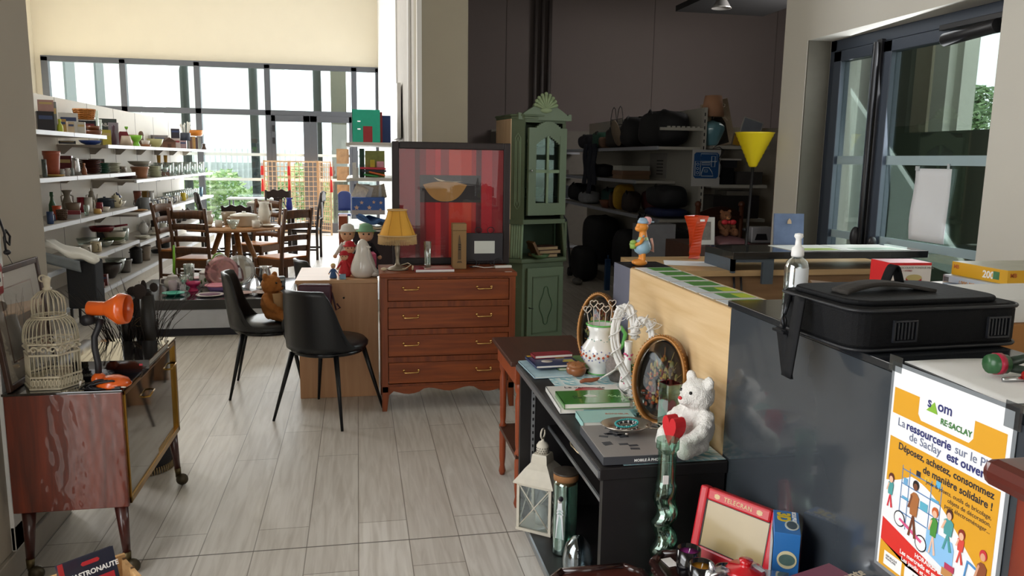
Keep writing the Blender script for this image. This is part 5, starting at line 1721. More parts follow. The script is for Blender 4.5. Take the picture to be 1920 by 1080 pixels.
for (kind, x, y, d, h, mt_, lb, ct) in (('glass', -1.58, 7.82, 0.10, 0.21, 'glass', 'tall clear tumbler at the back left of the platform', 'glass'), ('wineglass', -1.56, 7.5, 0.085, 0.155, 'glass', 'stemmed clear glass beside the pink bowl', 'glass'), ('teapot', -1.70, 7.68, 0.22, 0.15, '#dedbd8', 'white teapot at the left of the platform', 'teapot'), ('mug', -1.66, 7.5, 0.09, 0.10, '#c9b9c2', 'pinkish glass cup before the white teapot', 'cup'), ('box', -1.52, 7.98, 0.22, 0.06, '#d2a6a4', 'pink box at the back of the platform', 'box'), ('mug', -1.28, 7.75, 0.1, 0.09, '#d8c2ca', 'pink cup right of the painted lidded jar', 'cup'), ('plates', -1.02, 7.3, 0.16, 0.015, '#b58f88', 'pinkish brown plate at the right front of the platform', 'plate'), ('jug', -0.90, 7.9, 0.17, 0.17, 'steel', 'silver teapot behind the teddy bear chair', 'teapot'), ('box', -0.76, 7.75, 0.11, 0.09, '#7d8a94', 'glass box right of the silver teapot', 'box'), ('plates', -0.86, 7.55, 0.17, 0.02, '#d4d0c6', 'white saucer before the silver teapot', 'saucer'), ('plates', -0.84, 7.3, 0.22, 0.02, '#6d4b36', 'brown tray behind the teddy bear chair', 'tray')):
 pos(kind, x, y, d, h, mt_, lb, ct)
for k, (x, y, c_) in enumerate(((-1.27, 7.74, '#d9aeb4'), (-1.13, 7.83, '#cfd0cf'))):
 m = MB().lathe([(0, 0), (0.10, 0.004), (0.15, 0.022), (0.152, 0.026), (0.10, 0.009), (0, 0.006)], 36, 0, Matrix.Translation((x, y, DZ + 0.135)) @ Matrix.Rotation(R(70), 4, 'X'))
 S('glass_plate', m, GLASS(c_, 0.55, 0.08, 0.8), ('pink fluted glass plate standing upright on the platform', 'clear fluted glass plate standing upright behind the pink one')[k], 'plate')
wbg = T('woven_bag', 'white woven plastic bag with green and purple checks and hoop handles', 'bag', (-1.32, 8.05, DZ))
m = MB()
cells = [M('#e4e2e4', 0.5), M('#7fb35a', 0.5), M('#8c5a9a', 0.5), M('#d9a6c4', 0.5), M('#2f2a4a', 0.5)]
for i in range(12):
 for k in range(9):
  a = ((0 if (i + k) % 2 == 0 else (1 if k > 6 else 4 if (i % 4 == 0) else 3 if k in (4, 5) else 2)))
  x0_ = -1.455 + i * 0.0225
  m.box(x0_, x0_ + 0.0225, 8.0 + 0.004 * ((i + k) % 2), 8.012, DZ + k * 0.024, DZ + (k + 1) * 0.024, a)
  m.box(x0_, x0_ + 0.0225, 8.1, 8.11, DZ + k * 0.024, DZ + (k + 1) * 0.024, a)
m.box(-1.455, -1.448, 8.0, 8.11, DZ, DZ + 0.215, 0).box(-1.19, -1.185, 8.0, 8.11, DZ, DZ + 0.215, 0).box(-1.455, -1.185, 8.0, 8.11, DZ, DZ + 0.005, 0)
P('body', m, cells, wbg)
P('handle', MB().tube(arc((-1.32, 8.005, DZ + 0.21), 0.065, 0, PI, 16), 0.008, 8), M('#e6e4de', 0.4), wbg)
P('handle', MB().tube(arc((-1.35, 8.105, DZ + 0.21), 0.065, 0, PI, 16), 0.008, 8), M('#8fbf5f', 0.4), wbg, label='green hoop handle')
doll('garden_doll', 'small doll in green dress and brown straw hat on the platform', -1.13, 7.28, DZ, 0.17, '#a9c46a', '#7a4a2a', hat='#a5682c')
# ================================================================ reception counter
OAKP = WOOD('#c9a878', '#dcc096', 0.45, 1, 5.0)
ANTH = M('#3a3f44', 0.16, var=0.06, coat=0.5, spec=0.6)
rc = T('reception_counter', 'long reception counter with anthracite and pale oak front', 'counter', (1.25, 1.7, 0))
P('end_panel', MB().box(1.06, 1.08, 2.96, 3.16, 0, 1.13), M('#5d6070', 0.5), rc)
P('oak_front', MB().box(1.06, 1.08, 2.075, 2.96, 0, 1.13), OAKP, rc)
P('anthracite_front', MB().box(1.055, 1.08, 0.3, 2.075, 0, 1.137), ANTH, rc)
P('oak_ledge', MB().box(1.062, 1.245, 2.075, 2.96, 1.105, 1.132), OAKP, rc)
P('end_ledge', MB().box(1.062, 1.245, 2.96, 3.16, 1.105, 1.131), M('#25262a', 0.2, coat=0.4), rc)
P('rear_panel', MB().box(1.225, 1.245, 2.1, 3.16, 0, 1.105), OAKP, rc)
P('dark_top', MB().box(1.0555, 1.41, 0.3, 2.10, 1.137, 1.155), M('#1f2226', 0.2, coat=0.4), rc, 0.002)
P('rear_panel', MB().box(1.39, 1.41, 0.3, 2.10, 0, 1.137), M('#2f3338', 0.4), rc)
P('inner_desk', MB().box(1.415, 2.75, 1.4, 2.72, 0.945, 0.975), WOOD('#8a6a48', '#a08058', 0.5, 0, 5.0), rc)
for x, y in ((1.45, 1.45), (2.7, 1.45), (1.45, 2.66), (2.7, 2.66)):
 P('leg', MB().box(x - 0.02, x + 0.02, y - 0.02, y + 0.02, 0, 0.945), DGREY, rc)
fwg = T('counter_wing', 'far counter wing with black raised bar before the glazed door', 'counter', (2.3, 4.0, 0))
P('oak_top', MB().box(1.50, 2.98, 3.76, 4.36, 0.97, 1.0), WOOD('#a98a60', '#bd9d70', 0.45, 0, 5.0), fwg)
P('oak_front', MB().box(1.52, 2.98, 3.80, 3.82, 0, 0.97), WOOD('#7a5a3a', '#8d6b48', 0.5, 0, 5.0), fwg)
P('raised_bar', MB().box(1.885, 3.02, 3.72, 4.06, 1.062, 1.10), M('#1e2022', 0.12, coat=0.6), fwg, 0.002)
m = MB().prism([(1.885, 1.062), (1.885, 0.99), (1.905, 0.99), (1.905, 1.045), (2.06, 1.045), (2.06, 0.93), (2.12, 0.93), (2.12, 1.062)], 3.73, 3.75, 'y')
m.box(1.885, 1.905, 3.73, 4.06, 1.0, 1.062)
P('bar_support', m, M('#47525c', 0.4), fwg)
P('bar_support', MB().box(2.9, 2.95, 3.78, 4.0, 1.0, 1.062), M('#47525c', 0.4), fwg)
P('bracket', MB().tube([(1.93, 3.79, 0.96), (1.93, 3.775, 0.89), (1.95, 3.775, 0.87), (1.97, 3.775, 0.89), (1.97, 3.79, 0.96)], 0.006, 6), BLACK, fwg)
P('pale_edge', MB().box(2.76, 2.98, 3.70, 3.75, 1.0, 1.03), M('#d3cbc6', 0.4), fwg)
for k in range(7):
 y = 2.905 - k * 0.122
 t = T('postcard', ('postcard on the oak ledge, farthest of the row', 'second farthest postcard on the oak ledge', 'third farthest postcard on the oak ledge', 'middle postcard of the seven on the oak ledge', 'third nearest postcard on the oak ledge, green with yellow', 'second nearest postcard on the oak ledge, green with yellow', 'nearest postcard of the row on the oak ledge')[k], 'postcard', (1.15, y, 1.1325), 0, 'postcards on the oak ledge')
 P('card', MB().box(1.078, 1.232, y - 0.053, y + 0.053, 1.1325, 1.134), M('#d5dbe0', 0.4, var=0.03), t)
 P('green_print', MB().box(1.125, 1.226, y - 0.045, y + 0.045, 1.134, 1.1345), M('#4f8a3c', 0.4, var=0.25, scale=30), t)
 if k in (4, 5):
  P('yellow_print', MB().box(1.175, 1.226, y - 0.045, y + 0.03, 1.1345, 1.135), M('#b5c52f', 0.4, var=0.2), t)
fg = T('figurine', 'orange animal figurine in blue dungarees and cap on the counter end', 'figurine', (1.135, 3.03, 1.131))
fx, fy, fz = 1.135, 3.03, 1.133
m = MB().ball((fx - 0.006, fy, fz + 0.158), (0.026, 0.024, 0.022)).ball((fx - 0.022, fy - 0.005, fz + 0.150), (0.017, 0.016, 0.012)).rod((fx, fy, fz + 0.10), (fx - 0.002, fy, fz + 0.145), 0.02, 0.014)
for s in (-1, 1):
 m.rod((fx - 0.002, fy + s * 0.012, fz + 0.06), (fx, fy + s * 0.012, fz + 0.012), 0.012, 0.01)
 m.ball((fx - 0.012, fy + s * 0.013, fz + 0.012), (0.03, 0.013, 0.013))
o_ = P('body', m, M('#d98a35', 0.35, var=0.2, scale=40), fg)
soft(o_, 0.0035)
P('shirt', MB().lathe([(0, 0.118), (0.018, 0.116), (0.024, 0.10), (0.026, 0.085), (0, 0.085)], 16, c=(fx, fy, fz)), M('#a9c9a0', 0.4), fg)
P('dungarees', MB().lathe([(0, 0.042), (0.014, 0.044), (0.03, 0.056), (0.036, 0.072), (0.031, 0.09), (0.024, 0.104), (0, 0.104)], 20, c=(fx - 0.002, fy, fz)).rod((fx - 0.016, fy - 0.016, fz + 0.1), (fx - 0.004, fy - 0.02, fz + 0.125), 0.003), M('#8fb0c4', 0.4, var=0.1), fg)
P('arm', MB().tube([(fx - 0.008, fy - 0.024, fz + 0.113), (fx - 0.022, fy - 0.03, fz + 0.095), (fx - 0.038, fy - 0.018, fz + 0.085)], [0.008, 0.007, 0.007], 8), M('#d98a35', 0.35), fg)
P('cap', MB().lathe([(0.024, 0.172), (0.023, 0.18), (0.017, 0.192), (0, 0.195)], 16, c=(fx - 0.002, fy, fz)).cb((fx + 0.026, fy, fz + 0.178), (0.025, 0.03, 0.004)), M('#8fa9bd', 0.4), fg)
P('rose_ear', MB().ball((fx + 0.016, fy - 0.01, fz + 0.183), (0.014, 0.008, 0.016)).ball((fx + 0.016, fy + 0.012, fz + 0.183), (0.014, 0.008, 0.016)), M('#d9a0a0', 0.4), fg)
P('flower_pot', MB().lathe([(0, 0.07), (0.012, 0.07), (0.016, 0.09), (0, 0.09)], 12, c=(fx - 0.044, fy - 0.008, fz)).ball((fx - 0.044, fy - 0.008, fz + 0.095), (0.014, 0.012, 0.01)), M('#8fae52', 0.5, var=0.4, scale=60), fg)
P('tail', MB().tube([(fx + 0.03, fy, fz + 0.065), (fx + 0.045, fy, fz + 0.055), (fx + 0.042, fy, fz + 0.085), (fx + 0.035, fy, fz + 0.11)], 0.005, 8), M('#d9a090', 0.4), fg)

LB = M('#08090c', 0.7, var=0.2, scale=80, bump=0.35, spec=0.2)
lb = T('laptop_bag', 'large black laptop bag lying on the dark counter top', 'bag', (1.2, 1.6, 1.156))
bl = MB()
ct = Vector((1.235, 1.615, 1.206))
mt = Matrix.Translation(ct) @ Matrix.Rotation(0.06, 4, 'Z')


def rrect(w, d, r, n=6):
 o = []
 for cx, cy_, a0 in ((w / 2 - r, d / 2 - r, 0), (-w / 2 + r, d / 2 - r, PI / 2), (-w / 2 + r, -d / 2 + r, PI), (w / 2 - r, -d / 2 + r, 1.5 * PI)):
  for i in range(n + 1):
   a = a0 + PI / 2 * i / n
   o.append((cx + r * math.cos(a), cy_ + r * math.sin(a)))
 return o


bl.prism(rrect(0.44, 0.30, 0.05), -0.05, 0.045, 'z', 0, mt)
P('body', bl, LB, lb, 0.014)
P('piping', MB().tube([mt @ Vector((x, y, 0.04)) for x, y in rrect(0.443, 0.303, 0.05)], 0.004, 6, closed=True).tube([mt @ Vector((x, y, -0.045)) for x, y in rrect(0.443, 0.303, 0.05)], 0.004, 6, closed=True), M('#15171c', 0.5), lb)
P('flap', MB().prism(rrect(0.40, 0.26, 0.06), 0.0, 0.012, 'z', 0, mt @ Matrix.Translation((-0.005, 0.005, 0.045))), M('#0a0b0e', 0.7, bump=0.3, spec=0.2), lb, 0.005)
m = MB().sheet(lambda u, v: mt @ Vector((-0.17 + 0.24 * u, -0.02 + 0.10 * u * (1 - u) + 0.055 * (v - 0.5), 0.064 + 0.014 * math.sin(u * PI))), 16, 4, 0.008)
P('shoulder_pad', m, M('#2e2a26', 0.85, bump=0.4), lb)
m = MB().sheet(lambda u, v: mt @ Vector((0.06 + 0.05 * u, 0.10 + 0.03 * v, 0.05 + 0.05 * math.sin(u * PI))), 10, 3, 0.004)
P('flap_loop', m, LB, lb)
for xx in (-0.10, 0.145):
 g = MB()
 for (a0, a1, b0, b1) in ((-0.03, -0.026, -0.022, 0.022), (0.026, 0.03, -0.022, 0.022), (-0.03, 0.03, 0.020, 0.024), (-0.03, 0.03, -0.024, -0.02)):
  g.box(xx + a0, xx + a1, -0.156, -0.15, b0 - 0.005, b1 - 0.005, 0, mt)
 for k in range(5):
  g.box(xx - 0.02 + k * 0.009, xx - 0.016 + k * 0.009, -0.155, -0.149, -0.023, 0.014, 0, mt)
 P('strap_fixture', g, M('#24262b', 0.35), lb)
st = []
for u in range(15):
 q = u / 14
 st.append((0.998 - 0.02 * math.sin(q * PI) - 0.012 * q, 1.63 + 0.03 * math.sin(q * 2.4) - 0.02 * q, 1.235 - 0.185 * math.sin(q * PI * 0.5)))
m = MB().sheet(lambda u, v: (0.995 - 0.03 * u + 0.0 * v, 1.60 + 0.04 * v - 0.015 * u, 1.25 - 0.185 * u), 12, 2, 0.004)
m.sheet(lambda u, v: (0.965 + 0.012 * math.sin(u * PI / 2), 1.585 + 0.045 * v + 0.06 * u, 1.066 + 0.10 * u - 0.012 * math.sin(u * PI)), 12, 2, 0.004)
P('shoulder_strap', m, M('#0c0d10', 0.7, bump=0.3, spec=0.2), lb)
m = MB().tube([(0.985, 1.665, 1.166), (0.98, 1.67, 1.185), (0.983, 1.67, 1.20), (0.99, 1.67, 1.185), (0.985, 1.665, 1.166)], 0.0035, 6).box(0.968, 0.984, 1.64, 1.69, 1.158, 1.164)
m.rod((0.985, 1.67, 1.2), (1.01, 1.69, 1.24), 0.005)
P('clip', m, M('#26282c', 0.3, 0.6), lb)

sx, sy, sz = 1.225, 2.03, 1.156
sn = T('sanitizer_bottle', 'clear pump bottle of hand sanitizer with white cap', 'bottle', (sx, sy, sz))
P('bottle', MB().lathe([(0, 0), (0.031, 0), (0.033, 0.006), (0.033, 0.105), (0.028, 0.122), (0.015, 0.133), (0.015, 0.14), (0, 0.14)], 24, c=(sx, sy, sz)), GLASS('#f2f7f8', 0.8), sn)
P('liquid', MB().lathe([(0, 0.003), (0.030, 0.003), (0.030, 0.085), (0, 0.085)], 24, c=(sx, sy, sz)), GLASS('#e6eef2', 0.7, 0.05, 0.5), sn)
P('label_panel', MB().sheet(lambda u, v: (sx + 0.0335 * math.cos(-2.2 + 1.6 * u), sy + 0.0335 * math.sin(-2.2 + 1.6 * u), sz + 0.02 + 0.085 * v), 12, 2), M('#e9edf0', 0.5, var=0.02), sn)
P('cap', MB().lathe([(0.017, 0.135), (0.018, 0.14), (0.017, 0.16), (0.009, 0.166), (0.008, 0.185), (0.013, 0.192), (0.011, 0.2), (0, 0.202)], 18, c=(sx, sy, sz)), M('#eeeeec', 0.35), sn)

IZ = 0.976
rb = T('mug_box', 'red and white cardboard box printed with a red mug on the inner desk', 'box', (1.98, 2.55, IZ))
mt = Matrix.Translation((1.90, 2.53, IZ)) @ Matrix.Rotation(-0.06, 4, 'Z')
P('carton', MB().box(0, 0.165, 0, 0.12, 0, 0.225, 0, mt), M('#c91f26', 0.4, var=0.05), rb, 0.001)
P('front_print', MB().box(0.001, 0.164, -0.001, 0, 0.001, 0.215, 0, mt), M('#d9d6d2', 0.45, var=0.03), rb)
P('side_print', MB().box(-0.001, 0, 0.001, 0.119, 0.001, 0.224, 0, mt), M('#e0262b', 0.4, var=0.03), rb)
cup = [(0.062, 0.05), (0.066, 0.17), (0.128, 0.17), (0.132, 0.05)]
P('mug_print', MB().prism(cup, -0.002, -0.001, 'y', 0, mt).prism([(0.062, 0.145), (0.034, 0.145), (0.03, 0.13), (0.03, 0.07), (0.062, 0.07), (0.062, 0.08), (0.04, 0.08), (0.04, 0.135), (0.062, 0.135)], -0.002, -0.001, 'y', 0, mt), M('#a31c22', 0.4), rb)
P('cream_print', MB().prism([(0.097 + 0.031 * math.cos(a * PI / 8), 0.17 + 0.012 * math.sin(a * PI / 8)) for a in range(16)], -0.0026, -0.002, 'y', 0, mt), M('#b9ab72', 0.5), rb)
P('red_square', MB().box(0.001, 0.02, -0.002, -0.001, 0.192, 0.213, 0, mt), M('#a31c22', 0.4), rb)
R_ = mt.to_3x3()
TXT('CHOCOLATE FONDUE MUG', 0.0115, rb, M('#8d8a86', 0.5), mt @ Vector((0.024, -0.0022, 0.203)), R_ @ Vector((1, 0, 0)), (0, 0, 1))
TXT('1 MUG + 4 FORKS', 0.008, rb, M('#a94a4c', 0.5), mt @ Vector((0.024, -0.0022, 0.193)), R_ @ Vector((1, 0, 0)), (0, 0, 1))
P('white_symbol', MB().prism([(0.055 + 0.012 * math.cos(a * PI / 6), 0.115 + 0.014 * math.sin(a * PI / 6)) for a in range(12)], -0.002, -0.001, 'x', 0, mt).box(-0.002, -0.001, 0.05, 0.06, 0.085, 0.105, 0, mt).box(-0.002, -0.001, 0.03, 0.08, 0.04, 0.07, 0, mt), M('#f0d8d8', 0.5), rb)
wbx = T('puzzle_box', 'white and blue puzzle box under the yellow puzzle box', 'box', (2.32, 2.42, 1.095))
P('carton', MB().box(2.15, 2.50, 2.265, 2.56, 1.095, 1.152), M('#c3cfda', 0.45, var=0.08), wbx, 0.001)
P('photo_print', MB().box(2.152, 2.26, 2.264, 2.265, 1.097, 1.15), M('#7a6f5c', 0.5, var=0.6, scale=30), wbx)
P('label_panel', MB().box(2.149, 2.15, 2.30, 2.325, 1.104, 1.138), M('#24429a', 0.5), wbx)
P('bar_code', MB().box(2.149, 2.15, 2.53, 2.555, 1.105, 1.145), M('#6d757a', 0.5, var=0.5, scale=200), wbx)
TXT('1000 PIECES', 0.022, wbx, M('#d9902f', 0.5), (2.1488, 2.48, 1.125), (0, -1, 0), (0, 0, 1))
yb = T('puzzle_box', 'yellow 200 piece puzzle box on top of the stack by the door wall', 'box', (2.33, 2.43, 1.153))
P('carton', MB().box(2.175, 2.50, 2.29, 2.55, 1.153, 1.202), M('#d9a520', 0.4, var=0.06), yb, 0.001)
P('lid_print', MB().box(2.177, 2.498, 2.292, 2.548, 1.202, 1.2026), M('#a8a892', 0.4, var=0.3, scale=12), yb)
TXT('200', 0.035, yb, PAPER, (2.1745, 2.40, 1.165), (0, -1, 0), (0, 0, 1), bold=0.001)
TXT('MB', 0.02, yb, M('#b8602a', 0.5), (2.1745, 2.54, 1.178), (0, -1, 0), (0, 0, 1), bold=0.0005)
TXT('MB', 0.02, yb, M('#b8602a', 0.5), (2.185, 2.2892, 1.178), (1, 0, 0), (0, 0, 1), bold=0.0005)
P('green_picture', MB().box(2.174, 2.175, 2.325, 2.352, 1.165, 1.192), M('#3f7a4f', 0.5, var=0.5, scale=60), yb)
m = MB().vessel([(0.10, 0), (0.115, 0.06), (0.14, 0.115)], 0.004, 40, c=(2.31, 2.4, IZ))
for i in range(48):
 a = 2 * PI * i / 48
 m.rod((2.31 + 0.103 * math.cos(a), 2.4 + 0.103 * math.sin(a), IZ), (2.31 + 0.142 * math.cos(a), 2.4 + 0.142 * math.sin(a), IZ + 0.115), 0.002, n=5)
S('white_basket', m, M('#d3d3d0', 0.5), 'round ribbed white basket under the puzzle boxes', 'basket')
pz = T('puzzle_box', 'brown 500 piece puzzle box lying behind the sanitizer bottle', 'box', (1.78, 2.62, IZ))
mt = Matrix.Translation((1.69, 2.68, 1.05)) @ Matrix.Rotation(-0.45, 4, 'Z') @ Matrix.Rotation(0.05, 4, 'Y')
P('carton', MB().box(0, 0.21, 0, 0.13, 0, 0.05, 0, mt), M('#7d5f3c', 0.7), pz, 0.001)
TXT('500', 0.032, pz, INK, mt @ Vector((0.012, -0.0012, 0.012)), mt.to_3x3() @ Vector((1, 0, 0)), mt.to_3x3() @ Vector((0, 0, 1)), bold=0.001)
TXT('PUZZLE', 0.03, pz, INK, mt @ Vector((0.098, -0.0012, 0.012)), mt.to_3x3() @ Vector((1, 0, 0)), mt.to_3x3() @ Vector((0, 0, 1)), bold=0.001)
P('picture_print', MB().box(0.068, 0.094, -0.001, 0, 0.008, 0.043, 0, mt), M('#5d7a86', 0.5, var=0.5, scale=50), pz)
S('cardboard_box', MB().box(1.66, 1.90, 2.56, 2.70, IZ, 1.045), M('#4a3a2c', 0.8), 'dark box carrying the brown puzzle box', 'box')
gb = T('game_box', 'blue and cream game box right of the red mug box', 'box', (2.12, 2.46, IZ))
mt = Matrix.Translation((2.13, 2.40, IZ)) @ Matrix.Rotation(0.1, 4, 'Z')
P('carton', MB().box(0, 0.10, 0, 0.14, 0, 0.15, 0, mt), M('#2f5fae', 0.4), gb, 0.001)
P('cream_front', MB().box(-0.045, 0.05, -0.001, 0.141, 0.001, 0.152, 0, mt), M('#d3c8b4', 0.4, var=0.08), gb)
P('red_circle', MB().prism([(0.0 + 0.025 * math.cos(a * PI / 10), 0.09 + 0.025 * math.sin(a * PI / 10)) for a in range(20)], -0.003, -0.001, 'y', 0, mt), M('#b9302a', 0.4), gb)
P('dark_oval', MB().prism([(0.0 + 0.035 * math.cos(a * PI / 10), 0.07 + 0.04 * math.sin(a * PI / 10)) for a in range(20)], 0.152, 0.153, 'z', 0, mt), M('#33506d', 0.4), gb)
qb = T('cardboard_box', 'brown cardboard box with black lettering at the right edge behind the counter', 'box', (1.7, 1.78, IZ))
P('carton', MB().box(1.53, 1.90, 1.64, 1.95, IZ, 1.165), M('#a8743f', 0.8), qb, 0.002)
TXT('BAROQUE', 0.045, qb, INK, (1.535, 1.6392, 1.03), (1, 0, 0), (0, 0, 1))
S('paper_stack', MB().box(1.56, 1.86, 1.66, 1.9, 1.166, 1.225), M('#dcdcd8', 0.6, var=0.02), 'white stack of paper on the brown cardboard box', 'paper')
S('paper_sheet', MB().sheet(lambda u, v: (1.07 + 0.30 * u + 0.02 * v, 1.10 + 0.28 * v - 0.04 * u, 1.1565 + 0.006 * math.sin(u * 3) * v), 10, 8, 0.001), PAPER, 'white sheet of paper on the dark counter under the hand tool', 'paper')
tl = T('hand_tool', 'hand tool with green and red grips lying on white paper', 'tool', (1.22, 1.2, 1.165))
P('grip', MB().tube([(1.16, 1.24, 1.185), (1.175, 1.24, 1.185), (1.195, 1.238, 1.184)], [0.018, 0.02, 0.018], 14), M('#2f5a36', 0.3), tl)
P('grip_band', MB().tube([(1.172, 1.24, 1.185), (1.184, 1.239, 1.185)], 0.0208, 14), M('#a8203c', 0.3), tl)
P('arm', MB().tube([(1.19, 1.238, 1.184), (1.23, 1.235, 1.195), (1.29, 1.225, 1.20), (1.38, 1.21, 1.19)], [0.01, 0.009, 0.009, 0.009], 8).tube([(1.19, 1.235, 1.18), (1.25, 1.215, 1.17), (1.36, 1.19, 1.168)], 0.008, 8), M('#2a3a2f', 0.35), tl)
P('red_grip', MB().tube([(1.20, 1.20, 1.172), (1.24, 1.195, 1.172), (1.33, 1.18, 1.172)], [0.008, 0.012, 0.012], 10), M('#b8241f', 0.3), tl)
P('blade', MB().tube([(1.165, 1.21, 1.163), (1.22, 1.205, 1.164)], [0.004, 0.006], 8), STEEL, tl)

tv = T('red_vase', 'twisted orange red vase standing on the far oak counter', 'vase', (1.915, 4.26, 1.003))
m = MB()
v, f = [], []
NS = 14
for k in range(NS + 1):
 q = k / NS
 a = 0.2 + q * 1.1
 w_ = 0.062 - 0.022 * math.sin(q * PI) ** 1.0 - (0.012 if q < 0.1 else 0)
 w_ *= 0.85 + 0.3 * q
 for c in range(4):
  b = a + c * PI / 2
  v.append((1.915 + w_ * math.cos(b), 4.26 + w_ * math.sin(b), 1.003 + 0.243 * q))
for k in range(NS):
 for c in range(4):
  f.append((k * 4 + c, k * 4 + (c + 1) % 4, k * 4 + 4 + (c + 1) % 4, k * 4 + 4 + c))
f.append((3, 2, 1, 0))
m.add(v, f)
o_ = P('body', m, M('#c63f18', 0.25, var=0.1, coat=0.4), tv)
sd = o_.modifiers.new('wall', 'SOLIDIFY')
sd.thickness = 0.006
P('price_tag', MB().box(1.898, 1.925, 4.168, 4.172, 1.222, 1.234), PAPER, tv)
S('paper_sheet', MB().cb((1.80, 4.04, 1.0015), (0.30, 0.2, 0.001), rz=-0.35), M('#dfe2e6', 0.6, var=0.08, scale=30), 'printed white sheet lying on the far oak counter', 'paper')
for k, (x0, x1, lb_) in enumerate(((2.24, 2.55, 'left white leaflet on the black raised bar'), (2.56, 2.93, 'right white leaflet on the black raised bar'))):
 t = T('leaflet', lb_, 'leaflet', ((x0 + x1) / 2, 3.88, 1.1005), 0, 'leaflets on the raised bar')
 P('sheet', MB().box(x0, x1, 3.745, 4.02, 1.1005, 1.1025), M('#e3e6e0', 0.4, var=0.05), t)
 P('green_print', MB().box(x0 + 0.06, x1 - 0.03, 3.76, 3.86, 1.1025, 1.103), M('#a9bf6a' if k == 0 else '#a9c2b0', 0.4, var=0.3, scale=14), t)
cv = T('canvas_print', 'small blue violet canvas with a wooden clip leaning on the raised bar', 'picture', (2.37, 4.04, 1.102))
mt = Matrix.Translation((2.375, 4.035, 1.102)) @ Matrix.Rotation(-0.12, 4, 'Z') @ Matrix.Rotation(-0.10, 4, 'X')
P('canvas', MB().box(-0.085, 0.085, 0, 0.015, 0, 0.175, 0, mt), M('#66799b', 0.6, var=0.45, scale=12), cv)
P('clip', MB().prism([(-0.012, 0.118), (0.012, 0.118), (0.01, 0.135), (0, 0.148), (-0.01, 0.135)], -0.004, 0, 'y', 0, mt), M('#c9b193', 0.6), cv)
ppr = T('wall_paper_sheet', 'large blank white sheet taped inside the glazed door', 'paper', (3.20, 3.99, 1.12))
P('sheet', MB().sheet(lambda u, v: (3.214 - 0.004 * math.sin(v * 6 + u * 2), 4.14 - 0.295 * u + 0.006 * math.sin(v * 5), 1.12 + 0.417 * v), 8, 10, 0.001), M('#e3e5ea', 0.6, var=0.02), ppr)
P('tape', MB().box(3.208, 3.2135, 4.10, 4.13, 1.525, 1.55), M('#b9bec2', 0.3), ppr)
P('tape', MB().box(3.208, 3.2135, 3.86, 3.875, 1.535, 1.565), M('#b9bec2', 0.3), ppr)
lcb = T('low_cabinet', 'low brown cabinet behind the counter wing', 'cabinet', (2.95, 5.75, 0))
P('body', MB().box(2.48, 2.99, 5.55, 6.1, 0.05, 0.93), WOOD('#3a2218', '#4a2d20', 0.5, 0, 5.0), lcb, 0.004)
P('plinth', MB().box(2.5, 2.97, 5.57, 6.08, 0, 0.05), BLACK, lcb)
lc2 = T('low_cabinet', 'second low brown cabinet beyond the end of the door wall', 'cabinet', (3.35, 5.85, 0))
P('body', MB().box(3.0, 3.5, 5.6, 6.1, 0.05, 0.93), WOOD('#3a2218', '#4a2d20', 0.5, 0, 5.0), lc2, 0.004)
wf = T('framed_photo', 'white photo frame with dark picture behind the orange red vase', 'photo frame', (2.63, 5.6, 0.931))
mt = Matrix.Translation((2.60, 5.62, 0.931)) @ Matrix.Rotation(-0.1, 4, 'X')
m = MB()
for a in ((-0.085, -0.055, 0, 0.21), (0.055, 0.085, 0, 0.21), (-0.055, 0.055, 0, 0.035), (-0.055, 0.055, 0.175, 0.21)):
 m.box(a[0], a[1], 0, 0.02, a[2], a[3], 0, mt)
P('frame', m, M('#c9c7c0', 0.5), wf)
P('photo', MB().box(-0.055, 0.055, 0.008, 0.012, 0.035, 0.175, 0, mt), M('#6d675f', 0.5, var=0.6, scale=40), wf)
t2 = teddy('teddy_bear', 'brown teddy bear with red bow behind the black raised bar', (2.84, 5.78, 0.99), 0.05, 0.215, M('#6d452a', 0.95, var=0.2, bump=0.5), M('#a9764a', 0.9))
P('bow', MB().ball((-0.035, -0.06, 0.105), (0.03, 0.015, 0.02)).ball((0.035, -0.06, 0.105), (0.03, 0.015, 0.02)).ball((0, -0.065, 0.105), 0.014), M('#b01f2a', 0.6), t2, w=False)
S('plush_cushion', MB().sheet(lambda u, v: (2.72 + 0.27 * u, 5.6 + 0.3 * v, 0.935 + 0.055 * math.sin(u * PI) ** 0.5 * math.sin(v * PI) ** 0.5), 14, 10, 0.004), M('#6d4a4e', 0.5, var=0.3, scale=30), 'shiny plum cushion under the brown teddy bear', 'cushion')
rd = T('radio', 'small silver radio right of the brown teddy bear', 'radio', (3.12, 5.75, 0.931))
P('body', MB().box(3.03, 3.20, 5.70, 5.78, 0.931, 1.06), M('#a9a9ae', 0.35, 0.4), rd, 0.008)
P('dark_window', MB().prism([(3.06, 0.955), (3.17, 0.955), (3.155, 1.005), (3.075, 1.005)], 5.697, 5.70, 'y'), BLACK, rd)
ylp = T('floor_lamp', 'floor lamp with ribbed yellow cone shade and black pole', 'lamp', (2.84, 5.46, 0))
P('base', MB().lathe([(0, 0), (0.13, 0), (0.13, 0.02), (0.02, 0.035), (0, 0.035)], 24, c=(2.84, 5.46, 0)), BLACK, ylp)
P('pole', MB().rod((2.84, 5.46, 0.03), (2.878, 5.46, 1.53), 0.011), BLACK, ylp)
pr_ = []
for k in range(9):
 r0 = 0.024 + (0.142 - 0.024) * k / 8.5
 z0 = 0.255 * k / 8.5
 pr_ += [(r0, z0), (r0 + 0.009, z0 + 0.012)]
P('lamp_shade', MB().vessel(pr_, 0.003, 36, c=(2.878, 5.46, 1.525)), M('#e2cc16', 0.4, var=0.03), ylp)
P('knob', MB().rod((2.85, 5.46, 1.06), (2.83, 5.45, 1.06), 0.012), BLACK, ylp)
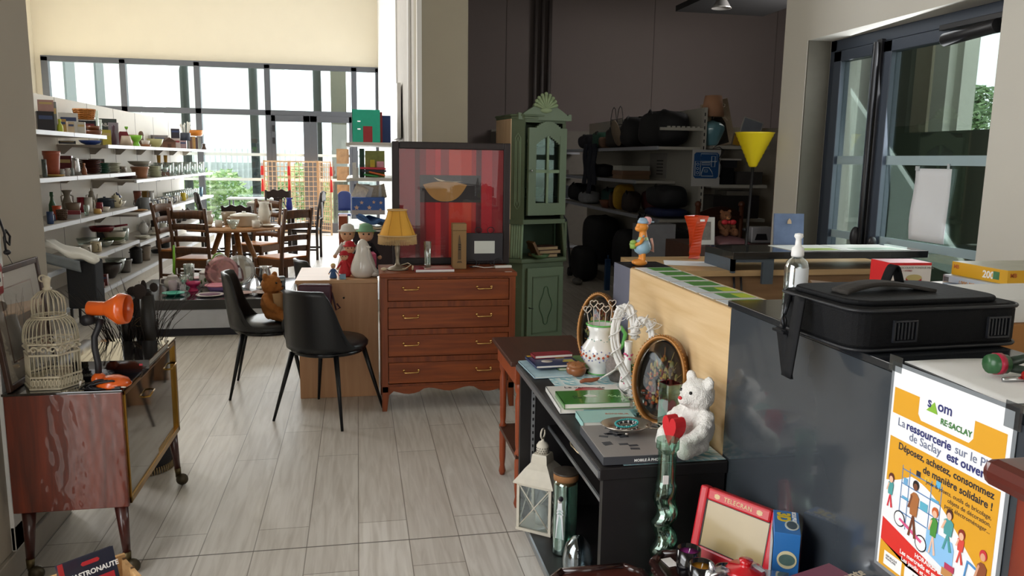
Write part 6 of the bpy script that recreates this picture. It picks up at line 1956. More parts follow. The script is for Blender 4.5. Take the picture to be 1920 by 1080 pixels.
po = T('poster', 'yellow and white shop poster taped to the anthracite counter front', 'poster', (1.053, 1.208, 0.735))
PX, PY0, PZ0, PW, PH = 1.0525, 1.357, 0.735, 0.297, 0.42
lay = [0]


def flat(name, pts, mat, lv, parent=None):
 """polygon on the poster: u rightwards, v upwards in metres"""
 x = PX - 0.0006 - lv * 0.00022
 m = MB().prism([(PY0 - u, PZ0 + v) for u, v in pts], x, x + 0.0001, 'x')
 return P(name, m, mat, parent or po)


def rect(u0, v0, u1, v1):
 return [(u0, v0), (u1, v0), (u1, v1), (u0, v1)]


def circ(u, v, r, n=18, ry=None):
 return [(u + r * math.cos(2 * PI * i / n), v + (ry or r) * math.sin(2 * PI * i / n)) for i in range(n)]


P('paper', MB().box(PX - 0.0005, PX, PY0 - PW, PY0, PZ0, PZ0 + PH), M('#eceef1', 0.35, var=0.01), po)
P('laminate_edge', MB().box(PX - 0.0002, PX + 0.0008, PY0 - PW - 0.008, PY0 + 0.008, PZ0 - 0.008, PZ0 + PH + 0.008), M('#7d8286', 0.15), po)
YEL = M('#dca028', 0.4, var=0.03)
NAVY = M('#2a2f6d', 0.5, var=0.02)
REDP = M('#d8322a', 0.4, var=0.02)
TL_ = lambda u, v: (u * PW, v * PH)
flat('yellow_tab', [TL_(*p) for p in ((0.02, 0.80), (0.02, 0.90), (0.26, 0.90), (0.26, 0.82), (0.29, 0.795), (0.70, 0.795), (0.73, 0.82), (0.73, 0.90), (0.97, 0.90), (0.97, 0.80), (0.97, 0.775), (0.02, 0.775))], YEL, 1)
yw = [TL_(0.02, 0.66), TL_(0.97, 0.66), TL_(0.97, 0.245)]
for i in range(21):
 q = i / 20
 u = 0.97 - 0.95 * q
 v = 0.245 + 0.05 * q + 0.235 * math.sin(min(1, q * 1.15) * PI * 0.62) ** 1.3 * (1 - 0.35 * max(0, q - 0.75) / 0.25)
 yw.append(TL_(u, v))
flat('yellow_field', yw, YEL, 1)
flat('red_band', [TL_(*p) for p in ((0.02, 0.13), (0.02, 0.245), (0.86, 0.115), (0.97, 0.115), (0.97, 0.04), (0.5, 0.04))], REDP, 1)
flat('yellow_foot', [TL_(*p) for p in ((0.02, 0.0), (0.02, 0.128), (0.98, 0.028), (0.98, 0.0))], YEL, 1)
flat('logo_panel', [TL_(*p) for p in ((0.07, 0.015), (0.07, 0.085), (0.25, 0.085), (0.25, 0.015))], PAPER, 2)
flat('logo_panel', [TL_(*p) for p in ((0.28, 0.01), (0.28, 0.08), (0.52, 0.08), (0.52, 0.01))], PAPER, 2)


def ptxt(s, size, u, v, mat, bold=0.0, al='LEFT', lv=3):
 return TXT(s, size, po, mat, (PX - 0.0006 - lv * 0.00022, PY0 - u * PW, PZ0 + v * PH), (0, -1, 0), (0, 0, 1), bold=bold, align=al, ext=0.0001)


GRY = M('#6d7590', 0.5)
ptxt('s', 0.028, 0.335, 0.875, NAVY, 0.0004)
ptxt('om', 0.028, 0.425, 0.875, NAVY, 0.0004)
flat('logo_triangle', [TL_(*p) for p in ((0.33, 0.855), (0.43, 0.855), (0.395, 0.905))], M('#86b83a', 0.5), 3)
ptxt('RE·SACLAY', 0.0155, 0.46, 0.822, M('#3f7a3a', 0.5), 0.0004)
ptxt('La', 0.0235, 0.08, 0.725, GRY)
ptxt('ressourcerie', 0.0235, 0.165, 0.725, NAVY, 0.0005)
ptxt('sur le Plateau', 0.0235, 0.60, 0.725, GRY)
ptxt('de Saclay', 0.0235, 0.20, 0.68, GRY)
ptxt('est ouverte !', 0.0235, 0.54, 0.68, NAVY, 0.0005)
ptxt('Déposez, achetez, consommez', 0.0195, 0.93, 0.615, INK, 0.0004, 'RIGHT')
ptxt('de manière solidaire !', 0.0195, 0.93, 0.565, INK, 0.0004, 'RIGHT')
ptxt('Jeux & jouets, outils de bricolage,', 0.0118, 0.93, 0.525, INK, 0, 'RIGHT')
ptxt('objets de décoration,', 0.0118, 0.93, 0.495, INK, 0, 'RIGHT')
ptxt('petit électroménager...', 0.0118, 0.93, 0.465, INK, 0, 'RIGHT')
ptxt("HORAIRES D'OUVERTURE :", 0.0125, 0.36, 0.155, PAPER, 0.0003)
ptxt('Les mercredis et samedis : 10h à 18h', 0.0125, 0.22, 0.125, PAPER, 0.0003)
ptxt('Les jeudis et vendredis : 14h à 18h', 0.0125, 0.24, 0.095, PAPER, 0.0003)
ptxt('Région', 0.0095, 0.36, 0.052, M('#6d6870', 0.5))
ptxt('îledeFrance', 0.0105, 0.33, 0.026, M('#8a2a4a', 0.5), 0.0002)
ptxt('RÉPUBLIQUE\nFRANÇAISE', 0.006, 0.09, 0.06, INK, 0.0001)
ptxt('Impasse', 0.014, 0.58, 0.03, INK, 0.0003)
ptxt('Retrouvez\ntoutes les\ninformations', 0.0075, 0.80, 0.19, NAVY)
BLU = M('#7fb4e0', 0.5)
LINE = M('#4f7fb5', 0.5)
il = [0.3]


def bit(pts, h, lv=3):
 flat('illustration', [TL_(*p) for p in pts], M(h, 0.5, var=0.02), lv)


for u in (0.17, 0.24, 0.44, 0.53):
 flat('illustration', [TL_(*p) for p in rect(u, 0.25, u + 0.006, 0.55)], LINE, 2)
for v in (0.53, 0.46, 0.39, 0.32):
 flat('illustration', [TL_(*p) for p in rect(0.17, v, 0.536, v + 0.005)], LINE, 2)
for (u0, v0, u1, v1, h) in ((0.19, 0.463, 0.23, 0.495, '#6fa6d0'), (0.3, 0.535, 0.34, 0.56, '#2a2a33'), (0.38, 0.535, 0.42, 0.555, '#e3b53a'), (0.48, 0.535, 0.52, 0.565, '#5fb0d8'), (0.36, 0.393, 0.43, 0.43, '#5fb0c8'), (0.45, 0.463, 0.52, 0.475, '#5fa8d0'), (0.19, 0.393, 0.25, 0.405, '#5fa8d0')):
 bit(rect(u0, v0, u1, v1), h)
bit([(0.44, 0.22), (0.44, 0.33), (0.66, 0.33), (0.68, 0.30), (0.68, 0.18)], '#8cc0ea')
for (u, v) in ((0.185, 0.285), (0.40, 0.235)):
 flat('illustration', [TL_(u + 0.055 * math.cos(a * PI / 9), v + 0.039 * math.sin(a * PI / 9)) for a in range(18)], M('#2a2a33', 0.5), 3)
 flat('illustration', [TL_(u + 0.046 * math.cos(a * PI / 9), v + 0.033 * math.sin(a * PI / 9)) for a in range(18)], PAPER, 4)
bit([(0.18, 0.28), (0.19, 0.292), (0.41, 0.25), (0.40, 0.235)], '#d85a8a', 5)
for (u, v0, v1, top, leg, skin, hr, w_) in ((0.075, 0.31, 0.47, '#4f9a9a', '#d8323f', '#e8b89a', '#5a2a20', 0.03), (0.31, 0.235, 0.50, '#a86a3a', '#6d3a20', '#7a4a30', '#221a1a', 0.045), (0.50, 0.22, 0.43, '#4a8f3a', '#e8c0a8', '#e8b89a', '#c85f2a', 0.035), (0.62, 0.28, 0.46, '#4f9a9a', '#4f9a9a', '#e8b89a', '#4a2418', 0.045), (0.73, 0.26, 0.405, '#d84a3f', '#d84a3f', '#e8b89a', '#8a2f20', 0.03), (0.905, 0.125, 0.375, '#8a4a2a', '#2a3a6d', '#d8a080', '#c8323a', 0.04)):
 h = v1 - v0
 bit([(u - w_ * 0.8, v0), (u - w_ * 0.1, v0 + h * 0.45), (u + w_ * 0.1, v0 + h * 0.45), (u + w_, v0 + 0.005), (u + w_ * 0.5, v0), (u, v0 + h * 0.3), (u - w_ * 0.4, v0)], leg, 6)
 bit([(u - w_ * 0.7, v0 + h * 0.4), (u + w_ * 0.7, v0 + h * 0.4), (u + w_ * 0.9, v0 + h * 0.75), (u + w_ * 0.3, v0 + h * 0.82), (u - w_ * 0.3, v0 + h * 0.82), (u - w_ * 0.9, v0 + h * 0.75)], top, 7)
 bit([(u - w_ * 1.3, v0 + h * 0.5), (u - w_ * 0.7, v0 + h * 0.76), (u - w_ * 0.4, v0 + h * 0.74), (u - w_ * 0.9, v0 + h * 0.5)], skin, 8)
 flat('illustration', [TL_(u + 0.028 * math.cos(a * PI / 8), v1 - 0.012 + 0.024 * math.sin(a * PI / 8)) for a in range(16)], M(hr, 0.5), 7)
 flat('illustration', [TL_(u + 0.019 * math.cos(a * PI / 8), v1 - 0.02 + 0.017 * math.sin(a * PI / 8)) for a in range(16)], M(skin, 0.5), 8)
bit(rect(0.6, 0.165, 0.69, 0.20), '#c08a50', 6)
bit(rect(0.69, 0.155, 0.76, 0.185), '#d09a60', 6)
bit(rect(0.62, 0.20, 0.70, 0.228), '#b83a5a', 6)
for u, v in ((0.62, 0.15), (0.66, 0.147), (0.75, 0.133), (0.79, 0.13)):
 flat('illustration', [TL_(u + 0.018 * math.cos(a * PI / 8), v + 0.013 * math.sin(a * PI / 8)) for a in range(16)], M('#22262f', 0.5), 7)
bit([(0.76, 0.14), (0.77, 0.14), (0.80, 0.29), (0.86, 0.28), (0.86, 0.29), (0.79, 0.30)], '#4f8fc8', 6)
for q in ((PY0 - 0.02, PY0 + 0.018, PZ0 + PH - 0.012, PZ0 + PH + 0.02), (PY0 - PW - 0.015, PY0 - PW + 0.02, PZ0 + PH - 0.03, PZ0 + PH + 0.015)):
 P('tape', MB().box(PX - 0.001, PX - 0.0002, *q), GLASS('#d8dcde', 0.75, 0.2, 0.5), po)
mc_ = T('cabinet', 'reddish brown polished cabinet at the lower right edge of the view', 'cabinet', (0.89, 0.5, 0))
P('body', MB().box(0.775, 1.035, 0.12, 0.765, 0.06, 1.165), WOOD('#5d1d12', '#823018', 0.35, 2, 6.0, 0.3), mc_, 0.004)
P('top', MB().box(0.745, 1.045, 0.10, 0.795, 1.165, 1.20), WOOD('#4a160f', '#5d2016', 0.3, 1, 6.0, 0.4), mc_, 0.014)
P('plinth', MB().box(0.79, 1.03, 0.14, 0.75, 0, 0.06), BLACK, mc_)
# ================================================================ black display shelf
BW = WOOD('#0d0a0c', '#141012', 0.5, 1, 7.0)
bsh = T('display_shelf', 'low black wooden display shelf against the counter front', 'shelving', (0.85, 2.6, 0))
P('top', MB().box(0.66, 1.052, 2.03, 3.22, 0.652, 0.69), BW, bsh, 0.004)
P('side_panel', MB().box(0.672, 1.045, 2.034, 2.06, 0, 0.652), BW, bsh)
P('side_panel', MB().box(0.672, 1.045, 3.19, 3.215, 0, 0.652), BW, bsh)
P('back_panel', MB().box(1.03, 1.045, 2.06, 3.19, 0.02, 0.652), BW, bsh)
P('shelf', MB().box(0.80, 1.03, 2.06, 3.19, 0.395, 0.415), BW, bsh)
P('base', MB().box(0.675, 1.03, 2.06, 3.19, 0.0, 0.03), BW, bsh)
GEDGE = M('#8f9296', 0.3, 0.7)
for q in ((0.655, 0.661, 2.03, 3.22, 0.662, 0.682), (0.795, 0.8, 2.06, 3.19, 0.398, 0.412), (0.667, 0.675, 2.06, 3.19, 0.004, 0.03)):
 P('metal_edge', MB().box(*q), GEDGE, bsh)
m = MB().box(0.72, 0.735, 3.185, 3.19, 0.03, 0.65)
P('slotted_rail', m, M('#b9bcc0', 0.3, 0.7), bsh)
m = MB()
for k in range(20):
 m.box(0.724, 0.731, 3.183, 3.1855, 0.05 + k * 0.03, 0.062 + k * 0.03)
P('rail_slot', m, BLACK, bsh)
TZ = 0.691
CL = [M('#a9d0d8', 0.7), M('#dfe8e8', 0.7), M('#7fb5c2', 0.7)]
m = MB()
for i in range(14):
 for j in range(44):
  x0_, y0_ = 0.735 + i * 0.0225, 2.04 + j * 0.0218
  c = (i * 3 + j * 2 + (i * j) % 3) % 3
  m.add([(x0_, y0_, TZ), (x0_ + 0.0225, y0_, TZ), (x0_, y0_ + 0.0222, TZ)], [(0, 1, 2)], c)
  m.add([(x0_ + 0.0225, y0_, TZ), (x0_ + 0.0225, y0_ + 0.0222, TZ), (x0_, y0_ + 0.0222, TZ)], [(0, 1, 2)], (c + 1) % 3)
S('table_runner', m, CL, 'turquoise and white triangle patterned cloth on the black shelf', 'cloth')
TZ = 0.6925


def flatbook(name, label, x, y, z, w, d, h, rz, cover, pages='#e6e2d8', cat='book'):
 t = T(name, label, cat, (x, y, z), rz)
 P('pages', MB().box(-w / 2 + 0.003, w / 2 - 0.002, -d / 2 + 0.003, d / 2 - 0.003, 0.002, h - 0.002), M(pages, 0.8, var=0.03), t, w=False)
 P('cover', MB().box(-w / 2, w / 2, -d / 2, d / 2, 0, 0.002).box(-w / 2, w / 2, -d / 2, d / 2, h - 0.002, h).box(-w / 2, -w / 2 + 0.002, -d / 2, d / 2, 0, h), cover, t, w=False)
 return t


def onbook(t, s, size, u, v, mat, bold=0.0, h=0.0, rot=0.0, sp=1.0):
 """lettering on the top face of a flat book, local coordinates"""
 cu = bpy.data.curves.new('lettering', 'FONT')
 cu.body, cu.size, cu.extrude, cu.offset, cu.resolution_u = s, size, 0.0002, bold, 3
 cu.space_character = sp
 o = text_mesh(cu, 'lettering', mat)
 o.parent = t
 o.location = (u, v, h + 0.0004)
 o.rotation_euler = (0, 0, rot)
 return o


b = flatbook('comic_book', 'pale blue comic at the bottom of the pile in the far left shelf corner', 0.775, 3.09, TZ, 0.21, 0.26, 0.008, 0.05, M('#a9c6d2', 0.35, var=0.3, scale=30))
b = flatbook('comic_book', 'green illustrated book beside the blue space book', 0.88, 3.13, TZ + 0.009, 0.17, 0.2, 0.01, 0.0, M('#6f8f5a', 0.35, var=0.4, scale=40))
b = flatbook('space_book', 'dark blue picture book with yellow title on the far shelf corner', 0.79, 3.12, TZ + 0.02, 0.19, 0.17, 0.012, 0.06, M('#1f2a55', 0.3, var=0.1))
P('yellow_edge', MB().box(-0.09, 0.09, 0.065, 0.085, 0.012, 0.0125), M('#c9a02a', 0.4), b, w=False)
P('planet_print', MB().lathe([(0, 0), (0.02, 0), (0.02, 0.0005), (0, 0.0005)], 20, c=(-0.03, -0.02, 0.012), sx=1.2), M('#b9b0a6', 0.5), b, w=False)
onbook(b, 'SPACE', 0.03, 0.03, 0.0, M('#d8c04a', 0.4), 0.001, 0.012, -0.3) if False else None
P('title_print', MB().box(0.035, 0.085, -0.04, -0.028, 0.012, 0.0125).box(0.045, 0.085, -0.02, -0.008, 0.012, 0.0125).box(0.02, 0.06, 0.02, 0.03, 0.012, 0.0125), M('#c9b84a', 0.4), b, w=False)
b = flatbook('notebook', 'dark red notebook at the far end of the black shelf', 0.80, 3.175, TZ + 0.033, 0.17, 0.06, 0.014, 0.1, M('#7d1a26', 0.5))
nb = T('round_box', 'small brown ceramic pot with nut textured lid on the runner', 'pot', (0.858, 2.99, TZ))
P('bowl', MB().lathe([(0, 0), (0.03, 0), (0.038, 0.01), (0.041, 0.025), (0.037, 0.036), (0, 0.036)], 24, c=(0.858, 2.99, TZ)), M('#8a5430', 0.3, var=0.2), nb)
m = MB().ball((0.858, 2.99, TZ + 0.038), (0.036, 0.036, 0.016))
for i in range(40):
 a, r_ = rnd.uniform(0, 2 * PI), 0.034 * rnd.random() ** 0.5
 m.cb((0.858 + r_ * math.cos(a), 2.99 + r_ * math.sin(a), TZ + 0.05 - 6 * r_ * r_), (0.016, 0.006, 0.006), rz=rnd.uniform(0, 3), ry=rnd.uniform(-0.5, 0.5))
P('lid', m, M('#8f5c34', 0.5, var=0.3, scale=80), nb)
jx, jy = 0.96, 3.005
jg = T('ceramic_jug', 'white ceramic jug painted with flowers, green rim and handle', 'jug', (jx, jy, TZ))
CER = M('#e4e3df', 0.15, var=0.02, coat=0.4)
pr_ = [(0.044, 0), (0.046, 0.006), (0.04, 0.02), (0.062, 0.045), (0.076, 0.08), (0.073, 0.11), (0.052, 0.14), (0.045, 0.155), (0.046, 0.175), (0.058, 0.205)]
P('body', MB().vessel(pr_, 0.004, 36, c=(jx, jy, TZ)), CER, jg)
GRNC = M('#5fae5a', 0.2, coat=0.4)
P('rim', MB().tube([(jx + 0.057 * math.cos(2 * PI * i / 36), jy + 0.057 * math.sin(2 * PI * i / 36), TZ + 0.205) for i in range(36)], 0.004, 8, closed=True), GRNC, jg)
P('foot_ring', MB().tube([(jx + 0.046 * math.cos(2 * PI * i / 36), jy + 0.046 * math.sin(2 * PI * i / 36), TZ + 0.004) for i in range(36)], 0.003, 8, closed=True), GRNC, jg)
P('handle', MB().tube([(jx + 0.045, jy - 0.028, TZ + 0.19), (jx + 0.07, jy - 0.05, TZ + 0.20), (jx + 0.085, jy - 0.06, TZ + 0.175), (jx + 0.078, jy - 0.056, TZ + 0.13), (jx + 0.06, jy - 0.045, TZ + 0.095)], [0.009, 0.009, 0.009, 0.008, 0.008], 10), GRNC, jg)
for h_, zz, rr_, n_, cnt in (('#b5502f', 0.083, 0.0765, 0.0055, 26), ('#7a7fb5', 0.068, 0.0725, 0.0032, 30), ('#7f86b8', 0.1, 0.0755, 0.003, 28), ('#5a9a8f', 0.143, 0.0505, 0.0025, 24)):
 m = MB()
 for i in range(cnt):
  a = 2 * PI * i / cnt
  z = zz + 0.006 * math.sin(i * 2.3)
  m.ball((jx + rr_ * math.cos(a), jy + rr_ * math.sin(a), TZ + z), (n_, n_, n_), nu=6, nv=5)
 P('painted_flower', m, M(h_, 0.3), jg)
for k in range(5):
 a = 2.3 + k * 0.9
 bx_, by_ = jx + 0.025 * math.cos(a), jy + 0.02 * math.sin(a)
 tx_, tz_ = jx - 0.055 + k * 0.026, TZ + 0.275 + 0.012 * ((k * 2) % 3)
 pts = [(bx_, by_, TZ + 0.06), (tx_, jy + 0.01, tz_ - 0.03)]
 hp = []
 for i in range(15):
  q = 2 * PI * i / 14
  hp.append((tx_ + 0.00105 * 16 * math.sin(q) ** 3, jy + 0.01, tz_ - 0.01 + 0.00105 * (13 * math.cos(q) - 5 * math.cos(2 * q) - 2 * math.cos(3 * q) - math.cos(4 * q))))
 S('wire_heart', MB().tube(pts, 0.0018, 6).tube(hp, 0.002, 6), M('#cfc2b4', 0.5), ('leftmost pale wire heart standing in the painted jug', 'second pale wire heart from the left in the painted jug', 'middle pale wire heart in the painted jug', 'fourth pale wire heart from the left in the painted jug', 'rightmost pale wire heart in the painted jug')[k], 'wire heart', group='wire hearts in the jug')
sr = T('garden_trowel', 'silver bladed tool with brown handle leaning against the painted jug', 'tool', (0.92, 2.83, TZ))
mt = Matrix.Translation((0.905, 2.86, TZ + 0.012)) @ Matrix.Rotation(R(-35), 4, 'Z') @ Matrix.Rotation(R(-38), 4, 'Y')
m = MB()
v, f = [], []
for i in range(13):
 q = i / 12
 wv = 0.022 * math.sin(PI * (0.12 + 0.88 * q)) + 0.001
 for s in (-1, 0, 1):
  v.append((0.01 + 0.12 * q, s * wv, -0.006 * (1 - abs(s)) * math.sin(q * PI)))
for i in range(12):
 for s in range(2):
  f.append((i * 3 + s, i * 3 + 3 + s, i * 3 + 4 + s, i * 3 + 1 + s))
m.add(v, f, 0, True, mt)
o_ = P('blade', m, M('#cfcdc6', 0.3, 0.3), sr)
sd = o_.modifiers.new('t', 'SOLIDIFY')
sd.thickness = 0.004
P('handle', MB().tube([mt @ Vector((0.015, 0, 0)), (0.885, 2.865, TZ + 0.012), (0.86, 2.87, TZ + 0.011), (0.84, 2.862, TZ + 0.008)], [0.006, 0.009, 0.009, 0.006], 10), M('#8a4a2a', 0.5), sr)
vx, vy = 0.985, 2.735
bv = T('bud_vase', 'slender white bud vase painted with pink flowers', 'vase', (vx, vy, TZ))
P('body', MB().vessel([(0.024, 0), (0.03, 0.008), (0.031, 0.03), (0.026, 0.07), (0.017, 0.12), (0.0145, 0.16), (0.016, 0.195)], 0.003, 28, c=(vx, vy, TZ)), CER, bv)
m = MB()
for i in range(26):
 a = rnd.uniform(PI, 2 * PI)
 z = rnd.choice((rnd.uniform(0.01, 0.085), rnd.uniform(0.04, 0.08), rnd.uniform(0.125, 0.15)))
 r_ = 0.031 - 0.0165 * max(0, min(1, (z - 0.03) / 0.1))
 m.ball((vx + r_ * math.cos(a), vy + r_ * math.sin(a), TZ + z), 0.0048, nu=6, nv=5)
P('painted_flower', m, M('#c2507a', 0.3, var=0.3, scale=80), bv)
gx, gy = 1.005, 2.66
m = MB()
for a in ((-0.026, -0.021, -0.026, 0.026), (0.021, 0.026, -0.026, 0.026), (-0.021, 0.021, -0.026, -0.021), (-0.021, 0.021, 0.021, 0.026)):
 m.box(gx + a[0], gx + a[1], gy + a[2], gy + a[3], TZ + 0.02, TZ + 0.12)
m.box(gx - 0.026, gx + 0.026, gy - 0.026, gy + 0.026, TZ + 0.012, TZ + 0.02)
S('glass_vase', m, GLASS('#9fd8c2', 0.55, 0.03, 0.8), 'square green edged glass vase behind the heart wreath', 'vase')
S('card_box', MB().cb((1.0, 2.60, TZ + 0.006), (0.105, 0.13, 0.011), rz=-0.1), M('#dcdcd8', 0.5), 'flat white box under the square glass vase', 'box')
WK = M('#dedcd8', 0.6, var=0.08, scale=60)
hx, hy = 0.95, 2.59
hw = T('wicker_heart', 'tall white wicker heart leaning against the oak counter front', 'wreath', (hx, hy, TZ))
dirx = Vector((0.9, -0.43, 0)).normalized()
base = Vector((hx, hy, TZ))


def hp_(q):
 s = 16 * math.sin(2 * PI * q) ** 3
 c = 13 * math.cos(2 * PI * q) - 5 * math.cos(4 * PI * q) - 2 * math.cos(6 * PI * q) - math.cos(8 * PI * q)
 u = s / 16 * 0.068
 v = 0.195 + c / 17 * 0.18
 v += 0.03 * (1 if u < 0 else -0.6) * max(0, c / 13)
 return base + dirx * u + Vector((0.012 * v / 0.4, 0.03 * v / 0.4, v))


m = MB()
for st_ in range(9):
 pts = []
 a0 = rnd.uniform(0, 6)
 for i in range(61):
  q = i / 60
  p = hp_(q)
  r_ = 0.012 * (0.7 + 0.3 * math.sin(st_ * 3 + q * 9))
  a = a0 + q * 2 * PI * 2
  pts.append(p + dirx * r_ * math.cos(a) + Vector((-0.3, -0.2, 0.6)).normalized() * r_ * math.sin(a) + Vector((-0.78, -0.62, 0)) * 0.005 * math.sin(a * 1.3))
 m.tube(pts, 0.0058, 6)
P('twig_bundle', m, WK, hw)
m = MB()
pts = []
for i in range(700):
 q = i / 699
 p = hp_(q)
 t_ = (hp_(min(1, q + 0.003)) - hp_(max(0, q - 0.003))).normalized()
 n1 = Vector((-0.78, -0.62, 0))
 n2 = t_.cross(n1).normalized()
 a = q * 2 * PI * 24
 r_ = 0.0195
 pts.append(p + n1 * r_ * math.cos(a) + n2 * r_ * math.sin(a))
m.tube(pts, 0.0028, 5)
P('binding_twig', m, WK, hw)
m = MB()
for k in range(9):
 p = hp_(rnd.random())
 P('tendril', MB().tube([p + Vector((rnd.uniform(-.015, .015) + 0.016 * math.cos(a * 0.9) * (1 + a * 0.1), -0.02, 0.016 * math.sin(a * 0.9))) for a in range(9)], 0.0013, 5), WK, hw)
 pass
S('dried_flower_pot', MB().lathe([(0, 0), (0.03, 0), (0.045, 0.03), (0.05, 0.07), (0.03, 0.10), (0, 0.11)], 18, c=(1.0, 2.89, TZ)), M('#8a817c', 0.95, var=0.5, scale=70, bump=1.0), 'shaggy grey ball behind the white wicker heart', 'ornament')

def oval(name, label, c, nrm, hw_, hh, th, seed):
 t = T(name, label, 'frame', (c[0], c[1], TZ))
 n = Vector((nrm[0], nrm[1], 0.16)).normalized()
 xr = Vector((-n.y, n.x, 0)).normalized()
 yu = n.cross(xr) * -1
 if yu.z < 0:
  yu = -yu
 mt = Matrix(((xr.x, yu.x, n.x, c[0]), (xr.y, yu.y, n.y, c[1]), (xr.z, yu.z, n.z, c[2]), (0, 0, 0, 1)))
 N = 48
 prof = [(1.0, -th), (1.0, -0.006), (0.985, 0.004), (0.93, 0.008), (0.87, 0.002), (0.84, -0.004), (0.84, -th)]
 v, f = [], []
 for i in range(N):
  a = 2 * PI * i / N
  for s, z in prof:
   v.append((hw_ * s * math.cos(a), (hh - hw_ + hw_ * s) * math.sin(a), z))
 K = len(prof)
 for i in range(N):
  j = (i + 1) % N
  for q in range(K):
   f.append((i * K + q, j * K + q, j * K + (q + 1) % K, i * K + (q + 1) % K))
 P('frame', MB().add(v, f, 0, True, mt), M('#9a6a35', 0.3, 0.35, var=0.25, scale=20), t)
 m = MB()
 for i in range(64):
  a = 2 * PI * i / 64
  m.ball(tuple(mt @ Vector((hw_ * 1.0 * math.cos(a), hh * math.sin(a), 0.0))), hw_ * 0.035, nu=6, nv=5)
 P('bead_edge', m, M('#a8763c', 0.3, 0.4), t)
 P('backing', MB().lathe([(0, -th + 0.004), (hw_ * 0.87, -th + 0.004), (hw_ * 0.87, -th + 0.008), (0, -th + 0.008)], 40, 0, mt @ Matrix.Scale(hh / hw_, 4, (0, 1, 0))), M('#1f2024', 0.7), t)
 rr = random.Random(seed)
 cols = ['#a8462c', '#c07a35', '#8f8a55', '#7a3a40', '#b99a5a', '#6a5a50']
 for k in range(6):
  m = MB()
  for i in range(26):
   a, q = rr.uniform(0, 2 * PI), rr.random() ** 0.6
   px, py = hw_ * 0.55 * q * math.cos(a) + hw_ * 0.12 * math.cos(k * 1.1), hh * 0.55 * q * math.sin(a) + hh * 0.1 * math.sin(k * 1.7) - hh * 0.1
   m.ball(tuple(mt @ Vector((px, py, -th + 0.012 + 0.014 * rr.random()))), (rr.uniform(.3, 1) * hw_ * 0.1, rr.uniform(.3, 1) * hw_ * 0.1, rr.uniform(.4, 1.4) * hw_ * 0.1), nu=6, nv=4)
   if i % 3 == 0:
    m.rod(tuple(mt @ Vector((px, py, -th + 0.015))), tuple(mt @ Vector((px * 1.4, py * 1.25 + hh * 0.12, -th + 0.02))), 0.0012, n=4)
  o_ = P('dried_flowers', m, M(cols[(k + seed) % 6], 0.9, var=0.4, scale=90), t)
  o_['kind'] = 'stuff'
 dome = []
 for i in range(7):
  q = i / 6 * PI / 2
  dome.append((hw_ * 0.86 * math.cos(q), 0.0 + 0.035 * math.sin(q) - 0.002))
 dome[-1] = (0, dome[-1][1])
 P('domed_glass', MB().lathe(dome, 40, 0, mt @ Matrix.Scale(hh / hw_, 4, (0, 1, 0))), GLASS('#f2f5f5', 0.985, 0.02, 0.3), t)
 return t


oval('oval_picture', 'oval gilt frame of dried flowers under domed glass beside the white bear', (0.962, 2.37, TZ + 0.15), (-0.62, -0.78), 0.092, 0.148, 0.05, 3)
oval('oval_picture', 'oval gilt frame of dried flowers behind the painted jug', (0.978, 3.13, TZ + 0.157), (-0.66, -0.75), 0.086, 0.155, 0.045, 5)
b = flatbook('white_book', 'large white picture book with red circle title, under the green book', 0.81, 2.645, TZ, 0.27, 0.27, 0.018, -0.05, M('#e3e2de', 0.3, var=0.02, coat=0.3))
P('red_print', MB().lathe([(0.06, 0), (0.062, 0.0006), (0.05, 0.0006), (0, 0.0006)], 28, c=(0.02, 0.05, 0.018)), M('#a8262c', 0.3), b, w=False)
onbook(b, 'Le ventre de', 0.03, -0.07, 0.105, INK, 0, 0.018, -0.1)
b2 = flatbook('green_book', 'glossy green book lying on the large white book', 0.80, 2.575, TZ + 0.0185, 0.235, 0.15, 0.02, -0.04, M('#3f7d33', 0.15, var=0.05, coat=0.6))
onbook(b2, 'KAHUN', 0.026, 0.055, 0.0, M('#a9c79a', 0.4), 0.0005, 0.02, -0.5)
onbook(b2, 'Le\nchat', 0.018, -0.07, 0.0, M('#1f3a1a', 0.4), 0.0003, 0.02)
P('white_print', MB().prism([(-0.03, 0.01), (-0.01, 0.022), (0.012, 0.012), (0.02, -0.002), (0, -0.01), (-0.02, -0.004)], 0.02, 0.0206, 'z'), M('#d6d8d0', 0.4), b2, w=False)
b = flatbook('teal_book', 'pale turquoise paperback lying before the large white book', 0.80, 2.41, TZ, 0.185, 0.115, 0.022, -0.06, M('#9fcac4', 0.4, var=0.12, scale=25))
onbook(b, 'BONHEUR', 0.017, 0.0, 0.015, M('#b5705a', 0.5), 0.0003, 0.022, -0.1)
S('paperback', MB().cb((0.83, 2.465, TZ + 0.008), (0.17, 0.06, 0.014), rz=-0.1), M('#7fb5b8', 0.5), 'teal paperback mostly hidden behind the pale turquoise paperback', 'book')
cx_, cy_ = 0.943, 2.455
cj = T('candle_jar', 'glass candle jar with grey green wax', 'candle', (cx_, cy_, TZ))
P('jar', MB().vessel([(0.031, 0), (0.034, 0.006), (0.034, 0.055), (0.026, 0.068), (0.026, 0.078), (0.029, 0.08), (0.029, 0.098)], 0.0025, 28, c=(cx_, cy_, TZ)), CLEAR, cj)
P('wax', MB().lathe([(0, 0.004), (0.031, 0.004), (0.031, 0.045), (0, 0.045)], 24, c=(cx_, cy_, TZ)), M('#b5bcae', 0.5, var=0.04), cj)
P('label_panel', MB().box(cx_ - 0.016, cx_ + 0.016, cy_ - 0.0365, cy_ - 0.034, TZ + 0.01, TZ + 0.042), M('#c9cfc4', 0.5), cj)
P('wick', MB().rod((cx_, cy_, TZ + 0.045), (cx_, cy_, TZ + 0.056), 0.001, n=5), BLACK, cj)
bx0, by0 = 0.968, 2.285
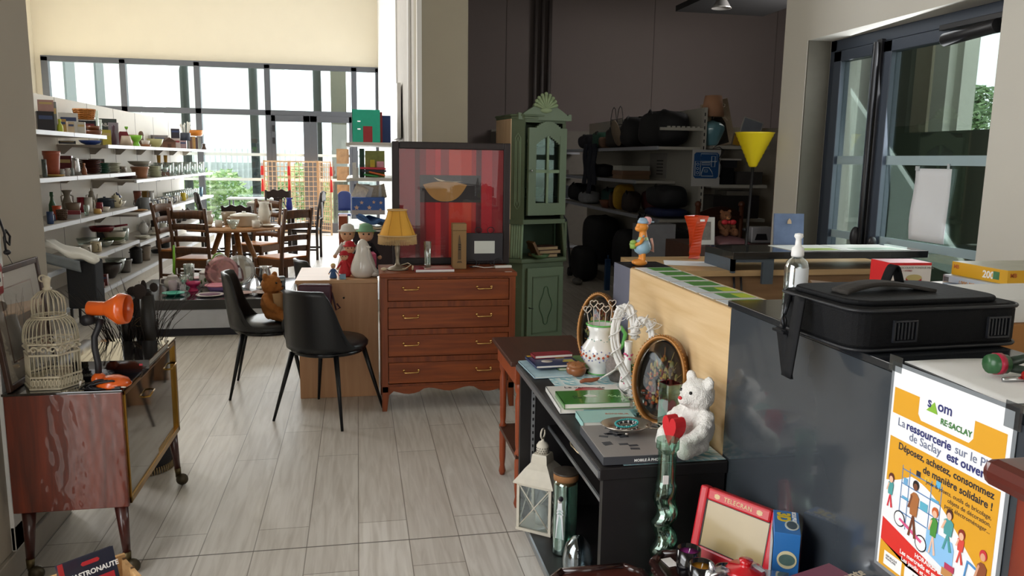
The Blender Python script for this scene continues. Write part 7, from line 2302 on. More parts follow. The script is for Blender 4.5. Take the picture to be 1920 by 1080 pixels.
gh = T('glass_block', 'clear upright glass block with a magenta heart inside', 'ornament', (bx0, by0, TZ))
P('block', MB().cb((bx0, by0, TZ + 0.082), (0.05, 0.05, 0.162), rz=0.25), GLASS('#dcefe9', 0.72, 0.01, 0.9), gh)
hp2 = []
for i in range(24):
 q = 2 * PI * i / 24
 hp2.append((0.0016 * 16 * math.sin(q) ** 3 * 0.85, 0.0016 * (13 * math.cos(q) - 5 * math.cos(2 * q) - 2 * math.cos(3 * q) - math.cos(4 * q)) * 1.3))
mt = Matrix.Translation((bx0, by0, TZ + 0.085)) @ Matrix.Rotation(-0.5, 4, 'Z')
P('heart', MB().prism(hp2, -0.006, 0.006, 'y', 0, mt), M('#b8155e', 0.15, 0.3, coat=0.5), gh, 0.004)
P('pink_top', MB().cb((bx0, by0, TZ + 0.1645), (0.05, 0.05, 0.002), rz=0.25), GLASS('#c9808f', 0.5, 0.05, 0.6), gh)
S('glass_dish', MB().vessel([(0.03, 0), (0.034, 0.004), (0.035, 0.02)], 0.003, 24, c=(0.945, 2.345, TZ)), GLASS('#e6d8e2', 0.7), 'small round pink tinted glass dish beside the heart block', 'dish')
pbx = T('photo_mobile_box', 'flat grey photo mobile box at the near end of the black shelf', 'box', (0.79, 2.18, TZ))
mt = Matrix.Translation((0.805, 2.182, TZ)) @ Matrix.Rotation(-0.03, 4, 'Z')
P('carton', MB().box(-0.125, 0.12, -0.14, 0.13, 0, 0.026, 0, mt), M('#8b8784', 0.45, var=0.08), pbx, 0.002)
P('dark_side', MB().box(-0.126, 0.121, -0.1412, -0.14, 0.001, 0.025, 0, mt).box(-0.1262, -0.125, -0.14, 0.13, 0.001, 0.025, 0, mt), M('#3f4146', 0.4), pbx)
m = MB()
for i in range(16):
 u, v_ = rnd.uniform(-0.085, 0.0), rnd.uniform(-0.09, 0.1)
 m.cb(tuple(mt @ Vector((u, v_, 0.0263))), (0.028, 0.014, 0.0006), rz=rnd.uniform(-0.6, 0.3))
P('photo_print', m, M('#3a3c42', 0.5, var=0.5, scale=50), pbx)
TXT('MOBILE À PHOTOS', 0.011, pbx, PAPER, mt @ Vector((-0.035, -0.1418, 0.008)), mt.to_3x3() @ Vector((1, 0, 0)), (0, 0, 1), bold=0.0003)
dz = TZ + 0.027
sd_ = T('silver_dish', 'small oval silver dish on ball feet on the photo mobile box', 'dish', (0.80, 2.22, dz))
m = MB().vessel([(0.03, 0.010), (0.055, 0.016), (0.078, 0.032)], 0.0025, 32, c=(0, 0, 0))
m.v = [Vector((0.805 + p.x * 1.05, 2.225 + p.y * 0.8, dz + p.z)) for p in m.v]
P('dish', m, M('#a8a29a', 0.25, 0.9), sd_)
for a in (0.3, 2.4, 4.5):
 P('ball_foot', MB().ball((0.805 + 0.034 * math.cos(a), 2.225 + 0.026 * math.sin(a), dz + 0.007), 0.0075, nu=10, nv=8), M('#a8a29a', 0.25, 0.9), sd_)
P('handle', MB().tube(arc((0.885, 2.205, dz + 0.026), 0.024, 0, 2 * PI, 16, 'xy'), 0.0018, 6), M('#b5aa98', 0.25, 0.9), sd_)
for k, (c_, dzz, r_, lb_) in enumerate((('#15161c', 0.022, 0.033, 'black and white beaded bracelet in the silver dish, lowest'), ('#2a9a9a', 0.032, 0.035, 'turquoise bracelet in the silver dish, topmost'), ('#1c1d24', 0.029, 0.030, 'black and white beaded bracelet in the silver dish, middle'))):
 m = MB()
 for i in range(34):
  a = 2 * PI * i / 34
  m.ball((0.805 + r_ * math.cos(a), 2.225 + r_ * 0.8 * math.sin(a), dz + dzz + 0.004 * math.sin(a + k)), 0.0036, 1 if (i % 3 == 0 and k != 1) else 0, 6, 5)
 S('bracelet', m, [M(c_, 0.3), M('#dcdcdc', 0.3)], lb_, 'bracelet', group='bracelets in the silver dish')
S('twig', MB().tube([(0.895, 2.27, TZ + 0.032), (0.93, 2.22, TZ + 0.032), (0.945, 2.19, TZ + 0.03)], 0.002, 6), M('#3a2f2a', 0.6), 'thin dark stick lying right of the silver dish', 'stick')
FUR = M('#e3e0da', 0.95, var=0.05, scale=40, bump=1.0)
wb = teddy('teddy_bear', 'white plush bear with red heart sitting against the dark counter front', (0.985, 2.11, TZ + 0.006), R(-75), 0.255, FUR, FUR, leg=0.27)
for ch in wb.children:
 if ch.name.startswith('nose'):
  ch.data.materials[0] = M('#c8202a', 0.5)
  ch.scale = (1, 1, 1)
hp3 = [(x * 0.95, y * 0.95) for x, y in hp2]
mt = Matrix.Translation((0.012, -0.095, 0.085)) @ Matrix.Scale(1.55, 4)
o_ = P('heart', MB().prism(hp3, -0.012, 0.012, 'y', 0, mt), M('#c0161f', 0.7), wb, 0.008, w=False)

lx, ly, lz = 0.735, 3.03, 0.031
ln = T('candle_lantern', 'cream metal candle lantern with crossed side bars on the bottom shelf', 'lantern', (lx, ly, lz), 0)
CRM = M('#cfc8b8', 0.5, var=0.12, scale=30)
mt = Matrix.Translation((lx, ly, lz)) @ Matrix.Rotation(R(52), 4, 'Z')
m = MB()
h_ = 0.072
for sx in (-1, 1):
 for sy in (-1, 1):
  m.box(sx * h_ - 0.006, sx * h_ + 0.006, sy * h_ - 0.006, sy * h_ + 0.006, 0, 0.205, 0, mt)
m.box(-h_ - 0.008, h_ + 0.008, -h_ - 0.008, h_ + 0.008, 0, 0.012, 0, mt)
for s in (-1, 1):
 m.box(s * h_ - 0.006, s * h_ + 0.006, -h_, h_, 0.195, 0.21, 0, mt)
 m.box(-h_, h_, s * h_ - 0.006, s * h_ + 0.006, 0.195, 0.21, 0, mt)
P('frame', m, CRM, ln)
for s in (-1, 1):
 m = MB()
 m.rod(mt @ Vector((-h_, s * h_, 0.012)), mt @ Vector((h_, s * h_, 0.2)), 0.0028, n=6)
 m.rod(mt @ Vector((h_, s * h_, 0.012)), mt @ Vector((-h_, s * h_, 0.2)), 0.0028, n=6)
 P('cross_bar', m, CRM, ln)
 m = MB()
 m.rod(mt @ Vector((s * h_, -h_, 0.012)), mt @ Vector((s * h_, h_, 0.2)), 0.0028, n=6)
 m.rod(mt @ Vector((s * h_, h_, 0.012)), mt @ Vector((s * h_, -h_, 0.2)), 0.0028, n=6)
 P('cross_bar', m, CRM, ln)
 P('pane', MB().box(s * h_ - 0.001, s * h_ + 0.001, -h_, h_, 0.012, 0.2, 0, mt), GLASS('#e6ecec', 0.9, 0.02, 0.4), ln)
v, f = [], []
rp_ = [(0.09, 0.205), (0.09, 0.212), (0.075, 0.232), (0.055, 0.262), (0.036, 0.285), (0.033, 0.315), (0.03, 0.322)]
for r_, z in rp_:
 for a in range(4):
  b_ = PI / 4 + a * PI / 2
  v.append((r_ * math.sqrt(2) * math.cos(b_), r_ * math.sqrt(2) * math.sin(b_), z))
for k in range(len(rp_) - 1):
 for a in range(4):
  f.append((k * 4 + a, k * 4 + (a + 1) % 4, k * 4 + 4 + (a + 1) % 4, k * 4 + 4 + a))
f.append((0, 1, 2, 3))
n_ = (len(rp_) - 1) * 4
f.append((n_, n_ + 1, n_ + 2, n_ + 3))
P('roof', MB().add(v, f, 0, False, mt), CRM, ln)
P('chimney', MB().lathe([(0.026, 0.32), (0.026, 0.355), (0.018, 0.368), (0.006, 0.374), (0.006, 0.385), (0, 0.386)], 24, 0, mt), CRM, ln)
m = MB()
for k in range(3):
 for i in range(16):
  a = 2 * PI * i / 16 + 0.2 * k
  m.ball(tuple(mt @ Vector((0.0262 * math.cos(a), 0.0262 * math.sin(a), 0.327 + 0.01 * k))), 0.0022, nu=6, nv=4)
P('vent_hole', m, BLACK, ln)
P('ring', MB().tube([mt @ Vector(p) for p in arc((0, 0, 0.405), 0.02, 0, 2 * PI, 20, 'xz')], 0.004, 8), CRM, ln)
P('candle', MB().cyl((lx, ly, lz + 0.012), 0.025, 0.07, 18), M('#d8d4ca', 0.5), ln)
P('price_tag', MB().box(-0.04, -0.012, -0.081, -0.079, 0.222, 0.246, 0, mt), M('#cfd8e2', 0.5), ln)
jx_, jy_ = 0.775, 2.80
cjr = T('glass_jar', 'tall clear glass jar with cork lid and white painted figure', 'jar', (jx_, jy_, lz))
P('jar', MB().vessel([(0.047, 0), (0.05, 0.008), (0.047, 0.02), (0.046, 0.28), (0.044, 0.3)], 0.003, 32, c=(jx_, jy_, lz)), GLASS('#d9ece6', 0.8, 0.02, 0.85), cjr)
P('cork_lid', MB().lathe([(0, 0.285), (0.043, 0.285), (0.043, 0.3), (0.049, 0.302), (0.049, 0.33), (0, 0.332)], 28, c=(jx_, jy_, lz)), M('#96683f', 0.9, var=0.25, scale=60), cjr)
P('lid_band', MB().lathe([(0.0495, 0.327), (0.051, 0.328), (0.051, 0.333), (0.0495, 0.334)], 28, c=(jx_, jy_, lz)), M('#3a332c', 0.4), cjr)


def wrap(pts, r_, off=0.0):
 m = MB()
 v = [(jx_ + (r_ + off) * math.cos(-2.1 + u / r_), jy_ + (r_ + off) * math.sin(-2.1 + u / r_), lz + z) for u, z in pts]
 m.add(v, [list(range(len(v)))])
 return m


for k in range(10):
 pass
m = MB()
for k in range(12):
 z0_, z1_ = 0.07 + k * 0.0125, 0.07 + (k + 1) * 0.0125
 w0, w1 = 0.018 - 0.0008 * k + (0.004 if k in (8, 9) else 0), 0.018 - 0.0008 * (k + 1)
 q = [(-w0, z0_), (w0, z0_), (w1, z1_), (-w1, z1_)]
 m.add([(jx_ + 0.0478 * math.cos(-2.3 + u / 0.047), jy_ + 0.0478 * math.sin(-2.3 + u / 0.047), lz + z) for u, z in q], [(0, 1, 2, 3)])
P('painted_robe', m, M('#dfe2e6', 0.5), cjr)
P('painted_face', MB().ball((jx_ + 0.0475 * math.cos(-2.3), jy_ + 0.0475 * math.sin(-2.3), lz + 0.228), (0.009, 0.005, 0.011), nu=10, nv=8), M('#dcd3cc', 0.5), cjr)
P('painted_hair', MB().ball((jx_ + 0.0472 * math.cos(-2.2), jy_ + 0.0472 * math.sin(-2.2), lz + 0.236), (0.011, 0.005, 0.011), nu=10, nv=8), M('#26222a', 0.5), cjr)
S('glass_cloche', MB().vessel([(0.055, 0), (0.055, 0.10), (0.045, 0.15), (0.02, 0.18), (0.004, 0.186)], 0.003, 28, c=(0.76, 2.56, lz)), GLASS('#d6dde0', 0.8), 'clear glass cloche on the bottom shelf behind the near side panel', 'cloche')
S('glass_plate', MB().vessel([(0.05, 0), (0.08, 0.008), (0.11, 0.02)], 0.003, 28, 0, (0, 0, 0), Matrix.Translation((0.90, 2.30, 0.53)) @ Matrix.Rotation(1.25, 4, 'Y')), GLASS('#cfd6da', 0.75), 'clear glass plate standing on the middle shelf at its near end', 'plate')
dd_ = T('dark_dish', 'dark oval dish with gilt edge on the middle shelf', 'dish', (0.80, 2.85, 0.416))
m = MB().vessel([(0.06, 0), (0.09, 0.01), (0.12, 0.03)], 0.004, 32, c=(0, 0, 0))
m.v = [Vector((0.915 + p.x * 0.9, 2.83 + p.y * 1.3, 0.417 + p.z)) for p in m.v]
P('dish', m, M('#17191f', 0.25, coat=0.4), dd_)
P('gilt_edge', MB().tube([(0.915 + 0.12 * 0.9 * math.cos(2 * PI * i / 40), 2.83 + 0.12 * 1.3 * math.sin(2 * PI * i / 40), 0.447 + 0.003 * math.sin(i * 1.6)) for i in range(40)], 0.0035, 6, closed=True), M('#b9a88a', 0.3, 0.6), dd_)
S('dark_bowl', MB().vessel([(0.035, 0), (0.055, 0.03), (0.06, 0.06)], 0.004, 24, c=(0.92, 2.86, 0.428)), M('#2a2422', 0.4), 'dark bowl standing in the dark oval dish', 'bowl')

stb = T('side_table', 'small reddish side table with turned legs beyond the black shelf', 'table', (0.84, 3.45, 0))
SW = WOOD('#7a3418', '#9c4a24', 0.4, 2, 6.0)
P('top', MB().box(0.635, 1.04, 3.235, 3.72, 0.668, 0.69), WOOD('#3a2018', '#4a2a1c', 0.4, 1, 6.0), stb, 0.004)
P('apron', MB().box(0.66, 1.02, 3.26, 3.70, 0.58, 0.668), SW, stb, 0.004)
for x, y in ((0.685, 3.285), (0.685, 3.67), (0.995, 3.285), (0.995, 3.67)):
 P('leg', MB().lathe([(0.012, 0), (0.018, 0.02), (0.012, 0.05), (0.016, 0.09), (0.017, 0.22), (0.012, 0.24), (0.02, 0.255), (0.012, 0.27), (0.015, 0.3), (0.018, 0.5), (0.013, 0.53), (0.02, 0.55), (0.02, 0.60)], 14, c=(x, y, 0)), SW, stb)
P('lower_shelf', MB().box(0.67, 1.01, 3.27, 3.69, 0.235, 0.255), WOOD('#3a2018', '#4a2a1c', 0.4, 1, 6.0), stb)

# ================================================================ foreground small tables
DM = WOOD('#231110', '#371c17', 0.25, 0, 6.0, 0.5)


def tray_table(name, label, x0, x1, y0, y1, z, mat):
 t = T(name, label, 'table', ((x0 + x1) / 2, (y0 + y1) / 2, 0))
 c = 0.04
 pl = [(x0 + c, y0), (x1 - c, y0), (x1, y0 + c), (x1, y1 - c), (x1 - c, y1), (x0 + c, y1), (x0, y1 - c), (x0, y0 + c)]
 P('tabletop', MB().prism(pl, z - 0.02, z, 'z'), mat, t)
 m = MB()
 k = len(pl)
 for i in range(k):
  a, b = Vector((*pl[i], z)), Vector((*pl[(i + 1) % k], z))
  m.rod(a, b, 0.011, n=8)
  m.ball(tuple(a), 0.011, nu=8, nv=6)
 P('moulded_rim', m, DM, t)
 m = MB()
 for i in range(k):
  a, b = Vector((*pl[i], z - 0.015)), Vector((*pl[(i + 1) % k], z - 0.015))
  n = int((b - a).length / 0.016)
  for j in range(n):
   p = a.lerp(b, (j + 0.5) / n)
   m.ball(tuple(p), (0.008, 0.008, 0.014), nu=6, nv=5)
 P('carved_edge', m, DM, t)
 for px, py in ((x0 + 0.05, y0 + 0.05), (x1 - 0.05, y0 + 0.05), (x0 + 0.05, y1 - 0.05), (x1 - 0.05, y1 - 0.05)):
  P('leg', MB().tube([(px, py, 0), (px, py, 0.03), (px + 0.01, py, z * 0.5), (px, py, z - 0.02)], [0.016, 0.012, 0.014, 0.022], 10), DM, t)
 return t


tray_table('tray_table', 'dark carved side table holding the red drawing toy', 0.775, 1.04, 1.26, 1.93, 0.47, DM)
tray_table('tray_table', 'brown carved side table at the bottom edge of the view', 0.49, 0.748, 1.40, 1.935, 0.44, WOOD('#3a1712', '#4f2318', 0.25, 0, 6.0, 0.5))
FZ = 0.4715
S('price_label', MB().cb((0.82, 1.88, FZ + 0.0006), (0.03, 0.045, 0.001), rz=0.15), PAPER, 'white price label on the dark carved table', 'label')
for k, (x, y, wx_, lb_) in enumerate(((0.846, 1.82, '#a8389a', 'purple wax candle in a black glass'), (0.846, 1.74, '#c98a1f', 'yellow wax candle in a black glass'), (0.90, 1.705, '#7a2a22', 'dark red wax candle in a black glass behind the carafe handle'))):
 t = T('candle_glass', lb_, 'candle', (x, y, FZ))
 P('glass', MB().vessel([(0.029, 0), (0.031, 0.004), (0.032, 0.07)], 0.003, 26, c=(x, y, FZ)), M('#0e0d10', 0.12, coat=0.5), t)
 P('wax', MB().lathe([(0, 0.004), (0.0285, 0.004), (0.0285, 0.058), (0, 0.056)], 24, c=(x, y, FZ)), M(wx_, 0.5), t)
 P('wick', MB().rod((x, y, FZ + 0.055), (x + 0.003, y, FZ + 0.069), 0.0012, n=5), PAPER, t)
et = T('drawing_toy', 'red framed drawing toy with grey screen and white knobs', 'toy', (0.97, 1.9, FZ))
a_, b_ = Vector((0.885, 1.91, 0)), Vector((1.008, 1.70, 0))
d_ = (b_ - a_).normalized()
nn_ = Vector((d_.y, -d_.x, 0))
if nn_.x > 0:
 nn_ = -nn_
upv = (Vector((0, 0, 1)) - nn_ * 0.22).normalized()
nf = d_.cross(upv)
if nf.dot(nn_) < 0:
 nf = -nf
o0 = Vector((a_.x, a_.y, FZ + 0.002))
mt = Matrix(((d_.x, upv.x, nf.x, o0.x), (d_.y, upv.y, nf.y, o0.y), (d_.z, upv.z, nf.z, o0.z), (0, 0, 0, 1)))
WW, HH = 0.245, 0.20
RED = M('#c2202c', 0.3, var=0.04, coat=0.2)
m = MB()
for q in ((0, 0.026, 0, HH), (WW - 0.026, WW, 0, HH), (0.026, WW - 0.026, 0, 0.038), (0.026, WW - 0.026, HH - 0.034, HH)):
 m.box(q[0], q[1], q[2], q[3], -0.028, 0.0, 0, mt)
P('frame', m, RED, et, 0.006)
P('back', MB().box(0.006, WW - 0.006, 0.006, HH - 0.006, -0.027, -0.012, 0, mt), RED, et)
P('screen', MB().box(0.024, WW - 0.024, 0.036, HH - 0.032, -0.011, -0.006, 0, mt), M('#a8946a', 0.18, var=0.05, coat=0.5), et)
m = MB()
for q in ((0.025, 0.028, 0.036, HH - 0.032), (WW - 0.028, WW - 0.025, 0.036, HH - 0.032), (0.025, WW - 0.025, 0.036, 0.039), (0.025, WW - 0.025, HH - 0.035, HH - 0.032)):
 m.box(q[0], q[1], q[2], q[3], -0.006, -0.004, 0, mt)
P('screen_edge', m, BLACK, et)
for u in (0.014, WW - 0.014):
 P('knob', MB().lathe([(0, 0), (0.016, 0), (0.015, 0.014), (0.013, 0.016), (0, 0.016)], 22, 0, mt @ Matrix.Translation((u + (-0.004 if u < 0.1 else 0.004), 0.016, 0))), M('#dcd6c6', 0.4), et)
M3 = mt.to_3x3()
GOLD = M('#d8b98a', 0.4)
TXT('TELECRAN', 0.0165, et, GOLD, mt @ Vector((WW / 2, HH - 0.022, 0.0006)), d_, upv, align='CENTER', bold=0.0003, sp=1.1)
for u in (0.058, WW - 0.058):
 P('crest_print', MB().prism([(u + 0.008 * math.cos(i * PI / 6) * (1.3 if i % 2 else 1), HH - 0.017 + 0.007 * math.sin(i * PI / 6)) for i in range(12)], 0.0001, 0.0006, 'z', 0, mt), GOLD, et)
P('price_tag', MB().box(0.165, 0.19, 0.006, 0.024, 0.0, 0.001, 0, mt), PAPER, et)
kx, ky = 0.86, 1.545
kf = T('carafe', 'clear plastic carafe with red lid and white loop handle', 'carafe', (kx, ky, FZ))
MILK = GLASS('#e8ecf0', 0.62, 0.12, 0.75)
kp = [(0.06, 0), (0.068, 0.01)]
for i in range(8):
 z = 0.015 + i * 0.0115
 r_ = 0.069 - 0.0000 * i - 0.034 * (i / 8) ** 2
 kp += [(r_, z), (r_ - 0.003, z + 0.006)]
kp += [(0.037, 0.112), (0.036, 0.135), (0.042, 0.15)]
P('body', MB().vessel(kp, 0.002, 36, c=(kx, ky, FZ)), MILK, kf)
P('pink_collar', MB().lathe([(0.037, 0.112), (0.0375, 0.15), (0.034, 0.15), (0.034, 0.112)], 30, c=(kx, ky, FZ)), GLASS('#d97a8a', 0.45, 0.15, 0.6), kf)
lid = P('lid', MB().lathe([(0, 0.150), (0.044, 0.150), (0.0455, 0.155), (0.04, 0.163), (0.014, 0.167), (0.013, 0.175), (0.016, 0.182), (0, 0.184)], 32, c=(kx, ky, FZ)), M('#b8141f', 0.2, coat=0.4), kf)
P('price_tag', MB().cb((kx + 0.025, ky - 0.012, FZ + 0.166), (0.012, 0.03, 0.001), rz=0.4, rx=0.1), M('#c9cdd2', 0.4), kf)
P('spout', MB().prism([(0.0, -0.03), (0.07, 0), (0.0, 0.03)], 0.142, 0.15, 'z', 0, Matrix.Translation((kx + 0.03, ky - 0.01, FZ)) @ Matrix.Rotation(-0.1, 4, 'Z')), MILK, kf)
hp_l = [(kx - 0.034, ky, FZ + 0.145), (kx - 0.06, ky, FZ + 0.16), (kx - 0.085, ky, FZ + 0.155), (kx - 0.098, ky, FZ + 0.11), (kx - 0.095, ky, FZ + 0.06), (kx - 0.07, ky, FZ + 0.035)]
P('handle', MB().tube(hp_l, [0.014, 0.013, 0.013, 0.012, 0.011, 0.010], 10).tube([(kx - 0.08, ky, FZ + 0.155), (kx - 0.088, ky, FZ + 0.185)], [0.012, 0.003], 8), GLASS('#eceef2', 0.35, 0.2, 0.6), kf)
tbx = T('toy_box', 'blue toy box with yellow lettering and round pictures by the counter front', 'box', (1.0, 1.60, FZ))
mt = Matrix.Translation((0.938, 1.565, FZ)) @ Matrix.Rotation(R(-28), 4, 'Z')
P('carton', MB().box(0, 0.058, 0, 0.125, 0, 0.235, 0, mt), M('#2a6fb5', 0.4, var=0.06), tbx, 0.001)
for (u, z, r_) in ((0.031, 0.07, 0.022),):
 P('round_print', MB().prism([(u + r_ * math.cos(i * PI / 12), z + 0.1 + r_ * math.sin(i * PI / 12)) for i in range(24)], -0.0012, -0.0002, 'y', 0, mt), M('#d8cfa8', 0.5), tbx)
 P('round_print', MB().prism([(u + 0.018 * math.cos(i * PI / 12), z + 0.1 + 0.014 * math.sin(i * PI / 12)) for i in range(24)], -0.002, -0.0012, 'y', 0, mt), M('#4f6a66', 0.5, var=0.4, scale=60), tbx)
P('oval_print', MB().prism([(0.04 + 0.016 * math.cos(i * PI / 12), 0.045 + 0.026 * math.sin(i * PI / 12)) for i in range(24)], 0.235, 0.236, 'z', 0, mt), M('#c9d0c8', 0.5), tbx)
P('oval_print', MB().prism([(0.04 + 0.012 * math.cos(i * PI / 12), 0.045 + 0.021 * math.sin(i * PI / 12)) for i in range(24)], 0.236, 0.2366, 'z', 0, mt), M('#3f4f58', 0.5), tbx)
M3 = mt.to_3x3()
TXT('3D', 0.04, tbx, M('#e0c01f', 0.4), mt @ Vector((0.010, 0.112, 0.2356)), M3 @ Vector((0, -1, 0)), M3 @ Vector((1, 0, 0)), bold=0.002)
TXT('SCULPTURE', 0.0125, tbx, PAPER, mt @ Vector((0.043, 0.122, 0.2356)), M3 @ Vector((0, -1, 0)), M3 @ Vector((1, 0, 0)), bold=0.0005)
m = MB().sheet(lambda u, v: mt @ Vector((-0.002, 0.005 + 0.115 * u, 0.01 + 0.2 * v)), 2, 2)
P('plastic_spikes', m, M('#b9c6d2', 0.3, var=0.5, scale=160), tbx)
bbk = flatbook('cook_book', 'purple and green book lying at the bottom right by the counter', 0.952, 1.37, 0.668, 0.15, 0.12, 0.016, 0.3, M('#7a3a52', 0.3, var=0.1))
P('green_print', MB().box(-0.08, 0.0, -0.065, 0.03, 0.016, 0.0165), M('#3a5a2a', 0.4, var=0.5, scale=50), bbk, w=False)
onbook(bbk, 'brocante', 0.034, -0.012, -0.01, M('#d8c9b0', 0.4), 0.001, 0.0165, 0.0)
S('wooden_block', MB().box(0.90, 1.01, 1.32, 1.42, FZ, 0.667), M('#3a1f1a', 0.6), 'dark block under the purple and green book', 'block')
bx_, by_ = 0.83, 2.0
tb_ = T('twisted_bottle', 'tall pale green twisted glass bottle before the black shelf end', 'bottle', (0.845, 1.978 - 0.0, 0))
v, f = [], []
NZ, NA = 120, 30
TBX, TBY, TH = 0.842, 1.984, 0.785
for k in range(NZ + 1):
 q = k / NZ
 z = TH * q
 if q > 0.84:
  r_, off = 0.026 + (0.006 if q > 0.96 else 0.0), 0.0
  lobes = 0
 else:
  r_ = 0.030
  off = 0.0085 * min(1, (0.84 - q) * 8)
  lobes = 1
 ph = q * 2 * PI * 9.5
 for i in range(NA):
  a = 2 * PI * i / NA
  rr = r_ + (0.0012 * math.sin(a * 10 + q * 40) if lobes else 0)
  v.append((TBX + off * math.cos(ph) + rr * math.cos(a), TBY + off * math.sin(ph) + rr * math.sin(a), z))
for k in range(NZ):
 for i in range(NA):
  f.append((k * NA + i, k * NA + (i + 1) % NA, (k + 1) * NA + (i + 1) % NA, (k + 1) * NA + i))
f.append(list(range(NA))[::-1])
P('bottle', MB().add(v, f, 0, True), GLASS('#c3dccf', 0.80, 0.05, 0.6), tb_)
P('price_tag', MB().box(TBX - 0.022, TBX - 0.006, TBY - 0.031, TBY - 0.028, 0.665, 0.69), PAPER, tb_)
# ================================================================ mahogany bar cabinet at the left
MAH = WOOD('#48150a', '#762a12', 0.35, 2, 6.0, 0.8, 12.0, 0.3)
MAH2 = WOOD('#2a0c08', '#451710', 0.35, 2, 6.0, 0.5)
bcb = T('bar_cabinet', 'mahogany bar cabinet on castors with brass framed sliding glass', 'cabinet', (-1.04, 3.37, 0))
X0, X1, Y0, Y1, Z0, Z1 = -1.232, -0.845, 2.945, 3.80, 0.268, 0.705
P('end_panel', MB().box(X0, X1, Y0, Y0 + 0.02, Z0, Z1), MAH, bcb, 0.003)
P('end_panel', MB().box(X0, X1, Y1 - 0.02, Y1, Z0, Z1), MAH, bcb, 0.003)
P('bottom_panel', MB().box(X0, X1 - 0.01, Y0 + 0.02, Y1 - 0.02, Z0, Z0 + 0.02), MAH2, bcb)
P('back_panel', MB().box(X0, X0 + 0.012, Y0 + 0.02, Y1 - 0.02, Z0 + 0.02, Z1), MAH2, bcb)
P('glass_top', MB().box(X0 - 0.004, X1 + 0.004, Y0 - 0.004, Y1 + 0.004, Z1, Z1 + 0.009), M('#120d0c', 0.06, var=0.02, coat=1.0), bcb, 0.002)
BR = M('#a07a35', 0.28, 1.0, var=0.15)
m = MB()
m.box(X1 - 0.01, X1 + 0.006, Y0 + 0.02, Y1 - 0.02, Z0 + 0.005, Z0 + 0.03)
m.box(X1 - 0.01, X1 + 0.006, Y0 + 0.02, Y1 - 0.02, Z1 - 0.018, Z1 - 0.002)
m.box(X1 - 0.01, X1 + 0.006, Y1 - 0.045, Y1 - 0.02, Z0 + 0.005, Z1 - 0.002)
m.box(X1 - 0.01, X1 + 0.006, Y0 + 0.02, Y0 + 0.03, Z0 + 0.005, Z1 - 0.002)
P('brass_frame', m, BR, bcb, 0.002)
SMOKE = M('#1c1512', 0.05, var=0.05, coat=1.0, spec=0.9)
for y0, y1, dx in ((Y0 + 0.03, 3.40, 0.0), (3.36, Y1 - 0.045, -0.006)):
 d = P('sliding_door', MB().box(X1 - 0.004 + dx, X1 + dx, y0, y1, Z0 + 0.03, Z1 - 0.018), SMOKE, bcb)
 yc = 3.28 if dx == 0 else 3.70
 P('pull', MB().tube([(X1 + dx, yc - 0.05, 0.60), (X1 + dx + 0.018, yc - 0.04, 0.60), (X1 + dx + 0.018, yc + 0.04, 0.605), (X1 + dx, yc + 0.05, 0.605)], 0.004, 8), BR, d)
for (x, y, tx, ty) in ((X0 + 0.04, Y0 + 0.03, -0.005, -0.012), (X1 - 0.035, Y0 + 0.03, 0.012, -0.012), (X0 + 0.04, Y1 - 0.035, -0.005, 0.012), (X1 - 0.03, Y1 - 0.03, 0.015, 0.012)):
 l = P('leg', MB().rod((x + tx, y + ty, 0.075), (x, y, Z0), 0.013, 0.024, 14), MAH2, bcb)
 P('ferrule', MB().rod((x + tx * 1.1, y + ty * 1.1, 0.05), (x + tx * 0.95, y + ty * 0.95, 0.085), 0.013, 0.015, 14), M('#5d5136', 0.4, 0.8), l)
 P('castor', MB().ball((x + tx + 0.018, y + ty - 0.004, 0.0285), (0.028, 0.022, 0.028)).rod((x + tx, y + ty, 0.04), (x + tx, y + ty, 0.06), 0.012), M('#4a4232', 0.45, 0.6), l)

CT = Z1 + 0.0095
ol = T('desk_lamp', 'orange metal desk lamp with black gooseneck on the bar cabinet', 'lamp', (-0.92, 3.02, CT))
ORG = M('#d85a12', 0.25, var=0.05, coat=0.5)
P('base', MB().lathe([(0, 0.001), (0.05, 0.001), (0.054, 0.008), (0.044, 0.027), (0.022, 0.039), (0, 0.042)], 28, c=(-0.885, 3.0, CT), sx=1.15).ball((-0.937, 3.01, CT + 0.026), (0.025, 0.03, 0.024)), ORG, ol)
P('gooseneck', MB().tube([(-0.938, 3.01, CT + 0.025), (-0.936, 3.012, CT + 0.08), (-0.945, 3.015, CT + 0.14), (-0.945, 3.02, CT + 0.18), (-0.93, 3.025, CT + 0.215), (-0.922, 3.03, CT + 0.245)], 0.0115, 12), BLACK, ol)
ax_ = Vector((0.97, -0.10, -0.02)).normalized()
q_ = ax_.to_track_quat('Z', 'Y').to_matrix().to_4x4()
mt = Matrix.Translation((-0.965, 3.035, CT + 0.283)) @ q_
sh_ = P('lamp_head', MB().lathe([(0.0, 0.0), (0.024, 0.0), (0.027, 0.004), (0.026, 0.06), (0.027, 0.062), (0.056, 0.105), (0.058, 0.112), (0.052, 0.14), (0.049, 0.14), (0.053, 0.112), (0.024, 0.06), (0, 0.055)], 32, 0, mt), ORG, ol)
m = MB()
for i in range(12):
 a = 2 * PI * i / 12
 m.ball(tuple(mt @ Vector((0.0185 * math.cos(a), 0.0185 * math.sin(a), 0.0))), 0.0022, nu=6, nv=4)
P('vent_hole', m, BLACK, sh_)
P('joint_knob', MB().rod((-0.965, 3.0, CT + 0.245), (-0.955, 3.06, CT + 0.24), 0.02, n=16), BLACK, ol)
m = MB()
for k in range(5):
 m.tube([(-0.92 + 0.045 * math.cos(a + k) * (0.7 + 0.1 * k), 2.965 + 0.012 * math.sin(a * 1.0 + k * 2), CT + 0.018 + 0.013 * math.sin(a + k * 1.3)) for a in [i * 0.45 for i in range(14)]], 0.003, 6)
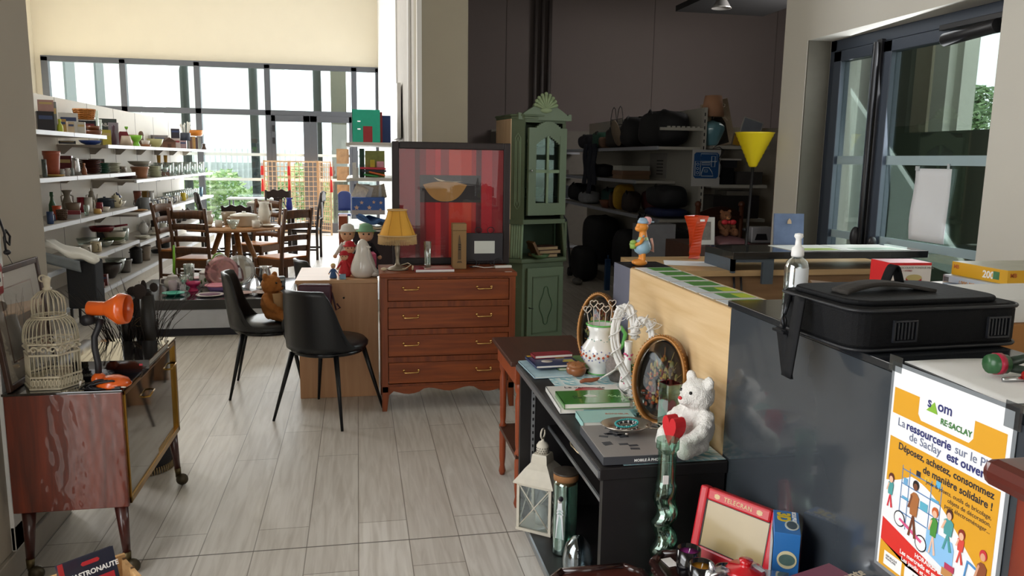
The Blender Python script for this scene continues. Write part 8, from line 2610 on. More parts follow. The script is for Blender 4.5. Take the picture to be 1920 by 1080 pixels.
m.tube([(-0.95, 2.99, CT + 0.02), (-0.97, 2.97, CT + 0.015), (-0.985, 2.955, CT + 0.005), (-0.93, 2.95, CT + 0.004), (-0.86, 2.955, CT + 0.004)], 0.003, 6)
m.cb((-0.865, 2.955, CT + 0.006), (0.03, 0.012, 0.010))
P('cord', m, BLACK, ol)
P('plug_pin', MB().rod((-0.985, 2.96, CT + 0.018), (-0.98, 2.955, CT + 0.034), 0.004).rod((-0.848, 2.955, CT + 0.007), (-0.832, 2.953, CT + 0.007), 0.0025), M('#cfcac0', 0.3), ol)

bk1 = T('photo_book', 'large black photo book lying lower on the bar cabinet', 'book', (-0.95, 3.26, CT))
P('pages', MB().box(-1.05, -0.818, 3.115, 3.385, CT + 0.006, CT + 0.028), M('#1d1c1e', 0.5), bk1)
P('cover', MB().box(-1.055, -0.815, 3.108, 3.39, CT, CT + 0.005).box(-1.055, -0.815, 3.108, 3.39, CT + 0.029, CT + 0.034).box(-1.055, -0.815, 3.106, 3.11, CT, CT + 0.034), M('#17161a', 0.15, coat=0.7), bk1)
P('cover_photo', MB().box(-1.04, -0.83, 3.12, 3.37, CT + 0.034, CT + 0.0345), M('#4d4238', 0.12, var=0.7, scale=9, coat=0.8), bk1)
TXT('Cuisine', 0.018, bk1, M('#8a867e', 0.4), (-1.04, 3.1055, CT + 0.011), (1, 0, 0), (0, 0, 1))
bk2 = T('photo_book', 'large glossy black book on top of the stack on the bar cabinet', 'book', (-0.92, 3.25, CT + 0.036))
P('pages', MB().box(-1.045, -0.79, 3.105, 3.42, CT + 0.042, CT + 0.064), M('#a9a49a', 0.6), bk2)
P('cover', MB().box(-1.05, -0.785, 3.098, 3.425, CT + 0.036, CT + 0.041).box(-1.05, -0.785, 3.098, 3.425, CT + 0.065, CT + 0.070).box(-1.05, -0.785, 3.096, 3.1, CT + 0.036, CT + 0.07), M('#0c0b0d', 0.07, coat=1.0), bk2)
P('red_mark', MB().box(-0.82, -0.808, 3.0952, 3.096, CT + 0.048, CT + 0.056), M('#a8202f', 0.4), bk2)

cgx, cgy, cr_ = -1.103, 3.06, 0.093
IV = M('#c9c0a8', 0.45, var=0.1, scale=30)
bg_ = T('bird_cage', 'ivory metal ornamental bird cage with domed roof on the bar cabinet', 'cage', (cgx, cgy, CT))


def hexp(r, z, off=R(0)):
 return [(cgx + r * math.cos(R(-120) + i * PI / 3 + off), cgy + r * math.sin(R(-120) + i * PI / 3 + off), z) for i in range(6)]


for z, rr in ((CT + 0.004, 1.06), (CT + 0.045, 1.0), (CT + 0.125, 1.0), (CT + 0.165, 1.0)):
 h6 = hexp(cr_ * rr, z)
 m = MB()
 for i in range(6):
  m.bar(h6[i], h6[(i + 1) % 6], 0.006)
 P('frame_ring', m, IV, bg_)
m = MB()
a6, b6 = hexp(cr_ * 1.05, CT + 0.004), hexp(cr_, CT + 0.045)
for i in range(6):
 p0, p1, p2, p3 = (Vector(a6[i]), Vector(a6[(i + 1) % 6]), Vector(b6[(i + 1) % 6]), Vector(b6[i]))
 n = 8
 for k in range(n):
  c0_ = p0.lerp(p1, (k + 0.5) / n).lerp(p3.lerp(p2, (k + 0.5) / n), 0.5)
  d = (p1 - p0).normalized()
  ups = ((p3 + p2) / 2 - (p0 + p1) / 2).normalized()
  m.tube([c0_ + d * 0.0055 * math.cos(t) + ups * 0.012 * math.sin(t) for t in [j * PI / 4 for j in range(8)]], 0.0022, 4, closed=True)
  m.bar(c0_ - ups * 0.02, c0_ + ups * 0.02, 0.002)
P('pierced_skirt', m, IV, bg_)
m = MB()
c6, d6 = hexp(cr_, CT + 0.045), hexp(cr_, CT + 0.125)
for i in range(6):
 for k in range(7):
  m.rod(Vector(c6[i]).lerp(Vector(c6[(i + 1) % 6]), k / 7), Vector(d6[i]).lerp(Vector(d6[(i + 1) % 6]), k / 7), 0.0018, n=6)
P('side_bar', m, IV, bg_)
m = MB()
e6 = hexp(cr_, CT + 0.165)
for i in range(6):
 p0, p1 = Vector(d6[i]), Vector(d6[(i + 1) % 6])
 d = (p1 - p0).normalized()
 for k in range(3):
  c0_ = p0.lerp(p1, (k + 0.5) / 3) + Vector((0, 0, 0.02))
  m.tube([c0_ + d * (0.013 * math.cos(t) * (1 - t / 9)) + Vector((0, 0, 0.013 * math.sin(t) * (1 - t / 9))) for t in [j * 0.5 for j in range(14)]], 0.003, 5)
  m.ball(tuple(c0_ + d * 0.016), (0.006, 0.006, 0.006), nu=8, nv=6)
P('scroll_band', m, IV, bg_)
m = MB()
for i in range(36):
 a = 2 * PI * i / 36
 pts = []
 for k in range(9):
  q = k / 8
  r_ = cr_ * 0.97 * math.cos(q * 1.0) ** 0.9
  r_ = cr_ * (0.96 - 0.42 * q ** 2.2)
  pts.append((cgx + r_ * math.cos(a), cgy + r_ * math.sin(a), CT + 0.165 + 0.085 * math.sin(q * PI / 2)))
 m.tube(pts, 0.0016, 5)
P('dome_bar', m, IV, bg_)
m = MB()
for z, r_ in ((0.25, 0.056), (0.257, 0.054)):
 m.tube([(cgx + r_ * math.cos(2 * PI * i / 30), cgy + r_ * math.sin(2 * PI * i / 30), CT + z) for i in range(30)], 0.0032, 6, closed=True)
for i in range(20):
 a = 2 * PI * i / 20
 m.tube([(cgx + 0.053 * r_ * math.cos(a), cgy + 0.053 * r_ * math.sin(a), CT + z) for r_, z in ((1, 0.257), (1.03, 0.29), (0.95, 0.32), (0.6, 0.34), (0.25, 0.348))], 0.0016, 5)
P('lantern_top', m, IV, bg_)
P('finial', MB().lathe([(0.014, 0.345), (0.016, 0.355), (0.010, 0.36), (0.012, 0.375), (0.015, 0.39), (0.006, 0.398), (0, 0.40)], 14, c=(cgx, cgy, CT)).tube(arc((cgx - 0.012, cgy, CT + 0.39), 0.012, 0.3, 5.5, 12), 0.003, 6), IV, bg_)
m = MB()
p0, p1 = Vector(c6[2]), Vector(c6[3])
dm = [p0.lerp(p1, u) + Vector((0, 0, z)) + Vector((0.004, -0.002, 0)) for u, z in ((0.3, 0.005), (0.7, 0.005), (0.7, 0.05), (0.62, 0.066), (0.5, 0.072), (0.38, 0.066), (0.3, 0.05))]
m.tube(dm, 0.003, 6, closed=True)
P('door', m, IV, bg_)
P('tray_floor', MB().prism([(p[0], p[1]) for p in hexp(cr_ * 1.02, 0)], CT + 0.001, CT + 0.004, 'z'), IV, bg_)

fp = T('framed_print', 'brown framed print with cream mount leaning on the pillar wall', 'picture', (-1.2, 3.17, CT))
tl_ = math.atan2(0.045, 0.43)
mt = Matrix.Translation((-1.205, 3.175, CT + 0.002)) @ Matrix.Rotation(-tl_, 4, 'Y') @ Matrix.Rotation(0.0, 4, 'Z')
m = MB()
for a in ((-0.225, -0.203, 0, 0.43), (0.203, 0.225, 0, 0.43), (-0.203, 0.203, 0, 0.022), (-0.203, 0.203, 0.408, 0.43)):
 m.box(-0.016, 0.0, a[0], a[1], a[2], a[3], 0, mt)
P('frame', m, WOOD('#2f1a12', '#45291c', 0.4, 2, 6.0), fp, 0.003)
P('mount', MB().box(-0.012, -0.009, -0.203, 0.203, 0.022, 0.408, 0, mt), M('#a89f93', 0.7, var=0.04), fp)
m = MB()
for a in ((-0.137, -0.132, 0.085, 0.355), (0.132, 0.137, 0.085, 0.355), (-0.137, 0.137, 0.085, 0.09), (-0.137, 0.137, 0.35, 0.355)):
 m.box(-0.009, -0.008, a[0], a[1], a[2], a[3], 0, mt)
P('mount_line', m, M('#6d5040', 0.6), fp)
P('print', MB().box(-0.009, -0.0083, -0.13, 0.13, 0.092, 0.348, 0, mt), M('#8f877c', 0.7, var=0.25, scale=10), fp)
P('glazing', MB().box(-0.005, -0.004, -0.203, 0.203, 0.022, 0.408, 0, mt), GLASS('#ffffff', 0.96, 0.01, 0.3), fp)

da = T('dried_arrangement', 'dark dried stick arrangement in black vases at the far end of the bar cabinet', 'dried flowers', (-0.94, 3.62, CT))
DKS = M('#241a16', 0.8, var=0.3)
for x, y, h, r_ in ((-1.0, 3.62, 0.2, 0.024), (-0.93, 3.63, 0.25, 0.042), (-0.895, 3.56, 0.24, 0.032)):
 P('black_vase', MB().vessel([(r_ * 0.8, 0), (r_, h * 0.4), (r_ * 0.9, h)], 0.003, 14, c=(x, y, CT)), M('#17120f', 0.5, var=0.3), da)
m = MB()
for i in range(95):
 x0_, y0_ = rnd.uniform(-1.06, -0.86), rnd.uniform(3.52, 3.70)
 a = (x0_ + 0.96) * 5 + rnd.uniform(-0.7, 0.7)
 h = rnd.uniform(0.12, 0.30)
 m.tube([(x0_, y0_, CT + 0.005), (x0_ + 0.25 * a * h, y0_ + rnd.uniform(-.01, .01), CT + h * 0.5), (x0_ + 0.75 * a * h, y0_ + rnd.uniform(-.03, .03), CT + h)], [0.0018, 0.0014, 0.0007], 4)
P('dried_sticks', m, DKS, da, kind='stuff')
m = MB()
for i in range(12):
 x0_, y0_, z0_ = rnd.uniform(-0.99, -0.87), rnd.uniform(3.53, 3.66), CT + rnd.uniform(0.12, 0.27)
 m.ball((x0_, y0_, z0_), (rnd.uniform(.012, .03), 0.004, rnd.uniform(.02, .035)), nu=8, nv=6)
P('dried_leaf', m, M('#2b211c', 0.85, var=0.3), da, kind='stuff')
P('raffia', MB().tube([(-0.94 + 0.03 * math.cos(a), 3.58, CT + 0.12 + 0.02 * math.sin(a * 1.4)) for a in [i * 0.5 for i in range(18)]], 0.002, 5), M('#6d5a3f', 0.8), da)
for k, x in enumerate((-0.99, -0.90)):
 S('gilt_dish', MB().lathe([(0, 0), (0.03, 0.0), (0.036, 0.004), (0, 0.005)], 18, c=(x, 3.50, CT)), M('#a8803a', 0.3, 0.6), ('left gilt dish before the dried sticks', 'right gilt dish before the dried sticks')[k], 'dish')
bsk = T('fringed_stool', 'dark fringed pouffe standing on the floor behind the bar cabinet', 'pouffe', (-1.0, 4.02, 0))
P('body', MB().lathe([(0, 0.02), (0.115, 0.02), (0.12, 0.05), (0.12, 0.26), (0.10, 0.29), (0, 0.295)], 24, c=(-1.06, 4.02, 0)), M('#1d1a1c', 0.9), bsk)
m = MB()
for i in range(60):
 a = 2 * PI * i / 60
 m.rod((-1.06 + 0.121 * math.cos(a), 4.02 + 0.121 * math.sin(a), 0.035), (-1.06 + 0.125 * math.cos(a), 4.02 + 0.125 * math.sin(a), 0.002), 0.004, n=5)
P('fringe', m, M('#8f7a58', 0.9), bsk)

fa = T('fire_call_point', 'red fire alarm call point with white label on the left wall', 'alarm', (-1.268, 3.02, 1.06))
P('housing', MB().box(-1.27, -1.235, 2.94, 3.045, 1.055, 1.165), M('#8f1a22', 0.35, coat=0.3), fa, 0.008)
P('label_panel', MB().box(-1.2355, -1.234, 2.965, 3.03, 1.085, 1.135), M('#d8d5ce', 0.5), fa)
m = MB()
for k in range(3):
 m.ball((-1.234, 2.98 + k * 0.017, 1.108), (0.001, 0.005, 0.008), nu=8, nv=6)
P('printed_figure', m, BLACK, fa)
S('hanging_cable', MB().tube([(-1.255, 2.98, 1.40), (-1.24, 3.05, 1.34), (-1.235, 3.08, 1.27), (-1.235, 3.085, 1.24), (-1.237, 3.12, 1.22), (-1.237, 3.13, 1.25), (-1.237, 3.10, 1.275), (-1.237, 3.08, 1.25), (-1.236, 3.085, 1.20)], 0.004, 8).ball((-1.234, 3.088, 1.197), (0.012, 0.014, 0.010)).tube([(-1.236, 3.09, 1.19), (-1.236, 3.13, 1.15)], 0.0012, 5).box(-1.27, -1.25, 2.95, 3.07, 1.27, 1.285), BLACK, 'black cable loop hanging on the white wall trim', 'cable')
S('wall_socket', MB().box(-1.268, -1.255, 3.0, 3.08, 0.09, 0.19), M('#d3cfc6', 0.5), 'white socket plate low on the left wall under the cabinet', 'socket')
crt = T('wooden_crate', 'pale wooden crate with books on the floor before the bar cabinet', 'crate', (-0.744, 2.262, 0))
PW_ = WOOD('#b58a58', '#cda572', 0.6, 0, 6.0)
mt = Matrix.Translation((-0.744, 2.262, 0)) @ Matrix.Rotation(R(33), 4, 'Z')
P('side_panel', MB().box(0.135, 0.147, -0.30, 0.25, 0.02, 0.27, 0, mt), PW_, crt)
P('side_panel', MB().box(-0.147, -0.135, -0.30, 0.25, 0.02, 0.27, 0, mt), PW_, crt)
P('end_panel', MB().box(-0.147, 0.147, 0.238, 0.25, 0.02, 0.285, 0, mt), PW_, crt)
P('end_panel', MB().box(-0.147, 0.147, -0.30, -0.288, 0.02, 0.285, 0, mt), PW_, crt)
P('bottom_panel', MB().box(-0.147, 0.147, -0.30, 0.25, 0, 0.02, 0, mt), PW_, crt)
m = MB()
for y in (0.235, 0.16, 0.06, -0.06):
 m.box(0.137, 0.148, y - 0.003, y + 0.003, 0.262, 0.274, 0, mt)
P('metal_stitch', m, M('#6d5a45', 0.4, 0.6), crt)
ab = T('astronaut_book', 'dark blue astronaut picture book standing in the crate', 'book', (-0.82, 2.3, 0.078))
mt = Matrix.Translation((-0.82, 2.293, 0.078)) @ Matrix.Rotation(R(41), 4, 'Z') @ Matrix.Rotation(R(-20), 4, 'X')
P('pages', MB().box(0.002, 0.158, 0.002, 0.016, 0.002, 0.288, 0, mt), PAPER, ab)
NV = M('#12152a', 0.3, var=0.05, coat=0.3)
P('cover', MB().box(0, 0.16, 0, 0.002, 0, 0.29, 0, mt).box(0, 0.16, 0.016, 0.018, 0, 0.29, 0, mt).box(-0.002, 0, 0, 0.018, 0, 0.29, 0, mt), NV, ab)
M3 = mt.to_3x3()
ex, ez = M3 @ Vector((1, 0, 0)), M3 @ Vector((0, 0, 1))
P('red_spine', MB().box(-0.0025, 0.012, -0.0008, 0.0, 0, 0.29, 0, mt), M('#a82a2c', 0.35), ab)
TXT("L'ASTRONAUTE", 0.0205, ab, PAPER, mt @ Vector((0.02, -0.0012, 0.232)), ex, ez, bold=0.0006)
P('red_badge', MB().prism([(0.065, 0.262), (0.11, 0.262), (0.115, 0.268), (0.11, 0.274), (0.065, 0.274), (0.06, 0.268)], -0.001, 0, 'y', 0, mt), M('#b8282f', 0.4), ab)
P('red_badge', MB().prism([(0.10, 0.196), (0.148, 0.196), (0.148, 0.218), (0.10, 0.218)], -0.001, 0, 'y', 0, mt), M('#b8282f', 0.4), ab)
P('astronaut_print', MB().prism([(0.07 + 0.014 * math.cos(i * PI / 8) * (1.3 if i % 4 == 0 else 0.8), 0.195 + 0.02 * math.sin(i * PI / 8)) for i in range(16)], -0.0012, 0, 'y', 0, mt), M('#cfd3da', 0.4, var=0.3, scale=80), ab)
P('helmet_print', MB().prism([(0.074 + 0.008 * math.cos(i * PI / 8), 0.216 + 0.008 * math.sin(i * PI / 8)) for i in range(16)], -0.0018, -0.001, 'y', 0, mt), M('#2a3a7a', 0.4), ab)
P('ring_print', MB().tube([mt @ Vector((0.045 + 0.016 * math.cos(i * PI / 8), -0.0005, 0.195 + 0.014 * math.sin(i * PI / 8))) for i in range(16)], 0.0012, 5, closed=True), M('#a9adb5', 0.4), ab)
S('picture_book', MB().cb((-0.76, 2.31, 0.048), (0.22, 0.2, 0.052), rz=0.576), M('#8f8a2a', 0.4, var=0.3), 'yellow green book lying flat under the astronaut book in the crate', 'book')
S('lidded_jar', MB().lathe([(0.028, 0), (0.032, 0), (0.033, 0.012), (0.029, 0.014), (0.028, 0.006)], 24, c=(-0.70, 2.29, 0.285)).cyl((-0.70, 2.29, 0.076), 0.03, 0.212, 20), M('#8f8a6a', 0.3, 0.6), 'jar with gold rimmed lid in the pale wooden crate', 'jar')
S('handbag', MB().ball((-1.19, 2.62, 0.06), (0.05, 0.07, 0.06)).tube(arc((-1.17, 2.60, 0.13), 0.03, 0, 2 * PI, 14), 0.006, 7), M('#14130f', 0.4, var=0.4), 'small black bag with gold ring on the floor left of the crate', 'bag')
# ================================================================ dark room behind
area('dark_room_fill_light', (5.5, 8.9, 3.2), (3.9, 13.0, 2.0), 1.2, 0.6, 42, (1.0, 0.96, 0.92))  # fill light added to brighten the dark room
pl = T('pendant_lamp', 'round grey pendant lamp under the dark ceiling', 'lamp', (4.45, 9.5, 3.5))
P('shade', MB().lathe([(0.03, 0.12), (0.07, 0.09), (0.11, 0.02), (0.125, 0.0), (0.115, 0.0), (0.06, 0.08), (0.03, 0.11)], 28, c=(4.45, 9.5, 3.44)), M('#b9b7b5', 0.3, 0.5), pl)
P('rod', MB().rod((4.45, 9.5, 3.55), (4.45, 9.5, 5.4), 0.012), BLACK, pl)
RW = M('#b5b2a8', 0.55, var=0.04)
gd_ = T('shop_shelving', 'white shop shelving loaded with bags in the dark room', 'shelving', (3.4, 10.2, 0))
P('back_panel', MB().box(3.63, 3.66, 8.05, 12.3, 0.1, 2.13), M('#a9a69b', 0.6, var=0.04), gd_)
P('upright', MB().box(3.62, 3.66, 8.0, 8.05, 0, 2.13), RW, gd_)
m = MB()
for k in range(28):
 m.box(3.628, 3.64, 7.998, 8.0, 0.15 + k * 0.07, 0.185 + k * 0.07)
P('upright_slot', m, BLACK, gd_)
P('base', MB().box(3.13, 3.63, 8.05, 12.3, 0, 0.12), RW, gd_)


def dtier(y0, y1, z, p=None):
 s_ = P('shelf', MB().box(3.15, 3.63, y0, y1, z - 0.03, z), RW, gd_)
 P('price_rail', MB().box(3.13, 3.15, y0, y1, z - 0.035, z + 0.004), M('#9fa3ac', 0.45), s_)


dtier(8.06, 12.3, 1.715)
dtier(8.72, 12.3, 1.335)
dtier(7.95, 12.3, 0.945)
m = MB().box(3.14, 3.62, 8.0, 8.03, 1.885, 1.915)
for k in range(7):
 m.box(3.22 + k * 0.055, 3.25 + k * 0.055, 8.0, 8.03, 1.915, 1.93)
P('bracket', m, RW, gd_)
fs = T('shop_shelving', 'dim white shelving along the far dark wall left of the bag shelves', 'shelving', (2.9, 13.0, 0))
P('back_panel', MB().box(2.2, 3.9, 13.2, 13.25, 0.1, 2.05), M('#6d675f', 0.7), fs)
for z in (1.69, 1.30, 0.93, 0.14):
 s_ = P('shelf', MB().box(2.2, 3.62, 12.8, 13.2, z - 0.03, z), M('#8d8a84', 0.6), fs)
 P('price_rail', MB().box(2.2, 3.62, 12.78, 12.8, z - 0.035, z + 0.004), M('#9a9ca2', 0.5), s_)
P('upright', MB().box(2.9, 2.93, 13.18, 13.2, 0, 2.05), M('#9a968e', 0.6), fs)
ec = T('shop_shelving', 'white end shelving carrying the blue lamp and framed prints', 'shelving', (4.1, 8.2, 0))
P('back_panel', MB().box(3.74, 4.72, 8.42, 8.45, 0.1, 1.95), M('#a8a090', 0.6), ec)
for z in (1.735, 1.32, 0.95, 0.3):
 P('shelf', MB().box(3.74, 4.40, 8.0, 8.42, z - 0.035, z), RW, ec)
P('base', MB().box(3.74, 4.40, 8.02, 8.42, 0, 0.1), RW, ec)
bgl = T('shop_shelving', 'beige shelving wall in the far right corner behind the yellow floor lamp', 'shelving', (6.9, 13.0, 0))
P('back_panel', MB().box(5.2, 8.3, 13.2, 13.25, 0.1, 2.1), M('#c2ab9c', 0.7, var=0.04), bgl)
m = MB()
for z in (1.45, 0.7):
 m.box(5.2, 8.3, 13.195, 13.2, z, z + 0.02)
P('panel_joint', m, M('#6d5f57', 0.7), bgl)
P('shelf', MB().box(5.4, 8.3, 12.75, 13.2, 0.97, 1.0), M('#b9a698', 0.6), bgl)

sg = T('sign', 'blue and white appliance pictogram sign hanging on the shelf end', 'sign', (3.67, 7.98, 1.38))
P('sheet', MB().box(3.505, 3.83, 7.985, 7.99, 1.30, 1.69), M('#b9b8b6', 0.5, var=0.03), sg)
P('blue_field', MB().prism([(3.668 + x * 0.142, 1.523 + z * 0.137) for x, z in ((-1, -.85), (-.85, -1), (.85, -1), (1, -.85), (1, .85), (.85, 1), (-.85, 1), (-1, .85))], 7.982, 7.985, 'y'), M('#1f4f86', 0.5, var=0.03), sg)
WP = M('#cfd6dc', 0.5)


def outline(pts, r_=0.0045):
 P('white_outline', MB().tube([(x, 7.981, z) for x, z in pts], r_, 5, closed=True), WP, sg)


outline([(3.60, 1.645), (3.785, 1.645), (3.785, 1.565), (3.60, 1.565)])
outline([(3.54, 1.565), (3.60, 1.565), (3.60, 1.415), (3.54, 1.415)])
for z in (1.535, 1.49, 1.445):
 outline([(3.57 + 0.013 * math.cos(i * PI / 6), z + 0.013 * math.sin(i * PI / 6)) for i in range(12)], 0.003)
outline([(3.725, 1.62), (3.765, 1.62), (3.765, 1.51), (3.725, 1.51)])
outline([(3.615, 1.55), (3.71, 1.55), (3.71, 1.53), (3.615, 1.53)])
outline([(3.615, 1.41), (3.75, 1.41), (3.735, 1.455), (3.70, 1.50), (3.635, 1.50), (3.615, 1.44)])
outline([(3.645, 1.475), (3.685, 1.475), (3.685, 1.455), (3.645, 1.455)], 0.003)
sm2 = T('sign', 'faint grey appliance sign on the back panel behind the bags', 'sign', (3.62, 8.9, 1.36))
P('sheet', MB().box(3.622, 3.63, 9.0, 9.55, 1.36, 1.66), M('#8f8c86', 0.6, var=0.08), sm2)
m = MB()
for k in range(5):
 m.box(3.618, 3.622, 9.1, 9.3, 1.40 + k * 0.04, 1.415 + k * 0.04)
P('print', m, BLACK, sm2)

bl_ = T('table_lamp', 'table lamp with blue ribbed ceramic body and beige shade', 'lamp', (3.79, 8.16, 1.739))
m = MB()
v, f = [], []
pr_ = [(0.06, 0), (0.075, 0.02), (0.11, 0.10), (0.135, 0.17), (0.13, 0.21), (0.09, 0.245), (0.04, 0.26), (0.02, 0.27), (0, 0.27)]
NA = 48
for r_, z in pr_:
 for i in range(NA):
  a = 2 * PI * i / NA
  rr = r_ * (1 + 0.03 * (abs(math.sin(a * 6)) if 0.02 < z < 0.22 else 0))
  v.append((3.79 + rr * math.cos(a), 8.16 + rr * math.sin(a), 1.737 + z))
for k in range(len(pr_) - 1):
 for i in range(NA):
  f.append((k * NA + i, k * NA + (i + 1) % NA, (k + 1) * NA + (i + 1) % NA, (k + 1) * NA + i))
f.append(list(range(NA))[::-1])
P('ceramic_body', m.add(v, f, 0, True), M('#6fa0ac', 0.25, var=0.1, coat=0.4), bl_)
P('socket_stem', MB().rod((3.79, 8.16, 2.0), (3.79, 8.16, 2.12), 0.012), BLACK, bl_)
P('lamp_shade', MB().vessel([(0.125, 0.31), (0.09, 0.53)], 0.003, 32, c=(3.79, 8.16, 1.737)), M('#b98a6a', 0.8, var=0.04), bl_)
P('cord', MB().tube([(3.79, 7.985, 1.75), (3.73, 7.98, 1.70), (3.80, 7.97, 1.72), (3.86, 7.97, 1.68), (3.80, 7.97, 1.6), (3.84, 7.97, 1.5), (3.82, 7.97, 1.4)], 0.005, 6), BLACK, bl_)
gm = T('arched_mirror', 'pale carved gothic arched frame leaning behind the blue lamp', 'frame', (4.03, 8.3, 1.737))
mt = Matrix.Translation((4.03, 8.37, 1.742)) @ Matrix.Rotation(R(-15), 4, 'Y') @ Matrix.Rotation(0.12, 4, 'Z')
m = MB().box(-0.17, 0.17, 0, 0.02, 0.0, 0.50, 0, mt)
P('frame', m, M('#b8a78f', 0.7, var=0.15, scale=30), gm)
ar = [(-0.085, 0.02), (0.085, 0.02), (0.085, 0.24)] + [(0.085 - 0.17 * i / 12, 0.24 + 0.13 * math.sin(min(1, (i / 6 if i <= 6 else (12 - i) / 6)) * PI / 2)) for i in range(1, 12)] + [(-0.085, 0.24)]
P('dark_arch', MB().prism(ar, -0.004, 0, 'y', 0, mt), M('#2a2622', 0.4), gm)
P('carved_arch', MB().tube([mt @ Vector((x * 1.25, -0.006, z * 1.07)) for x, z in ar[2:-1]], 0.012, 6), M('#c9b9a0', 0.7), gm)
P('carved_ornament', MB().tube([mt @ Vector((0.12 * math.cos(a), -0.004, 0.43 + 0.03 * math.sin(a))) for a in [i * 0.5 for i in range(13)]], 0.008, 5), M('#c9b9a0', 0.7), gm)
for k, (x, y, z, w_, h_, ry_, c_, lb_) in enumerate(((4.2, 8.16, 1.737, 0.24, 0.30, 0.28, '#8f949f', 'seaside print leaning on the shelf right of the blue lamp'), (4.28, 8.3, 1.737, 0.1, 0.24, 0.25, '#4a3020', 'brown frame behind the seaside print'), (4.05, 8.1, 1.737, 0.1, 0.13, 0.2, '#b98a2a', 'small yellow picture before the seaside print'))):
 t = T('small_picture', lb_, 'picture', (x, y, z))
 mt = Matrix.Translation((x, y, z)) @ Matrix.Rotation(ry_, 4, 'Y')
 P('backing', MB().box(-w_ / 2, w_ / 2, 0, 0.015, 0, h_, 0, mt), M('#7a6d60' if k else '#c9c6c0', 0.6), t)
 P('print', MB().box(-w_ / 2 + 0.01, w_ / 2 - 0.01, -0.002, 0, 0.01, h_ - 0.01, 0, mt), M(c_, 0.5, var=0.3, scale=8), t)
for k, (x0, x1, z0, z1, c_, lb_) in enumerate(((3.80, 4.02, 1.322, 1.50, '#131316', 'black hi-fi unit on the middle end shelf'), (3.83, 4.05, 1.502, 1.58, '#26262a', 'dark flat device stacked on the black hi-fi unit'), (4.06, 4.36, 1.322, 1.46, '#45423f', 'grey glassy box at the right of the middle end shelf'), (3.80, 4.34, 0.952, 1.20, '#2e2a29', 'dark crate filled with packets on the lower end shelf'), (3.95, 4.25, 1.202, 1.25, '#6d6860', 'pale tray lying on the dark crate'), (3.78, 4.1, 1.65, 1.672, '#c2bdb6', 'white tray pushed under the lamp shelf'))):
 z0 = z0 if k != 5 else 1.582
 z1 = z1 if k != 5 else 1.60
 S('box', MB().box(x0, x1, 8.04, 8.34, z0, z1), M(c_, 0.4, var=0.25, scale=12), lb_, 'box')
crd = T('wooden_crib', 'dark brown wooden crib end standing before the end shelving', 'crib', (3.57, 7.4, 0))
P('head_panel', MB().prism([(3.36, 0.1), (3.80, 0.1), (3.80, 1.06)] + [(3.80 - 0.44 * i / 10, 1.06 + 0.06 * math.sin(i / 10 * PI)) for i in range(1, 10)] + [(3.36, 1.06)], 7.4, 7.42, 'y'), WOOD('#241009', '#3a1c10', 0.4, 0, 6.0), crd)
for x in (3.34, 3.81):
 P('post', MB().rod((x, 7.41, 0), (x, 7.41, 1.13), 0.025).ball((x, 7.41, 1.14), 0.034), WOOD('#4a2412', '#5d301a', 0.4, 2, 6.0), crd)
P('rail', MB().box(3.36, 3.80, 7.385, 7.43, 1.0, 1.03), WOOD('#2a140b', '#402014', 0.4, 0, 6.0), crd)
om = T('oval_mirror', 'oval mirror on the beige shelf behind the floor lamp', 'mirror', (6.8, 12.9, 1.0))
P('glass', MB().lathe([(0, 0), (0.13, 0), (0.13, 0.01), (0, 0.01)], 28, 0, Matrix.Translation((6.8, 13.0, 1.22)) @ Matrix.Rotation(R(80), 4, 'X') @ Matrix.Scale(1.5, 4, (0, 1, 0))), M('#a9a9ab', 0.08, 1.0), om)
P('stand', MB().box(6.76, 6.84, 13.0, 13.06, 1.002, 1.02).rod((6.8, 13.03, 1.02), (6.8, 13.03, 1.1), 0.012), M('#6d6a66', 0.4, 0.6), om)
for k in range(9):
 w_ = 0.05 + 0.02 * (k % 3)
 S('trinket', MB().lathe([(0, 0), (w_, 0), (w_ * 0.8, 0.06), (w_ * 0.4, 0.1 + 0.02 * (k % 4)), (0, 0.12 + 0.02 * (k % 4))], 12, c=(6.2 + 0.19 * k, 12.84 + 0.02 * (k % 2), 1.002)), M(('#6d3a2a', '#a8865f', '#3a2a26', '#8f7a6a')[k % 4], 0.5), 'small trinket in the row on the beige shelf behind the floor lamp', 'trinket', group='trinkets on the beige shelf')


